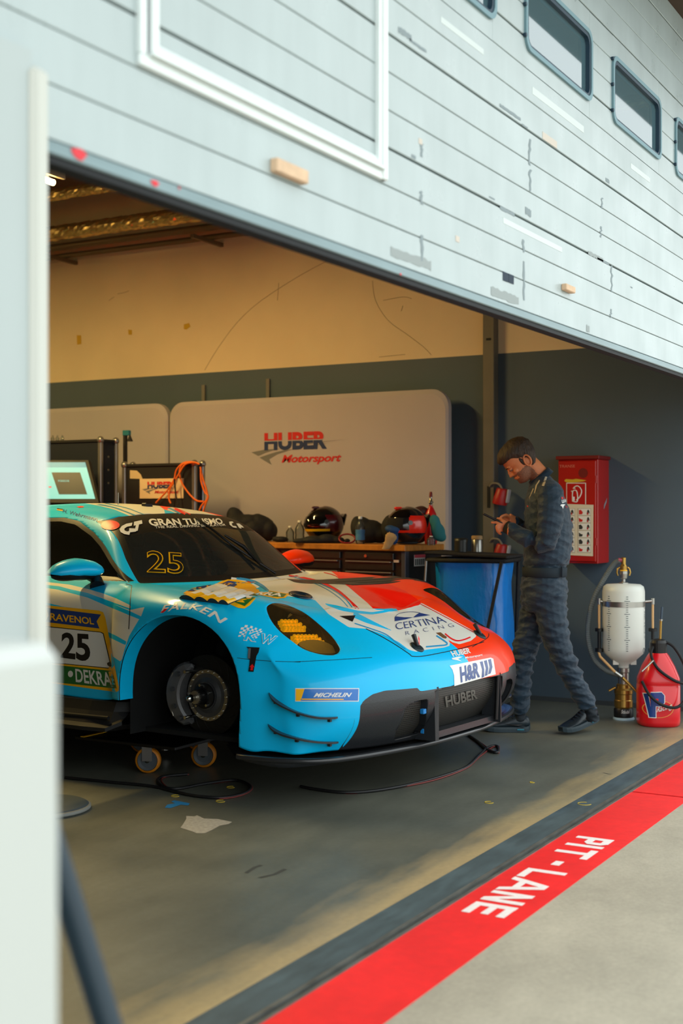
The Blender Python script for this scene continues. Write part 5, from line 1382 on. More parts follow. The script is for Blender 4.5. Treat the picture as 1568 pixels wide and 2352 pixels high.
lump('glove', on_bench(894, -.035, -.03), [(0,0,.07,.035,.02,.05),(.015,0,.03,.03,.02,.035),(.03,0,.0,.02,.018,.03),(-.02,0,.08,.03,.02,.03)], mat('beige_suede', (176,142,96), .85, bump=(40, .4)), 'beige work glove hanging over the bench edge', 'glove', 11)
lump('folded_cap', on_bench(903, .02), [(0,0,.10,.055,.04,.03),(-.03,0,.11,.03,.03,.03),(0,0,.045,.035,.03,.05)], mat('blue_cap', (20,62,112), .7), 'blue folded cap on top of the beige glove', 'cap', 12)
def bottle(px, t, h, r, lab, filled=True, name='water_bottle'):
    b = thing(name, lab, 'bottle', on_bench(px, t), 0)
    MB().lathe([(r*.85, 0), (r, .01), (r, h*.30), (r*.92, h*.34), (r, h*.40), (r, h*.62), (r*.7, h*.76), (r*.36, h*.86), (r*.34, h*.92)], 18).build('body', m_clear, b)
    MB().lathe([(r*.42, h*.91), (r*.42, h), (r*.38, h*1.0)], 14).build('cap', m_cap, b)
    if filled: MB().lathe([(r*1.01, h*.14), (r*1.01, h*.30), (r*.94, h*.34), (r*1.01, h*.40), (r*1.01, h*.52)], 18, caps=False).build('label_wrap', m_btl, b)
bottle(666, .22, .115, .030, 'small clear empty bottle, shorter of the pair left of the helmet', False); bottle(688, .20, .155, .034, 'taller clear empty bottle of the pair left of the helmet', False)
bottle(827, .10, .185, .032, 'water bottle with blue label and white cap in front of the camera bag')
bottle(990, .12, .06, .028, 'short white bottle beside the orange helmet', False, 'pill_bottle')
hs = thing('headset_ring', 'red and black headset lying on the bench', 'headset', on_bench(797, .10))
MB().tube([Vector((LEFT.x*.055*math.cos(a), LEFT.y*.055*math.cos(a), .034+.030*math.sin(a)))+TOCAM*(.03*math.sin(a)*-1) for a in [2*PI*k/20 for k in range(20)]], .006, 8, closed=True).build('band', mat('dark_red', (130,20,28), .4), hs)
MB().ball((.0, 0, .02), .02, 10, 8, (1.2, 1, .7)).build('ear_cup', m_bag, hs)
# helmets
def helmet(px, t, lab, shellc, stripe, sec, open_visor, R=.128):
    h = thing('racing_helmet', lab, 'helmet', on_bench(px, t), math.atan2(LEFT.y, LEFT.x)+.35)     # local x = where the face points
    ms = mat('helmet_'+lab[:6], shellc, .18, coat=.8); mst = mat('helmet_stripe_'+lab[:6], stripe, .25, coat=.6); msec = mat('helmet_second_'+lab[:6], sec, .25, coat=.6); mv = mat('visor_black', (8,8,9), .08, coat=1.0)
    def sh(th, ph, k=1.0):   # th around, 0 = face; ph elevation
        r = R*k*(1+.10*max(0, math.cos(th))*(1-abs(ph)))
        x, y, z = r*math.cos(ph)*math.cos(th)*1.06, r*math.cos(ph)*math.sin(th)*.90, r*math.sin(ph)*1.04
        if ph < 0: x *= 1-.10*(ph/1.0)**2; y *= 1-.12*(ph/1.0)**2
        return Vector((x, y, z+R*.98))
    def patch(t0, t1, p0, p1, k, nt_=22, np_=10): return [[sh(t0+(t1-t0)*i/nt_, p0+(p1-p0)*j/np_, k) for i in range(nt_+1)] for j in range(np_+1)]
    MB().grid(patch(-PI, PI, -1.02, PI/2, 1.0, 36, 18)).build('shell', ms, h)
    up = .55 if open_visor else 0.0
    vis = MB().grid(patch(-1.35, 1.35, -.10+up, .42+up*.9, 1.035)); vis.build('visor', mv, h)
    if open_visor: MB().grid(patch(-1.0, 1.0, -.12, .40, 1.012)).build('eye_port', mat('helmet_lining', (16,15,15), .9), h)
    MB().grid(patch(-1.55, 1.55, -.32, -.20, 1.022, 22, 3)).build('stripe', mst, h)
    MB().grid(patch(1.3, 2.5, -.35, .55, 1.012, 8, 6)).grid(patch(-2.5, -1.3, -.35, .55, 1.012, 8, 6)).build('side_panel', msec, h)
    MB().grid(patch(-.25, .25, .75, 1.5, 1.02, 4, 6)).build('crown_flash', msec, h)
    MB().tube([sh(a, -1.0, 1.0) for a in [2*PI*k/24 for k in range(24)]], .009, 6, closed=True).build('neck_trim', m_bag, h)
    MB().box((-R*1.02, 0, R*1.25), (.02, .10, .09), Matrix.Rotation(-.25, 3, 'Y'), 0, .008).build('rear_spoiler', ms, h)
    MB().tube([sh(s*1.36, .16, 1.04)+Vector((0, s*.0, 0)) for s in (1,)]+[sh(1.36, .16, 1.08)], .016, 10).build('visor_pivot', m_chrome, h)
    MB().box((R*.55, 0, R*1.92), (.05, .03, .018), None, 0, .006).build('top_vent', msec, h)
helmet(746, .21, 'black helmet with yellow stripe on the workbench', (14,14,16), (226,176,14), (70,14,20), False)
helmet(936, .15, 'orange and black helmet with raised visor on the workbench', (26,26,30), (240,44,20), (236,40,20), True, .125)
# red pressurised bottle at the back
rb = thing('red_gas_bottle', 'red round shouldered bottle with metal neck at the bench end', 'bottle', on_bench(989, .38))
MB().lathe([(.040, 0), (.042, .01), (.042, .16), (.038, .20), (.022, .235), (.013, .25), (.013, .262)], 20).build('body', mat('bottle_red', (190,18,22), .3, coat=.4), rb)
MB().lathe([(.011, .26), (.011, .275), (.018, .278), (.018, .284), (.010, .288), (.010, .315)], 14).build('neck', m_alu, rb)
MB().lathe([(.012, .315), (.010, .345), (.006, .352)], 12).build('nozzle', mat('nozzle_red', (110,16,18), .4), rb)
# --- flight cases with monitor, sign and cables
m_case = mat('case_black', (18,20,24), .6, noise=(8, .1)); m_edge = mat('case_alu_edge', (150,150,148), .35, metal=.8); m_casb = mat('case_navy', (14,24,40), .55)
def case(name, lab, x0, x1, y0, y1, z1, facem):
    t = thing(name, lab, 'flight case', ((x0+x1)/2, (y0+y1)/2, 0)); hx, hy = (x1-x0)/2, (y1-y0)/2
    MB().bx(-hx, hx, -hy, hy, .10, z1, bev=.004).build('body', facem, t)
    e = .016
    for sx in (-1, 1):
        for sy in (-1, 1):
            MB().bx(sx*hx-e, sx*hx+e, sy*hy-e, sy*hy+e, .10, z1+.004, bev=.005).build('edge_profile', m_edge, t)
            MB().ball((sx*hx, sy*hy, z1), .028, 10, 8).build('ball_corner', m_edge, t)
        MB().bx(sx*hx-e*.7, sx*hx+e*.7, -hy, hy, z1-.012, z1+.006).build('edge_profile', m_case, t)
    for sy in (-1, 1): MB().bx(-hx, hx, sy*hy-e*.7, sy*hy+e*.7, z1-.012, z1+.006).build('edge_profile', m_case, t)
    for sx in (-1, 1):
        for sy in (-1, 1): MB().cyl((sx*(hx-.05), sy*(hy-.06)-.015, .05), (sx*(hx-.05), sy*(hy-.06)+.015, .05), .05, 14).build('castor', m_rubber, t)
    return t, hx, hy
c1, hx, hy = case('tall_flight_case', 'tall dark blue flight case standing behind the monitor', 7.60, 7.78, 6.42, 7.55, 1.845, m_casb)
for z in (1.72, 1.62, 1.52): MB().cyl((0, -hy-.004, z), (0, -hy+.002, z), .008, 8).build('rivet', m_edge, c1)
c2, hx2, hy2 = case('flight_case', 'black flight case with a team sign and orange cables', 7.70, 7.80, 5.62, 6.27, 1.655, m_case)
sg_ = MB().bx(-hx2-.008, -hx2, .0, 0, 0, 0)
a = atX(320, 1145, 7.69); b = atX(420, 1145, 7.69); c = atX(320, 1100, 7.69); o0 = Vector(c2.location)
sign = MB().bx(-hx2-.006, -hx2+.001, b.y-o0.y, a.y-o0.y, a.z, c.z).build('sign_board', mat('sign_cream', (214,196,156), .6), c2)
hb = atX(338, 1122, 7.69); hr_ = atX(396, 1122, 7.69); hu = atX(338, 1107, 7.69)
team_logo(Vector((-hx2-.0065, hb.y-o0.y, hb.z)), (0, hr_.y-hb.y, 0), (0, 0, hu.z-hb.z), sign)
pn = [atX(*p, 7.69)-o0 for p in [(297,1099),(326,1100),(322,1090),(313,1081),(297,1080)]]; raw_obj('paper_note', [(-hx2-.003, p.y, p.z) for p in pn], [tuple(range(5))[::-1]], mat('old_paper', (196,180,140), .8), c2)
m_or = mat('orange_cable', (226,106,18), .5)
for i, pl in enumerate([[(455,1066),(440,1061),(420,1064),(405,1080),(400,1100),(385,1125),(372,1140),(358,1155)], [(452,1064),(432,1063),(418,1068),(412,1085),(418,1110),(435,1135),(452,1150),(468,1152)], [(460,1072),(466,1100),(474,1125),(476,1145),(464,1160),(458,1172)], [(461,1075),(462,1105),(470,1130),(478,1140),(472,1158),(466,1176)], [(458,1066),(445,1062),(425,1067),(410,1090),(398,1110),(390,1125),(388,1145),(392,1156)]]):
    P0 = [atX(p.x, p.y, 7.668-.009*i) for p in smooth_path([(*q, 0) for q in pl], 5)]; o = MB().tube(P0, .007, 6).build('extension_cable', m_or)
    tag(o, ['orange cable looping down in front of the sign', 'orange cable drooping right across the case front', 'orange cable hanging down the right case edge', 'outermost orange cable hanging beside the case', 'orange cable falling straight over the sign'][i], 'cable')
o = MB().tube([atX(p.x, p.y, 7.615) for p in smooth_path([(*q, 0) for q in [(400,1100),(402,1120),(404,1140),(410,1158)]], 4)], .006, 6).build('plug_lead', m_bag); tag(o, 'black lead hanging in front of the sign', 'cable')
# monitor
mo = thing('monitor', 'tilted computer monitor with a cyan desktop in front of the tall case', 'monitor', (7.45, 6.45, 0))
mq = [atX(*p, X) for p, X in (((95,1146), 7.36), ((219,1146), 7.36), ((196,1062), 7.44), ((70,1062), 7.44))]
mq = [p-Vector(mo.location) for p in mq]; n = (mq[1]-mq[0]).cross(mq[3]-mq[0]).normalized()
def mp_(s, t, l=0.0): return (mq[0]*(1-s)+mq[1]*s)*(1-t)+(mq[3]*(1-s)+mq[2]*s)*t+n*l
vs = [mp_(-.04,-.10,0), mp_(1.04,-.10,0), mp_(1.06,1.06,0), mp_(-.04,1.06,0)]; mb = MB(); mb.add(vs+[v-n*.03 for v in vs], [(0,1,2,3),(7,6,5,4),(0,4,5,1),(1,5,6,2),(2,6,7,3),(3,7,4,0)]); mb.build('housing', m_black, mo)
m_scr_ = mat('screen_cyan', (104,196,216), .3, emit=.28); scr = raw_obj('screen', [mp_(0,0,.002), mp_(1,0,.002), mp_(1,1,.002), mp_(0,1,.002)], [(0,1,2,3)], m_scr_, mo)
raw_obj('screen_window', [mp_(.36,.12,.003), mp_(.88,.12,.003), mp_(.86,.72,.003), mp_(.34,.72,.003)], [(0,1,2,3)], mat('screen_dark', (16,30,40), .3, emit=.1), scr)
raw_obj('screen_taskbar', [mp_(0,.86,.003), mp_(1,.86,.003), mp_(1,1,.003), mp_(0,1,.003)], [(0,1,2,3)], mat('screen_blue', (56,140,170), .3, emit=.35), scr)
raw_obj('screen_tile', [mp_(.20,.30,.003), mp_(.26,.30,.003), mp_(.26,.34,.003), mp_(.20,.34,.003)], [(0,1,2,3)], mat('screen_red', (200,40,60), .3, emit=.3), scr)
vs, fs = text_tris('PORSCHE'); raw_obj('screen_text', [mp_(.42+.20*x, .46+.05*y, .004) for x, y in vs], fs, m_scr_, scr)
MB().bx(-.02, .05, .0, .06, 1.10, 1.42).bx(-.10, .10, -.08, .16, 1.08, 1.10).build('stand', m_black, mo)
ct_ = thing('trolley', 'dark equipment trolley under the monitor', 'trolley', (7.45, 6.6, 0)); MB().bx(-.2, .13, -.35, .55, 1.03, 1.08, bev=.004).build('top', m_case, ct_); MB().bx(-.2, .13, -.35, .55, .12, 1.03, bev=.004).build('body', m_case, ct_)
for sx in (-.15, .08):
    for sy in (-.28, .48): MB().cyl((sx, sy-.015, .06), (sx, sy+.015, .06), .06, 14).build('castor', m_rubber, ct_)
# slim pole with clamp lamp
pl_ = thing('lamp_pole', 'thin black pole with a small bell lamp between the flight cases', 'lamp', (7.80, 6.345, 0))
MB().bx(-.012, .012, -.012, .012, .02, 1.915).build('pole', m_bag, pl_); MB().bx(-.10, .10, -.10, .10, 0, .02, bev=.004).build('base', m_bag, pl_)
MB().bx(-.016, .016, -.045, .016, 1.885, 1.925, bev=.003).build('clamp', mat('teal_clamp', (24,110,126), .5), pl_); MB().lathe([(.024, 1.84), (.012, 1.87), (.004, 1.89)], 12, (0, -.045, 0)).build('bell', m_bag, pl_)
for i, px in enumerate((121, 132, 143)):
    p = atX(px, 1003, 7.69); o = MB().lathe([(.014, 0), (.014, .025), (.006, .035), (.006, .045)], 10).build('small_bottle', m_clear, None, (p.x, p.y, 1.853)); tag(o, ['small clear vial on the tall case, leftmost of three', 'small clear vial on the tall case, middle of three', 'small clear vial on the tall case, rightmost of three'][i], 'vial', 'vials on the tall case')

# --- rubbish bag stand
m_blue_bag = mat('blue_bin_bag', (18,128,222), .3, bump=(14, .9, (1, 1, .5)), coat=.3)
bn = thing('bag_stand', 'black tube stand holding a blue rubbish bag behind the car nose', 'bin', (7.62, 3.36, 0), .12)
mb = MB(); rows = []
for (z, hx, hy) in ((1.0, .175, .235), (.96, .170, .230), (.85, .165, .225), (.6, .175, .235), (.35, .19, .25), (.16, .18, .24), (.12, .10, .14)):
    row = []
    for k in range(40):
        a = 2*PI*k/40; ca, sa = math.cos(a), math.sin(a); q_ = .55
        wob = 1+.035*math.sin(a*7+z*9)+.03*math.sin(a*13-z*17); row.append((hx*math.copysign(abs(ca)**q_, ca)*wob, hy*math.copysign(abs(sa)**q_, sa)*wob, z))
    rows.append(row)
mb.grid(rows, True, 0, True, True); mb.add(rows[-1], [tuple(range(40))]); bag_ = mb.build('rubbish_bag', m_blue_bag, bn)
mb = MB(); mb.tube([(.19*x, .25*y, .995) for x, y in ((-1,-1),(1,-1),(1,1),(-1,1))], .014, 8, closed=True); mb.build('rim_frame', m_bag, bn)
MB().box((.0, -.0, 1.03), (.40, .54, .018), Matrix.Rotation(.04, 3, 'X'), 0, .006).build('lid', m_bag, bn)
MB().tube([(-.20, -.235, .99), (-.235, -.13, .45), (-.235, -.11, .08)], .011, 8).build('leg', m_bag, bn); MB().tube([(-.20, .255, .99), (-.22, .285, .45), (-.22, .30, .08)], .008, 8).build('leg', m_edge, bn)
MB().tube([(.20, -.235, .99), (.22, -.2, .08)], .011, 8).build('leg', m_bag, bn); MB().tube([(.20, .255, .99), (.22, .3, .08)], .011, 8).build('leg', m_bag, bn)
MB().bx(-.25, -.22, -.13, .10, .46, .54, bev=.004).build('cross_panel', m_bag, bn); MB().bx(-.27, -.22, -.22, -.06, .30, .44, bev=.02).build('wheel_guard', m_bag, bn)
MB().bx(-.24, .24, -.24, -.2, 0, .08).bx(-.24, .24, .26, .32, 0, .08).build('base_bars', m_bag, bn)
m_can = mat('paint_tin', (150,148,142), .3, metal=.8); m_tin = mat('dark_tin', (34,36,34), .4)
p = Vector((7.62, 3.36, 1.045))
o = thing('spray_tin', 'silver tin with a tan lid standing on the bag stand lid', 'tin', p+Vector((.03, -.005, 0))); MB().lathe([(.034, 0), (.034, .075), (.030, .08)], 18).build('body', m_can, o); MB().lathe([(.036, .08), (.036, .10), (.030, .104)], 18).build('lid', mat('tan_lid', (150,120,80), .6), o)
o = thing('paint_tin', 'dark tin beside the silver tin on the bag stand lid', 'tin', p+Vector((-.02, .085, 0))); MB().lathe([(.042, 0), (.042, .065)], 18).build('body', m_tin, o); MB().lathe([(.044, .065), (.044, .085), (.03, .088)], 18).build('lid', m_tin, o)

# --- red power sockets hanging beside the post
m_sock = mat('socket_red', (166,26,24), .4); m_sockw = mat('socket_grey', (176,176,180), .5)
for (px, py, lab) in ((1150, 1140, 'upper red power socket hanging beside the steel post'), (1150, 1268, 'lower red power socket hanging beside the steel post')):
    c = atX(px, py, 8.33); s = thing('power_socket', lab, 'socket', c)
    ax_ = Vector((-.05, -.22, 1.0)).normalized()
    MB().lathe([(.050, -.055), (.052, -.045), (.040, .045), (.034, .055)], 18, (0, 0, 0), ax_).build('housing', m_sock, s)
    MB().box((.005, -.052, .0), (.05, .014, .095), Matrix.Rotation(.18, 3, 'X'), 0, .006).build('back_plate', m_sockw, s)
    MB().tube(smooth_path([(0, -.01, .05), (.01, .02, .085), (.02, .07, .09), (.04, .10, .07)], 5), .008, 6).build('lead', m_strap, s)

# --- fire cabinet
m_fr = mat('fire_red', (168,20,12), .35, coat=.3, noise=(3, .08)); m_frd = mat('fire_red_dark', (112,14,12), .5)
fc = thing('fire_cabinet', 'red wall mounted fire extinguisher cabinet behind the standing man', 'cabinet', (8.45, 2.88, .96)); Xf = -.24
W0, W1, HH = -.137, .137, .70
MB().bx(Xf+.012, 0, W0, W1, 0, HH-.012, bev=.004).build('body', m_fr, fc); MB().bx(Xf-.006, 0, W0-.012, W1+.012, HH-.012, HH+.012, bev=.003).build('roof', m_frd, fc)
dr = MB().bx(Xf, Xf+.014, W0+.012, W1-.006, .014, HH-.022, bev=.003).build('door', m_fr, fc)
for z in (.12, .53): MB().cyl((Xf+.004, W0+.010, z), (Xf+.004, W0+.010, z+.05), .005, 8).build('hinge', m_fr, fc)
fo = Vector(fc.location)
def FC(px, py): p = atX(px, py, 8.45+Xf-.0005); return (p.y-fo.y, p.z-fo.z)
def F6(x, y): return FC(1260+x/8.713, 1040+y/8.713)
def fpoly(name, pts, m_, l=.001, parent=dr): P0 = [F6(*p) for p in pts]; return raw_obj(name, [(Xf-l, a_, b_) for a_, b_ in P0], [tuple(range(len(P0)))], m_, parent)
fpoly('lock_disc', [(685+95*math.cos(t), 405+100*math.sin(t)) for t in [k*PI/8 for k in range(16)]], m_frd)
fpoly('yellow_smear', [(310,560),(340,525),(480,535),(540,520),(750,550),(700,570),(560,590),(420,600),(340,585)], m_yel)
sgn = fpoly('sign_border', [(350,600),(745,600),(745,1030),(350,1030)], m_wst, .001); fpoly('sign_field', [(365,615),(728,615),(728,1030),(365,1030)], mat('sign_red', (176,8,10), .4), .002, sgn)
def fline(pts, r=.004, parent=sgn, m_=m_wst):
    P0 = [F6(*p) for p in pts]; MB().tube([(Xf-.002, a_, b_) for a_, b_ in [(p.x, p.y) for p in smooth_path([(*q, 0) for q in P0], 4)]], r, 4).build('pictogram', m_, parent)
fline([(475,970),(475,790),(520,750),(565,790),(570,970),(475,970)]); fline([(490,720),(520,680),(580,665),(640,720),(655,790),(620,880),(550,950)]); fline([(450,765),(475,780)]); fline([(500,700),(530,720)]); fline([(500,880),(500,960)], .006)
po_ = fpoly('instruction_poster', [(190,1018),(895,1042),(885,2070),(190,2040)], mat('poster_cream', (214,206,184), .6), .0022)
m_pic = mat('poster_grey', (188,180,162), .6); m_fig = mat('poster_black', (44,48,48), .6); m_pred = mat('poster_red', (196,30,26), .6)
for col_, (x0, x1) in enumerate(((265,515), (598,835))):
    fpoly('column_shade', [(x0-30,1110),(x1+12,1110),(x1+12,2010),(x0-30,2000)], m_pic, .0026, po_)
    for k in range(6):
        y0 = 1120+148*k; fpoly('picture', [(x0,y0),(x1,y0),(x1,y0+125),(x0,y0+125)], m_wst, .003, po_)
        fpoly('figure', [(x1-75,y0+110),(x1-70,y0+60),(x1-60,y0+25),(x1-35,y0+20),(x1-20,y0+60),(x1-12,y0+115),(x1-30,y0+75),(x1-45,y0+115)], m_fig, .0034, po_)
        fpoly('extinguisher', [(x1-70,y0+118),(x1-60,y0+72),(x1-50,y0+72),(x1-44,y0+120)], m_pred, .0036, po_)
        fpoly('fire_shape', [(x0+8,y0+115),(x0+4,y0+30),(x0+45,y0+(18 if k % 2 == 0 else 60)),(x0+85,y0+70),(x0+70,y0+112)], (m_pred if k in (0, 1, 5) else m_fig), .0034, po_)
raw_obj('side_sticker', [(-.115, W0-.001, .355), (-.055, W0-.001, .405), (-.045, W0-.001, .435), (-.105, W0-.001, .388)], [(0,1,2,3)], mat('sticker_grey2', (130,140,150), .5), fc)
a_ = F6(215,300); b_ = F6(520,300); c_ = F6(215,245); text_obj('scratched_word', 'TRANSE', mat('scratch_pink', (214,130,110), .7), (Xf-.0012, *a_), (0, b_[0]-a_[0], 0), (0, 0, c_[1]-a_[1]), dr, 0, -.01, 0.0)
# --- refuelling tank
m_tank = mat('tank_plastic', (226,230,222), .35, trans=.15, sheen=.1); m_brass = mat('brass', (176,140,72), .3, metal=.9); m_stl = mat('brushed_steel', (168,166,160), .3, metal=.9); m_hose = mat('clear_hose', (140,150,152), .3, trans=.3, bump=(400, .6)); m_tan = mat('tan_rod', (206,164,112), .5)
ft = thing('refuel_tank', 'white translucent refuelling tank with brass couplings beside the red jug', 'fuel tank', (7.93, 2.48, 0), -(PI/2-AZ))  # local x = picture right, y = away
D0 = 8.118
def zt(py): return 1.3-(py-1176)*D0/2974
def xt(px): return (px-1428)*D0/2974
MB().lathe([(.066, 0), (.068, .006), (.064, .014), (.060, .016)], 28).build('foot_ring', mat('pale_blue', (150,176,190), .4), ft)
MB().lathe([(.058, .014), (.060, .02), (.060, zt(1628)), (.050, zt(1624))], 28).build('base_cup', m_black, ft)
vs_, fs_ = text_tris('Stäubli', .3); raw_obj('lettering', [(.0605*math.sin((x-.5)*.9), -.0605*math.cos((x-.5)*.9), .045+.022*y) for x, y in vs_], fs_, m_wst, ft)
MB().lathe([(.050, zt(1628)), (.058, zt(1622)), (.058, zt(1608)), (.054, zt(1606)), (.054, zt(1594)), (.058, zt(1592)), (.058, zt(1584)), (.044, zt(1580)), (.044, zt(1572)), (.036, zt(1570))], 28, smooth=False).build('coupler', m_brass, ft)
MB().box((-.075, -.01, zt(1582)), (.05, .02, .012), Matrix.Rotation(-.5, 3, 'Y'), 0, .003).build('coupler_lever', m_brass, ft)
MB().lathe([(.034, zt(1572)), (.034, zt(1545)), (.038, zt(1543)), (.038, zt(1534)), (.030, zt(1532))], 24, smooth=False).build('collar', m_stl, ft)
tk = MB().lathe([(.032, zt(1535)), (.034, zt(1526)), (.075, zt(1516)), (.122, zt(1500)), (.131, zt(1488)), (.131, zt(1358)), (.124, zt(1347)), (.105, zt(1342)), (.03, zt(1340))], 40).build('tank', m_tank, ft)
for s in (-1, 1): MB().box((s*.055, -.03, zt(1520)), (.035, .012, .03)).build('lug', m_tank, tk)
MB().lathe([(.1335, zt(1392)), (.1335, zt(1380))], 40, caps=False).build('band', m_stl, tk)
def ontank(th, z, r=.1322): return (r*math.sin(th), -r*math.cos(th), z)
m_tick = mat('tick_ink', (70,84,88), .6)
for th in (-.05, -.95):
    for k in range(26):
        z = zt(1368+4.9*k*1.0) if k else zt(1368)
        big = k % 6 == 2; w_ = .13 if big else .05; mb = MB()
        mb.add([ontank(th-w_, z-.0018, .1335), ontank(th+w_, z-.0018, .1335), ontank(th+w_, z+.0018, .1335), ontank(th-w_, z+.0018, .1335)], [(0,1,2,3)]); mb.build('scale_tick', m_tick, tk)
vs_, fs_ = text_tris('STÄUBLI', .3, -.01); raw_obj('lettering', [ontank(1.05+.16*(1-y)-.08, zt(1466)+x*(zt(1392)-zt(1466)), .1335) for x, y in vs_], fs_, m_tick, tk)
MB().tube([ontank(1.0+.10*math.cos(a), zt(1492)+.018*math.sin(a), .1325) for a in [2*PI*k/16 for k in range(16)]], .0015, 4, closed=True).build('ring_symbol', m_tick, tk)
MB().lathe([(.030, zt(1344)), (.030, zt(1338)), (.012, zt(1336)), (.012, zt(1330)), (.022, zt(1328)), (.026, zt(1318)), (.026, zt(1312)), (.020, zt(1310))], 20, smooth=False).build('top_coupling', m_stl, ft)
MB().lathe([(.024, zt(1312)), (.024, zt(1309))], 20).build('yellow_ring', m_yellow, ft)
MB().lathe([(.021, zt(1310)), (.022, zt(1300)), (.015, zt(1296)), (.015, zt(1281)), (.011, zt(1280))], 18, smooth=False).build('elbow', m_brass, ft)
for s in (-1, 1): MB().tube([(s*.036, 0, zt(1322)), (s*.042, 0, zt(1315)), (s*.036, 0, zt(1306)), (s*.024, 0, zt(1303))], .006, 8).build('cam_lever', m_brass, ft)
MB().tube([(-.012, 0, zt(1287)), (-.034, 0, zt(1286))], .013, 12).build('hose_clip', mat('clip_red', (150,60,70), .4), ft)
hp = smooth_path([(xt(x), y_, zt(y)) for x, y, y_ in ((1420,1287,0),(1408,1296,.03),(1390,1330,.08),(1368,1375,.10),(1355,1425,.10),(1353,1470,.09),(1364,1515,.06),(1385,1538,.02),(1405,1547,.0),(1418,1550,-.0))], 10)
hb_ = MB(); n = len(hp); hb_.tube(hp, .0150, 12); hb_.build('corrugated_hose', m_hose, ft)
rg = MB()
for i in range(2, n-2, 1):
    t = (hp[i+1]-hp[i-1]).normalized(); a = Vector((0, 1, 0)); u = (a-t*a.dot(t)).normalized(); w2 = t.cross(u)
    rg.tube([hp[i]+(u*math.cos(q)+w2*math.sin(q))*.0158 for q in [2*PI*k/8 for k in range(8)]], .0016, 3, closed=True)
rg.build('hose_ribs', mat('hose_rib', (110,118,120), .4), ft)
for s, px in ((-1, 1372), (1, 1495)):
    x = xt(px); MB().tube([(s*.13, 0, zt(1382)), (x, 0, zt(1380))], .010, 8).build('rod_clamp', m_stl, ft); MB().cyl((x, 0, zt(1374)), (x, 0, zt(1388)), .012, 10).build('rod_head', m_stl, ft)
    MB().cyl((x, 0, zt(1388)), (x, 0, zt(1446)), .0075, 10).build('rod', m_tan, ft); MB().lathe([(.026, zt(1450)), (.026, zt(1443))], 16, (x, 0, 0)).lathe([(.026, zt(1497)), (.026, zt(1489))], 16, (x, 0, 0)).cyl((x, 0, zt(1490)), (x, 0, zt(1448)), .011, 10).build('grip', m_black, ft)
MB().tube([(xt(1370), -.01, zt(1497)), (xt(1372), -.03, zt(1507)), (xt(1402), -.09, zt(1540))], .0085, 8).build('lower_rod', m_tan, ft); MB().tube([(xt(1402), -.09, zt(1540)), (xt(1416), -.10, zt(1550))], .011, 8).build('joint', m_stl, ft)
MB().tube([(xt(1418), -.10, zt(1552)), (xt(1440), -.11, zt(1574)), (xt(1458), -.12, zt(1593))], [.010, .008, .007], 8).build('filler_wand', m_brass, ft)
# --- red fuel jug
jg = thing('fuel_jug', 'red plastic fuel jug with black hose and navy white emblem', 'fuel jug', (7.84, 2.235, 0), -(PI/2-AZ)); D1 = .869*7.84+.4947*2.235
def zj(py): return 1.3-(py-1176)*D1/2974
def xj(px): return (px-1512)*D1/2974
m_jug = mat('jug_red', (206,14,26), .3, coat=.3)
rows = []
for (z, r, e) in ((0.0, .112, .75), (.008, .124, .75), (.03, .126, .72), (.245, .126, .72), (.25, .122, .72), (.256, .126, .72), (.29, .124, .75), (.36, .098, .85), (.42, .066, .95), (.445, .048, 1), (.455, .044, 1)):
    row = []
    for k in range(40):
        a = 2*PI*k/40; ca, sa = math.cos(a), math.sin(a); dent = 1-.06*math.exp(-((z-.31)/.05)**2)*max(0, math.sin(a*3+.6)); row.append((r*math.copysign(abs(ca)**e, ca)*dent, r*math.copysign(abs(sa)**e, sa)*dent, z))
    rows.append(row)
jb = MB().grid(rows, True, 0, False, True); jb.add(rows[0], [tuple(range(40))[::-1]]); jbo = jb.build('body', m_jug, jg)
MB().lathe([(.050, zj(1502)), (.052, zj(1498)), (.052, zj(1476)), (.044, zj(1470)), (.020, zj(1467))], 24, smooth=False).build('cap', m_black, jg)
MB().tube([(.012, 0, zj(1468)), (.016, 0, zj(1425))], .0075, 10).build('vent_stem', m_brass, jg); MB().lathe([(.010, 0), (.010, .01)], 10, (.017, 0, zj(1426))).build('stem_nut', m_stl, jg); MB().tube([(.017, 0, zj(1424)), (.022, 0, zj(1394))], .009, 10).build('clear_tube', mat('smoke_tube', (70,90,110), .2, trans=.4), jg)
def jh(pts, r, name, m_): return MB().tube(smooth_path(pts, 7), r, 8).build(name, m_, jg)
jh([(xj(1502), -.02, zj(1480)), (xj(1490), -.06, zj(1500)), (xj(1500), -.12, zj(1530)), (xj(1535), -.145, zj(1556)), (xj(1568), -.10, zj(1566))], .009, 'hose', m_rubber)
jh([(xj(1520), 0, zj(1472)), (xj(1545), -.03, zj(1485)), (xj(1568), -.06, zj(1530)), (xj(1572), -.10, zj(1580)), (xj(1545), -.15, zj(1614)), (xj(1510), -.155, zj(1612)), (xj(1480), -.15, zj(1590)), (xj(1466), -.10, zj(1560))], .009, 'hose', m_rubber)
MB().tube([(xj(1490), -.12, zj(1512)), (xj(1462), -.14, zj(1536))], .006, 8).build('pen', m_stl, jg)
def onjug(px, py, l=.0015):
    x = xj(px); r = .126+l; e = .72
    c = min(1, abs(x)/r)**(1/e); s_ = math.sqrt(max(0, 1-c*c)); return (x, -r*s_**e, zj(py))
def XJ(x, y): return (1260+x/4.9, 1240+y/4.9)
def jlay(name, vs, fs, m_, l):
    vs, fs = subdivide(vs, fs, 6); return raw_obj(name, [onjug(*p, l) for p in vs], fs, m_, jbo)
def jpoly(name, pts, m_, l=.0015): P0 = [XJ(*p) for p in pts]; return jlay(name, P0, tri_poly(P0), m_, l)
def oval(k): return [(1185+165*k*math.cos(t), 1870+98*k*math.sin(t)) for t in [2*PI*i/28 for i in range(28)]]
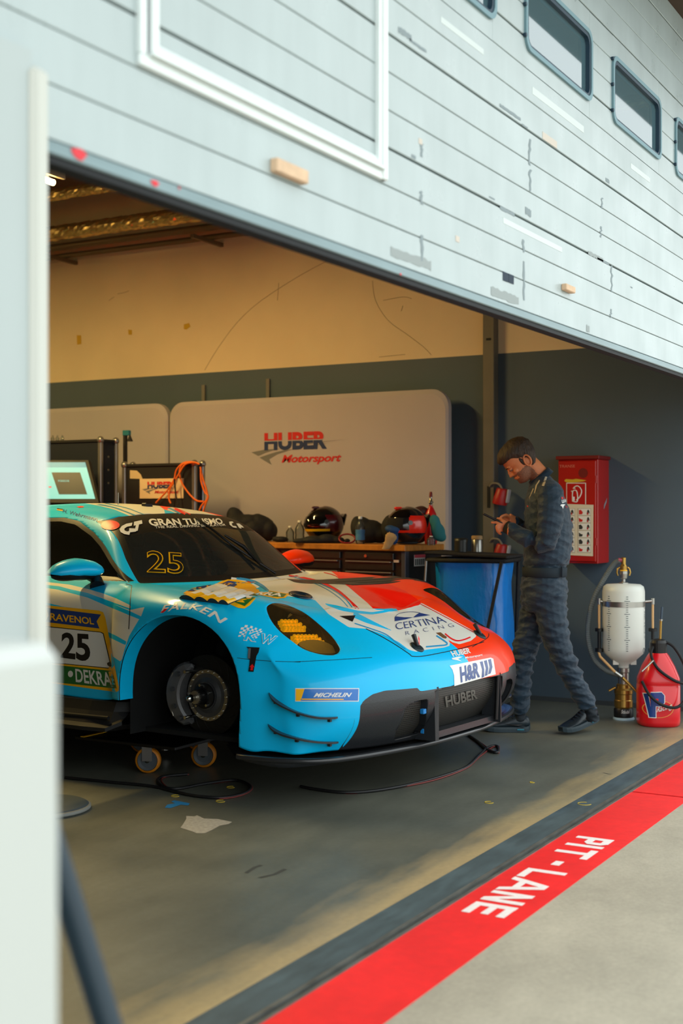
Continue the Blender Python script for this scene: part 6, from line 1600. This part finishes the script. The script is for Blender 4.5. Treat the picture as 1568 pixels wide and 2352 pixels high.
m_gold = mat('logo_gold', (226,160,70), .4)
jpoly('emblem_oval', oval(1.0), m_gold, .0008); jpoly('emblem_oval', oval(.95), m_jug, .0013)
for grow, m_, l in ((1, m_wst, .0017), (0, m_navy, .0022)):
    g = 8*grow
    jpoly('emblem_letter', [(1030-g,1708-g),(1072+g,1700-g),(1098,1850),(1098-g*0,1690-g),(1215,1685-g),(1245+g,1720),(1245+g,1800),(1215,1838+g),(1150+g,1838+g),(1150+g,1962+g),(1085-g,1962+g)], m_, l)
jpoly('emblem_letter', [(1142,1755),(1180,1755),(1180,1790),(1142,1790)], m_jug, .0026)
fq_ = quad_map(*[XJ(*p) for p in [(1158,1925),(1340,1880),(1330,1800),(1165,1850)]]); vs_, fs_ = text_tris('Racing', .3, .01); jlay('lettering', [fq_(x, y) for x, y in vs_], fs_, m_wst, .003)
jpoly('paper_tag', [(1080,1430),(1130,1420),(1170,1440),(1160,1480),(1120,1492),(1075,1470)], m_wst, -.008) if False else None

# --- dolly stand under the car
dl_ = thing('wheel_dolly', 'low black dolly on yellow rimmed castors under the car sill', 'dolly', (5.33, 4.05, 0), 0)
MB().bx(-.24, .46, -.22, .42, .135, .152, bev=.003).build('deck', m_black, dl_)
for (x, y) in ((-.197, -.02), (.057, -.177), (.22, .35), (.42, .12)):
    cs = MB().lathe([(.035, -.018), (.050, -.020), (.050, .020), (.035, .018)], 24, (x, y, .064), (1, .45, 0), smooth=False).build('castor_hub', mat('castor_grey', (92,98,104), .4, metal=.4), dl_)
    MB().lathe([(.052, -.0205), (.061, -.019), (.064, -.012), (.064, .012), (.061, .019), (.052, .0205)], 28, (x, y, .064), (1, .45, 0), caps=False).build('castor_tyre', mat('yellow_tyre', (196,118,12), .5), cs)
    MB().lathe([(.0, -.024), (.012, -.024), (.012, .024), (0, .024)], 10, (x, y, .064), (1, .45, 0)).build('axle', m_chrome, cs)
    for s in (-1, 1): MB().box(Vector((x, y, .10))+Vector((1, .45, 0)).normalized()*.026*s, (.008, .05, .075), Matrix.Rotation(math.atan2(.45, 1), 3, 'Z')).build('fork', m_bh, cs)
st_ = MB().lathe([(.020, .03), (.020, .165), (.032, .168), (.032, .188), (.020, .19), (.020, .237)], 18, (.21, .19, 0)).build('stem', m_stl, dl_)
o = MB().bx(-.09, .09, -.012, .012, 0, .004).build('yellow_lever', m_yellow, dl_); o.location = (-.16, .36, .153)
# stands that carry the car at the back and far side (hidden behind it)
for (u, v, lab) in ((-.60, -.45, 'black car stand under the far sill'), (.55, -1.9, 'black car stand under the near rear sill'), (-.55, -1.9, 'black car stand under the far rear sill')):
    p = car2world(np.array([u, v, 0.0])); s = thing('car_stand', lab, 'car stand', tuple(p)); MB().lathe([(.10, 0), (.10, .012), (.03, .03), (.03, .22), (.05, .225), (.05, .237)], 16).build('column', m_black, s)

# --- leads on the floor
m_lb = mat('lead_black', (20,20,22), .5); m_lr = mat('lead_red', (104,34,30), .5)
def lead(pts, lab, cat='cable'):
    P0 = smooth_path([atZ(*p, .008) for p in pts], 6); o = thing('power_lead', lab, cat, (0, 0, 0))
    MB().tube(P0, .0075, 6).build('black_core', m_lb, o); MB().tube([p+Vector((.010+.006*math.sin(i*.4), -.008+.007*math.cos(i*.33), -.003)) for i, p in enumerate(P0)], .0042, 6).build('red_core', m_lr, o)
lead([(150,1786),(250,1796),(350,1806),(400,1818),(450,1828),(510,1832),(560,1822),(575,1806),(540,1792),(470,1800),(400,1812),(365,1800),(370,1785),(430,1778)], 'black and red lead coiled on the floor by the bare wheel hub')
lead([(690,1806),(720,1812),(790,1820),(860,1816),(940,1802),(1010,1784),(1070,1762),(1100,1735),(1122,1716),(1142,1714),(1142,1728),(1118,1722),(1098,1704),(1075,1688)], 'black and red lead running under the car nose')
# --- round floor plate at the left edge
rp_ = thing('floor_plate', 'grey round floor plate poking out beside the white cabinet', 'plate', (4.27, 3.93, 0)); MB().lathe([(.195, 0), (.20, .006), (.20, .020), (.185, .028), (.0, .028)], 40).build('disc', mat('plate_grey', (60,72,80), .5), rp_); MB().tube([(.198*math.cos(a), .198*math.sin(a), .012) for a in [2*PI*k/40 for k in range(40)]], .010, 6, closed=True).build('rim', mat('plate_rim', (118,120,116), .6), rp_)
# --- out-of-focus foreground
wc = thing('pit_cabinet', 'plain white cabinet in the blurred left foreground', 'cabinet', (.60, 1.25, 0)); m_wc = mat('cabinet_white', (190,194,190), .5)
MB().bx(-.55, .545, -.235, .25, .06, 1.15, bev=.018).build('body', m_wc, wc); MB().bx(-.5, .50, -.2, .22, 0, .06).build('plinth', m_rubber, wc)
sl = thing('sign_leg', 'dark tubular leg leaning out behind the white cabinet', 'leg', (1.62, 1.40, 0))
p0 = Vector(CAM+ray(150, 2040)*1.95); p1 = Vector(CAM+ray(262, 2400)*1.90); dr_ = (p1-p0); k = p1.z/(-dr_.z); p2 = p1+dr_*k*.98
q0 = Vector(sl.location); MB().tube([p0-dr_*.8-q0, p0-q0, p1-q0, p2-q0], .021, 14).build('tube', mat('leg_blue_grey', (18,40,52), .45), sl); e_ = p2-q0; MB().lathe([(.03, 0), (.03, .02), (.021, .03)], 14, (e_.x, e_.y, 0)).build('rubber_foot', m_rubber, sl)
# ================================================================== THE MECHANIC (profile, walking to the picture's left, looking at a phone)
PD = 7.57
def J(px, py, dd=0.0): return Vector(CAM+ray(px, py)*(PD+dd))
FWD = Vector((-CR_[0], -CR_[1], 0)); NEAR = Vector((-CF_[0], -CF_[1], 0)); UPV = Vector((0, 0, 1))
PXM = PD/FPX
m_suit = mat('mechanic_suit', (11,40,58), .62, noise=[(9, .18)], bump=(20, .7, (1, 1, 1.6)), sheen=.15); m_skin = mat('skin', (206,124,78), .5, noise=(30, .06)); m_beard = mat('stubble', (128,82,58), .6, noise=(140, .25)); m_shoe = mat('shoe_leather', (30,42,50), .4, bump=(30, .2)); m_sole = mat('shoe_sole', (38,54,62), .55); m_sock = mat('sock', (16,26,34), .8); m_hair = mat('brown_hair', (54,38,26), .6, noise=[(60, .45, (1, 1, .25))], bump=(90, .8, (1, 1, .2)))
man = thing('person', 'person in a dark blue work suit walking while looking at a phone', 'person', tuple(Vector((J(1250,1690).x, J(1250,1690).y, 0))))
mo_ = Vector(man.location)
mb = MB()
def ell(c, ax, rx, ry, n=20, dirx=None):
    """ring of an ellipse round axis ax; rx along FWD-like direction, ry towards the viewer"""
    ax = ax.normalized(); x = dirx or FWD; x = (x-ax*x.dot(ax)).normalized(); y = ax.cross(x)
    return [c+x*rx*math.cos(a)+y*ry*math.sin(a) for a in [2*PI*k/n for k in range(n)]]
def loft(rows):
    n = len(rows[0]); mb.grid(rows, True, 0, False, True); mb.add(rows[0], [tuple(range(n))[::-1]]); mb.add(rows[-1], [tuple(range(n))])
# torso: front and back outline per level, half depth
rows = []
for (y, xf, xb, hd) in ((1402,1206,1290,.13), (1385,1198,1298,.158), (1350,1195,1303,.166), (1322,1199,1299,.155), (1306,1201,1298,.150), (1280,1203,1308,.166), (1245,1203,1313,.180), (1205,1204,1312,.190), (1165,1206,1304,.198), (1138,1210,1293,.196), (1118,1215,1282,.165), (1104,1221,1271,.105), (1094,1224,1262,.066)):
    c = J((xf+xb)/2, y); rows.append(ell(c, UPV, (xb-xf)/2*PXM, hd, 24))
loft(rows)
def limb(pts, k=1.0):
    """pts: (px, py, dd, r_front, r_side)"""
    P0 = [J(p[0], p[1], p[2]) for p in pts]; R_ = []
    rows = []
    for i, p in enumerate(pts):
        t = P0[min(i+1, len(pts)-1)]-P0[max(i-1, 0)]; x = FWD if abs(t.normalized().dot(FWD)) < .8 else UPV
        rows.append(ell(P0[i], t, p[3], p[4], 16, x))
    mb.grid(rows, True, 0, False, True); n = 16; mb.add(rows[0], [tuple(range(n))[::-1]]); mb.add(rows[-1], [tuple(range(n))])
# legs: front (far) leg, rear (near) leg
limb([(1245,1360,.06,.118,.09), (1234,1400,.075,.105,.092), (1222,1440,.085,.088,.085), (1208,1480,.085,.076,.076), (1200,1515,.085,.069,.070), (1196,1550,.085,.066,.068), (1194,1590,.085,.062,.064), (1194,1622,.085,.056,.058), (1195,1640,.085,.048,.05)])
limb([(1260,1365,-.07,.105,.09), (1264,1400,-.075,.096,.09), (1270,1440,-.08,.086,.084), (1281,1480,-.08,.076,.078), (1294,1515,-.08,.069,.072), (1311,1550,-.08,.064,.066), (1330,1585,-.08,.058,.060), (1344,1610,-.08,.056,.058), (1351,1626,-.08,.047,.048)])
# ankles
limb([(1351,1620,-.08,.036,.036), (1357,1640,-.08,.034,.034), (1362,1658,-.08,.036,.036)]); limb([(1195,1635,.085,.036,.036), (1195,1655,.085,.034,.034), (1196,1670,.085,.037,.037)])
# arms
limb([(1262,1118,-.14,.058,.05), (1264,1130,-.185,.074,.062), (1266,1160,-.205,.076,.066), (1264,1195,-.212,.073,.064), (1259,1225,-.212,.068,.060), (1252,1246,-.205,.062,.058), (1238,1249,-.195,.058,.052), (1215,1240,-.17,.052,.048), (1192,1227,-.135,.046,.044), (1172,1215,-.105,.036,.038), (1164,1211,-.09,.031,.034)])
limb([(1255,1118,.14,.058,.05), (1256,1135,.18,.070,.060), (1252,1180,.205,.068,.060), (1246,1225,.205,.062,.056), (1236,1243,.19,.056,.05), (1215,1232,.14,.048,.045), (1196,1210,.08,.038,.038), (1184,1199,.05,.032,.032)])
# neck
limb([(1243,1098,0,.062,.060), (1232,1084,0,.056,.055), (1222,1072,0,.055,.054), (1212,1060,0,.05,.052)])
# ---- head, built upright in its own frame, then bowed forward
HO = J(1224, 1090); ta = math.radians(43); HZ = FWD*math.sin(ta)+UPV*math.cos(ta); HF = FWD*math.cos(ta)-UPV*math.sin(ta)
def H(f, s, z): return HO+HF*f+NEAR*s+HZ*z
prof = [(-.004,.062,.030,.026),(.008,.083,.004,.040),(.025,.090,-.010,.051),(.045,.091,-.030,.058),(.062,.088,-.058,.063),(.080,.089,-.076,.068),(.100,.084,-.090,.072),(.118,.082,-.098,.074),(.132,.092,-.102,.075),(.150,.093,-.104,.077),(.170,.088,-.103,.077),(.190,.076,-.096,.072),(.208,.056,-.082,.060),(.222,.030,-.058,.040),(.230,.0,-.030,.018)]
rows = []
for (z, ff, fb, hw) in prof:
    c = (ff+fb)/2; a_ = (ff-fb)/2; row = []
    for k in range(32):
        t = 2*PI*k/32; ct, st = math.cos(t), math.sin(t); e = .86 if ct > 0 else .95
        row.append(H(c+a_*math.copysign(abs(ct)**e, ct), hw*math.copysign(abs(st)**.95, st), z))
    rows.append(row)
loft(rows)
def hb(f, s, z, rx, ry, rz):
    M_ = Matrix((HF, NEAR, HZ)).transposed(); mb.ball(H(f, s, z), 1, 14, 10, (rx, ry, rz), M_)
hb(.098, 0, .082, .014, .012, .010); hb(.094, 0, .096, .012, .009, .016); hb(.088, 0, .108, .011, .008, .014)           # nose
for s in (-1, 1):
    hb(.090, s*.010, .079, .009, .008, .007); hb(.082, s*.030, .130, .012, .022, .007)                                     # nostril wing, brow
    hb(.062, s*.045, .088, .018, .018, .016)                                                                              # cheekbone
hb(.088, 0, .060, .010, .022, .005); hb(.088, 0, .051, .010, .020, .005); hb(.078, 0, .020, .015, .022, .014)             # lips, chin
# hands: palm and five fingers each
def palm(a, b, r0, r1, flat, d):
    t = b-a; x = d; mb.grid([ell(a+t*k, t, r0+(r1-r0)*k, flat, 14, x) for k in (0, .3, .7, 1)], True, 0, False, True); e0 = ell(a, t, r0, flat, 14, x); e1 = ell(b, t, r1, flat, 14, x); mb.add(e0, [tuple(range(14))[::-1]]); mb.add(e1, [tuple(range(14))])
def finger(pts, r): mb.tube(smooth_path(pts, 4), [r*(1-.25*i/(4*(len(pts)-1))) for i in range(4*(len(pts)-1)+1)], 10)
palm(J(1170,1211,-.09), J(1150,1206,-.08), .030, .038, .017, UPV)
finger([J(1152,1199,-.085), J(1142,1199,-.085), J(1134,1200,-.08), J(1127,1200,-.075)], .0098)                             # index along the phone
finger([J(1151,1205,-.088), J(1142,1207,-.092), J(1140,1213,-.085), J(1146,1217,-.07)], .0098)
finger([J(1151,1211,-.088), J(1143,1214,-.092), J(1142,1220,-.082), J(1148,1223,-.068)], .0094)
finger([J(1153,1216,-.085), J(1146,1220,-.088), J(1146,1225,-.078), J(1151,1227,-.065)], .0085)
finger([J(1160,1204,-.07), J(1154,1196,-.05), J(1147,1192,-.04), J(1140,1191,-.035)], .0100)                               # thumb over the screen
palm(J(1186,1200,.05), J(1168,1192,.02), .030, .036, .017, UPV)
finger([J(1168,1187,.01), J(1160,1186,-.01), J(1153,1189,-.025)], .0098)
finger([J(1167,1191,.02), J(1157,1190,.015), J(1150,1194,.0), J(1150,1198,-.015)], .0095)
finger([J(1167,1196,.025), J(1157,1197,.02), J(1152,1201,.005), J(1153,1204,-.01)], .0092)
finger([J(1168,1200,.025), J(1160,1203,.02), J(1157,1206,.008), J(1158,1208,-.005)], .0085)
finger([J(1172,1189,.0), J(1164,1183,-.02), J(1156,1184,-.035), J(1149,1188,-.04)], .0100)
# one continuous surface
tmp = bpy.data.objects.new('tmp', mb.mesh('tmp', m_suit)); COL.objects.link(tmp)
md = tmp.modifiers.new('r', 'REMESH'); md.mode = 'VOXEL'; md.voxel_size = .0048; md.use_smooth_shade = True
sm_ = tmp.modifiers.new('s', 'SMOOTH'); sm_.factor = .5; sm_.iterations = 3
bpy.context.view_layer.update(); me = bpy.data.meshes.new_from_object(tmp.evaluated_get(bpy.context.evaluated_depsgraph_get())); bpy.data.objects.remove(tmp)
nv = len(me.vertices); co = np.empty(nv*3); me.vertices.foreach_get('co', co); co = co.reshape(-1, 3)
nrm_ = np.empty(nv*3); me.vertices.foreach_get('normal', nrm_); nrm_ = nrm_.reshape(-1, 3)
px = project(co); dep = (co-CAM) @ CF_
head_n = np.array(HO+HZ*.0); 
skinm = (px[:, 1] < 1112) & (((px[:, 0]-1262)*(1098-1076)-(px[:, 1]-1076)*(1216-1262)) < 0)      # above the collar line
collar = np.array([J(1262,1072), J(1214,1110)])
lineval = (px[:, 0]-1262)*(1110-1072)-(px[:, 1]-1072)*(1214-1262)
skinm = (lineval < 0) & (px[:, 1] < 1118) & (px[:, 0] < 1264) if False else ((px[:, 1]-1072) < (px[:, 0]-1262)*(1112-1072)/(1212-1262)) & (px[:, 0] < 1266) & (px[:, 1] < 1120)
hand = (px[:, 0] < 1166) & (px[:, 1] > 1170) & (px[:, 1] < 1235) & (dep < PD-.02)
hand |= (px[:, 0] < 1184) & (px[:, 1] > 1170) & (px[:, 1] < 1212) & (dep > PD-.06)
skinv = skinm | hand
# cloth folds: the suit only
fold = np.zeros(nv)
for (fx, fy, fz, a_, ph) in ((22, 15, 95, .0017, 0), (-45, 28, 70, .0015, 1.3), (30, -41, 140, .0011, 2.1), (60, 26, -110, .0010, .4), (9, 5, 26, .0012, 1.0)):
    fold += 1.7*a_*(1-2*np.abs(np.sin(.5*(co @ np.array([fx, fy, fz])+ph+2.2*np.sin(co @ np.array([fz*.16, 9, fx*.3])+ph*2)))))
amp = np.where(skinv, 0, 1.0)*np.clip((px[:, 1]-1085)/40, 0, 1); amp = np.where(px[:, 1] > 1500, amp*1.5, np.where(px[:, 1] < 1300, amp*.65, amp))
co = co+nrm_*(fold*amp)[:, None]+nrm_*np.where(skinv, 0, .003)[:, None]
belt = (px[:, 1] > 1297) & (px[:, 1] < 1325) & (px[:, 0] > 1185) & (px[:, 0] < 1312); co = co-nrm_*np.where(belt, .006, 0)[:, None]
me.vertices.foreach_set('co', (co-np.array(mo_)).ravel())
me.materials.clear()
for m_ in (m_suit, m_skin, m_beard, m_sock): me.materials.append(m_)
npoly = len(me.polygons); vi = np.array([p.vertices[0] for p in me.polygons]); mi = np.where(skinv[vi], 1, 0)
hl_ = (co[vi]-np.array(HO)); hz = hl_ @ np.array(HZ); hf = hl_ @ np.array(HF)
mi[(mi == 1) & (px[vi, 1] < 1125) & (px[vi, 0] < 1240) & (hz < .075) & (hf > -.015) & ~((np.abs(hz-.055) < .008) & (hf > .075)) & (hz > -.015)] = 2
mi[(px[vi, 1] > 1628) & (px[vi, 0] > 1300)] = 3; mi[(px[vi, 1] > 1642) & (px[vi, 0] < 1300)] = 3
me.polygons.foreach_set('material_index', mi.astype(np.int32)); me.polygons.foreach_set('use_smooth', [True]*npoly); me.update()
body_o = bpy.data.objects.new('figure', me); COL.objects.link(body_o); body_o.parent = man
mtree = BVHTree.FromPolygons([tuple(c) for c in co], [tuple(p.vertices) for p in me.polygons])
def mpart(name, mb_, m_, parent=None):
    o = mb_.build(name, m_, parent or man)
    if parent is None:
        for v in o.data.vertices: v.co -= mo_
    return o
# hair: cap of the skull above the hairline, tufted
rows = []; hp_ = [(.060,.0,-.070,.066,.02),(.080,-.02,-.088,.074,.01),(.100,.004,-.102,.079,0),(.120,.03,-.110,.082,0),(.140,.056,-.116,.085,0),(.158,.082,-.119,.087,0),(.172,.105,-.119,.088,0),(.188,.108,-.114,.086,0),(.206,.098,-.104,.078,0),(.222,.078,-.088,.062,0),(.236,.045,-.062,.042,0),(.243,.0,-.03,.016,0)]
rn = random.Random(4)
for (z, ff, fb, hw, _) in hp_:
    c = (ff+fb)/2; a_ = (ff-fb)/2; row = []
    for k in range(48):
        t = 2*PI*k/48; ct, st = math.cos(t), math.sin(t); j = 1+rn.uniform(-.035, .035)
        row.append(H(c+a_*ct*j, hw*math.copysign(abs(st)**.9, st)*j, z+rn.uniform(-.003, .003)-(.012*max(0, st)**2 if z < .1 else 0)))
    rows.append(row)
mb = MB(); mb.grid(rows, True, 0, False, True); mb.add(rows[-1], [tuple(range(48))]); mb.add(rows[0], [tuple(range(48))[::-1]])
hair = mpart('hair', mb, m_hair)
mb = MB()
for s in (1, -1):                                                                  # sideburns
    mb.ball(H(.004, s*.071, .108), 1, 10, 8, (.011, .006, .030), Matrix((HF, NEAR, HZ)).transposed())
mpart('sideburn', mb, m_hair, None)
for s in (1, -1):
    mb = MB(); M_ = Matrix((HF, NEAR, HZ)).transposed(); rim = []
    for k in range(20):
        t = 2*PI*k/20; rim.append(H(-.022+.019*math.cos(t)-.006*math.sin(t), s*(.078+.010*max(0, -math.cos(t))), .088+.034*math.sin(t)*(1 if math.sin(t) > 0 else .85)))
    mb.tube(rim, .0055, 8, closed=True); mb.ball(H(-.020, s*.075, .086), 1, 12, 8, (.016, .006, .028), M_); mb.ball(H(-.014, s*.079, .058), 1, 8, 6, (.008, .005, .009), M_)
    mpart('ear', mb, m_skin)
    mb = MB(); mb.ball(H(.077, s*.030, .113), .0125, 12, 8); ey = mpart('eye', mb, mat('eye_white', (120,100,86), .3))
    mb = MB(); mb.ball(H(.083, s*.030, .111), .0075, 10, 8); e2 = mb.build('iris', mat('iris_brown', (40,26,18), .2), ey)
    for v in e2.data.vertices: v.co -= mo_
    mb = MB(); mb.ball(H(.0775, s*.030, .117), 1, 12, 8, (.0145, .017, .0105), M_); mpart('eyelid', mb, m_skin)
    mb = MB(); mb.tube([H(.092, s*.014, .127), H(.093, s*.030, .132), H(.084, s*.048, .129)], [.003, .0042, .0025], 6); mpart('eyebrow', mb, m_hair)
# collar, cuffs, belt
def ring_on(cs, r, name, m_, n=28):
    mb = MB(); mb.grid(cs, True, 0, False, True); return mpart(name, mb, m_)
ax = (J(1243,1095)-J(1230,1079)).normalized(); c0 = J(1245,1103); c1 = J(1236,1090)
ring_on([ell(c0, ax, .083, .078, 28), ell((c0+c1)/2, ax, .077, .072, 28), ell(c1, ax, .072, .067, 28), ell(c1+(c0-c1)*.12, ax, .064, .060, 28), ell(c0, ax, .062, .06, 28)], 0, 'collar', m_suit)
for (a, b, r) in ((J(1176,1217,-.11), J(1163,1210,-.088), .0375), (J(1192,1206,.07), J(1182,1198,.046), .036)):
    t = (b-a); ring_on([ell(a, t, r, r, 18, UPV), ell(b, t, r*.98, r*.98, 18, UPV), ell(b-t*.1, t, r*.8, r*.8, 18, UPV), ell(a+t*.3, t, r*.8, r*.8, 18, UPV)], 0, 'cuff', mat('cuff_black', (16,18,20), .9))
m_belt = mat('belt_cloth', (18,34,44), .8)
ring_on([ell(J((1201+1299)/2, y), UPV, (1299-1201)/2*PXM+o_, .158+o_, 36) for y, o_ in ((1324, .001), (1323, .005), (1303, .005), (1302, .001))], 0, 'belt', m_belt)
p = J(1290, 1313, -.145); mb = MB(); mb.box(p, (.012, .012, .06), None, 0, .003); mpart('belt_loop', mb, m_belt)
# shoes
def shoe(heel, toe, name='shoe'):
    d = (toe-heel); Ln = d.length; x = d.normalized(); y = Vector((0, 0, 1)).cross(x).normalized(); z = x.cross(y); rows = []; so = []
    for (t, hw, h0, h1) in ((-.03,.018,.022,.052),(.0,.032,.010,.088),(.06,.037,.004,.096),(.16,.039,.002,.098),(.26,.039,.002,.100),(.36,.041,.002,.092),(.48,.045,.002,.076),(.60,.049,.002,.064),(.72,.050,.004,.056),(.84,.046,.008,.048),(.93,.036,.014,.040),(.99,.020,.020,.032)):
        c = heel+x*(t*Ln); row = []; sr = []
        for k in range(16):
            a = 2*PI*k/16; ca, sa = math.cos(a), math.sin(a); yy = hw*math.copysign(abs(ca)**.75, ca)*(1 if sa < .3 else 1-.35*(sa-.3)); zz = (h0+.022+h1)/2+(h1-h0-.022)/2*sa; row.append(c+y*yy+z*zz)
        for yy, zz in ((-hw*1.04, h0), (hw*1.04, h0), (hw*1.05, h0+.018), (hw*1.0, h0+.030), (-hw*1.0, h0+.030), (-hw*1.05, h0+.018)): sr.append(c+y*yy+z*zz)
        rows.append(row); so.append(sr)
    mb = MB(); mb.grid(rows, True, 0, False, True); mb.add(rows[0], [tuple(range(16))[::-1]]); mb.add(rows[-1], [tuple(range(16))]); o = mpart(name, mb, m_shoe)
    mb = MB(); mb.grid(so, False, 0, False, True); mb.add(so[0], [tuple(range(6))[::-1]]); mb.add(so[-1], [tuple(range(6))])
    s_ = mb.build('sole', m_sole, o)
    for v in s_.data.vertices: v.co -= mo_
    mb = MB()
    for i in range(5):
        t = .34+.07*i; c = heel+x*(t*Ln); h = .094-.105*(t-.34); mb.tube([c+y*-.030+z*(h-.014), c+z*(h+.004), c+y*.030+z*(h-.014)], .0035, 6)
    l_ = mb.build('laces', m_sock, o)
    for v in l_.data.vertices: v.co -= mo_
    mb = MB(); sd = 1 if y.dot(NEAR) > 0 else -1
    mb.tube([heel+x*.10*Ln+y*sd*.040+z*.018, heel+x*.24*Ln+y*sd*.041+z*.018], .005, 6); a_ = mb.build('air_window', mat('shoe_accent', (40,120,140), .3), o)
    for v in a_.data.vertices: v.co -= mo_
    mb = MB(); P0 = [heel+x*(t*Ln)+y*sd*w2+z*h for t, w2, h in ((.10,.040,.052),(.22,.043,.040),(.36,.044,.042),(.52,.0465,.055),(.38,.043,.050),(.24,.0425,.050))]; mb.add(P0, [tuple(range(6))]); k_ = mb.build('side_flash', m_black, o)
    for v in k_.data.vertices: v.co -= mo_
toe = atZ(1288, 1688, .0); dirn = (atZ(1385, 1676, 0)-toe).normalized(); shoe(toe+dirn*.275+Vector((0, 0, .058)), toe+Vector((0, 0, .0)))
hl2_ = atZ(1214, 1681, 0); shoe(hl2_, hl2_+(atZ(1110, 1679, 0)-hl2_).normalized()*.285)
# piping and team print on the suit
def mlay(name, vs, fs, m_, off=.003, mx=5):
    vs, fs = subdivide(vs, fs, mx); P0 = []
    for x, y in vs:
        r = Vector(ray(x, y)).normalized(); h, n, i, d = mtree.ray_cast(Vector(CAM), r); P0.append(h-r*off if h else None)
    fs = [f for f in fs if all(P0[i] for i in f)]; return raw_obj(name, [(p-mo_) if p else (0, 0, 0) for p in P0], fs, m_, body_o)
def mpoly(name, pts, m_): return mlay(name, pts, tri_poly(pts), m_)
def XM(pts, dx=0): return [(1130+x/7.84-(7 if x > 1200 else 0), 1000+y/7.84) for x, y in pts]
m_beige = mat('beige_piping', (196,184,160), .7)
mpoly('shoulder_stripe', XM([(955,740),(992,745),(935,912),(892,908)]), m_beige); mpoly('shoulder_stripe', XM([(845,800),(860,815),(805,900),(768,1042),(755,1040),(780,900)]), m_beige); mpoly('shoulder_stripe', XM([(735,950),(745,965),(690,1085),(670,1120),(680,1165),(664,1120),(690,1060)]), m_beige)
mpoly('collar_print', XM([(985,640),(1030,622),(1055,670),(1090,700),(1092,728),(1040,722),(1030,690),(990,690)]), m_lwhite)
fq_ = quad_map(*XM([(1300,1165),(1425,1130),(1415,1085),(1298,1112)])); mpoly('print_red', XM([(1300,1112),(1412,1088),(1418,1130),(1305,1152)]), m_lred)
vs_, fs_ = text_tris('UBER', 0, .04); fq_ = quad_map(*XM([(1312,1222),(1432,1196),(1425,1140),(1306,1162)])); mlay('lettering', [fq_(x, y) for x, y in vs_], fs_, m_lwhite, .004)
mpoly('print_swoosh', XM([(1280,1265),(1300,1240),(1340,1240),(1370,1245),(1345,1270),(1330,1325),(1310,1280)]), m_lwhite); mpoly('print_red', XM([(1375,1268),(1440,1245),(1446,1290),(1390,1310)]), m_lred); mpoly('chest_badge', XM([(626,1262),(645,1262),(648,1290),(628,1290)]), m_lred)
# phone in his hands
pa, pb = J(1117,1184,-.06), J(1151,1201,-.06); ph = thing('smartphone', 'black smartphone held in both hands', 'phone', tuple((pa+pb)/2))
x = (pb-pa).normalized(); y = NEAR; z = x.cross(y); M_ = Matrix((x, y, z)).transposed()
MB().box((0, 0, 0), ((pb-pa).length+.05, .075, .009), M_, 0, .003).build('case', m_black, ph)
raw_obj('screen', [M_ @ Vector(q_) for q_ in ((-.06,-.034,-.005),(.06,-.034,-.005),(.06,.034,-.005),(-.06,.034,-.005))], [(0,1,2,3)], mat('phone_screen', (30,36,44), .1, coat=.5), ph)
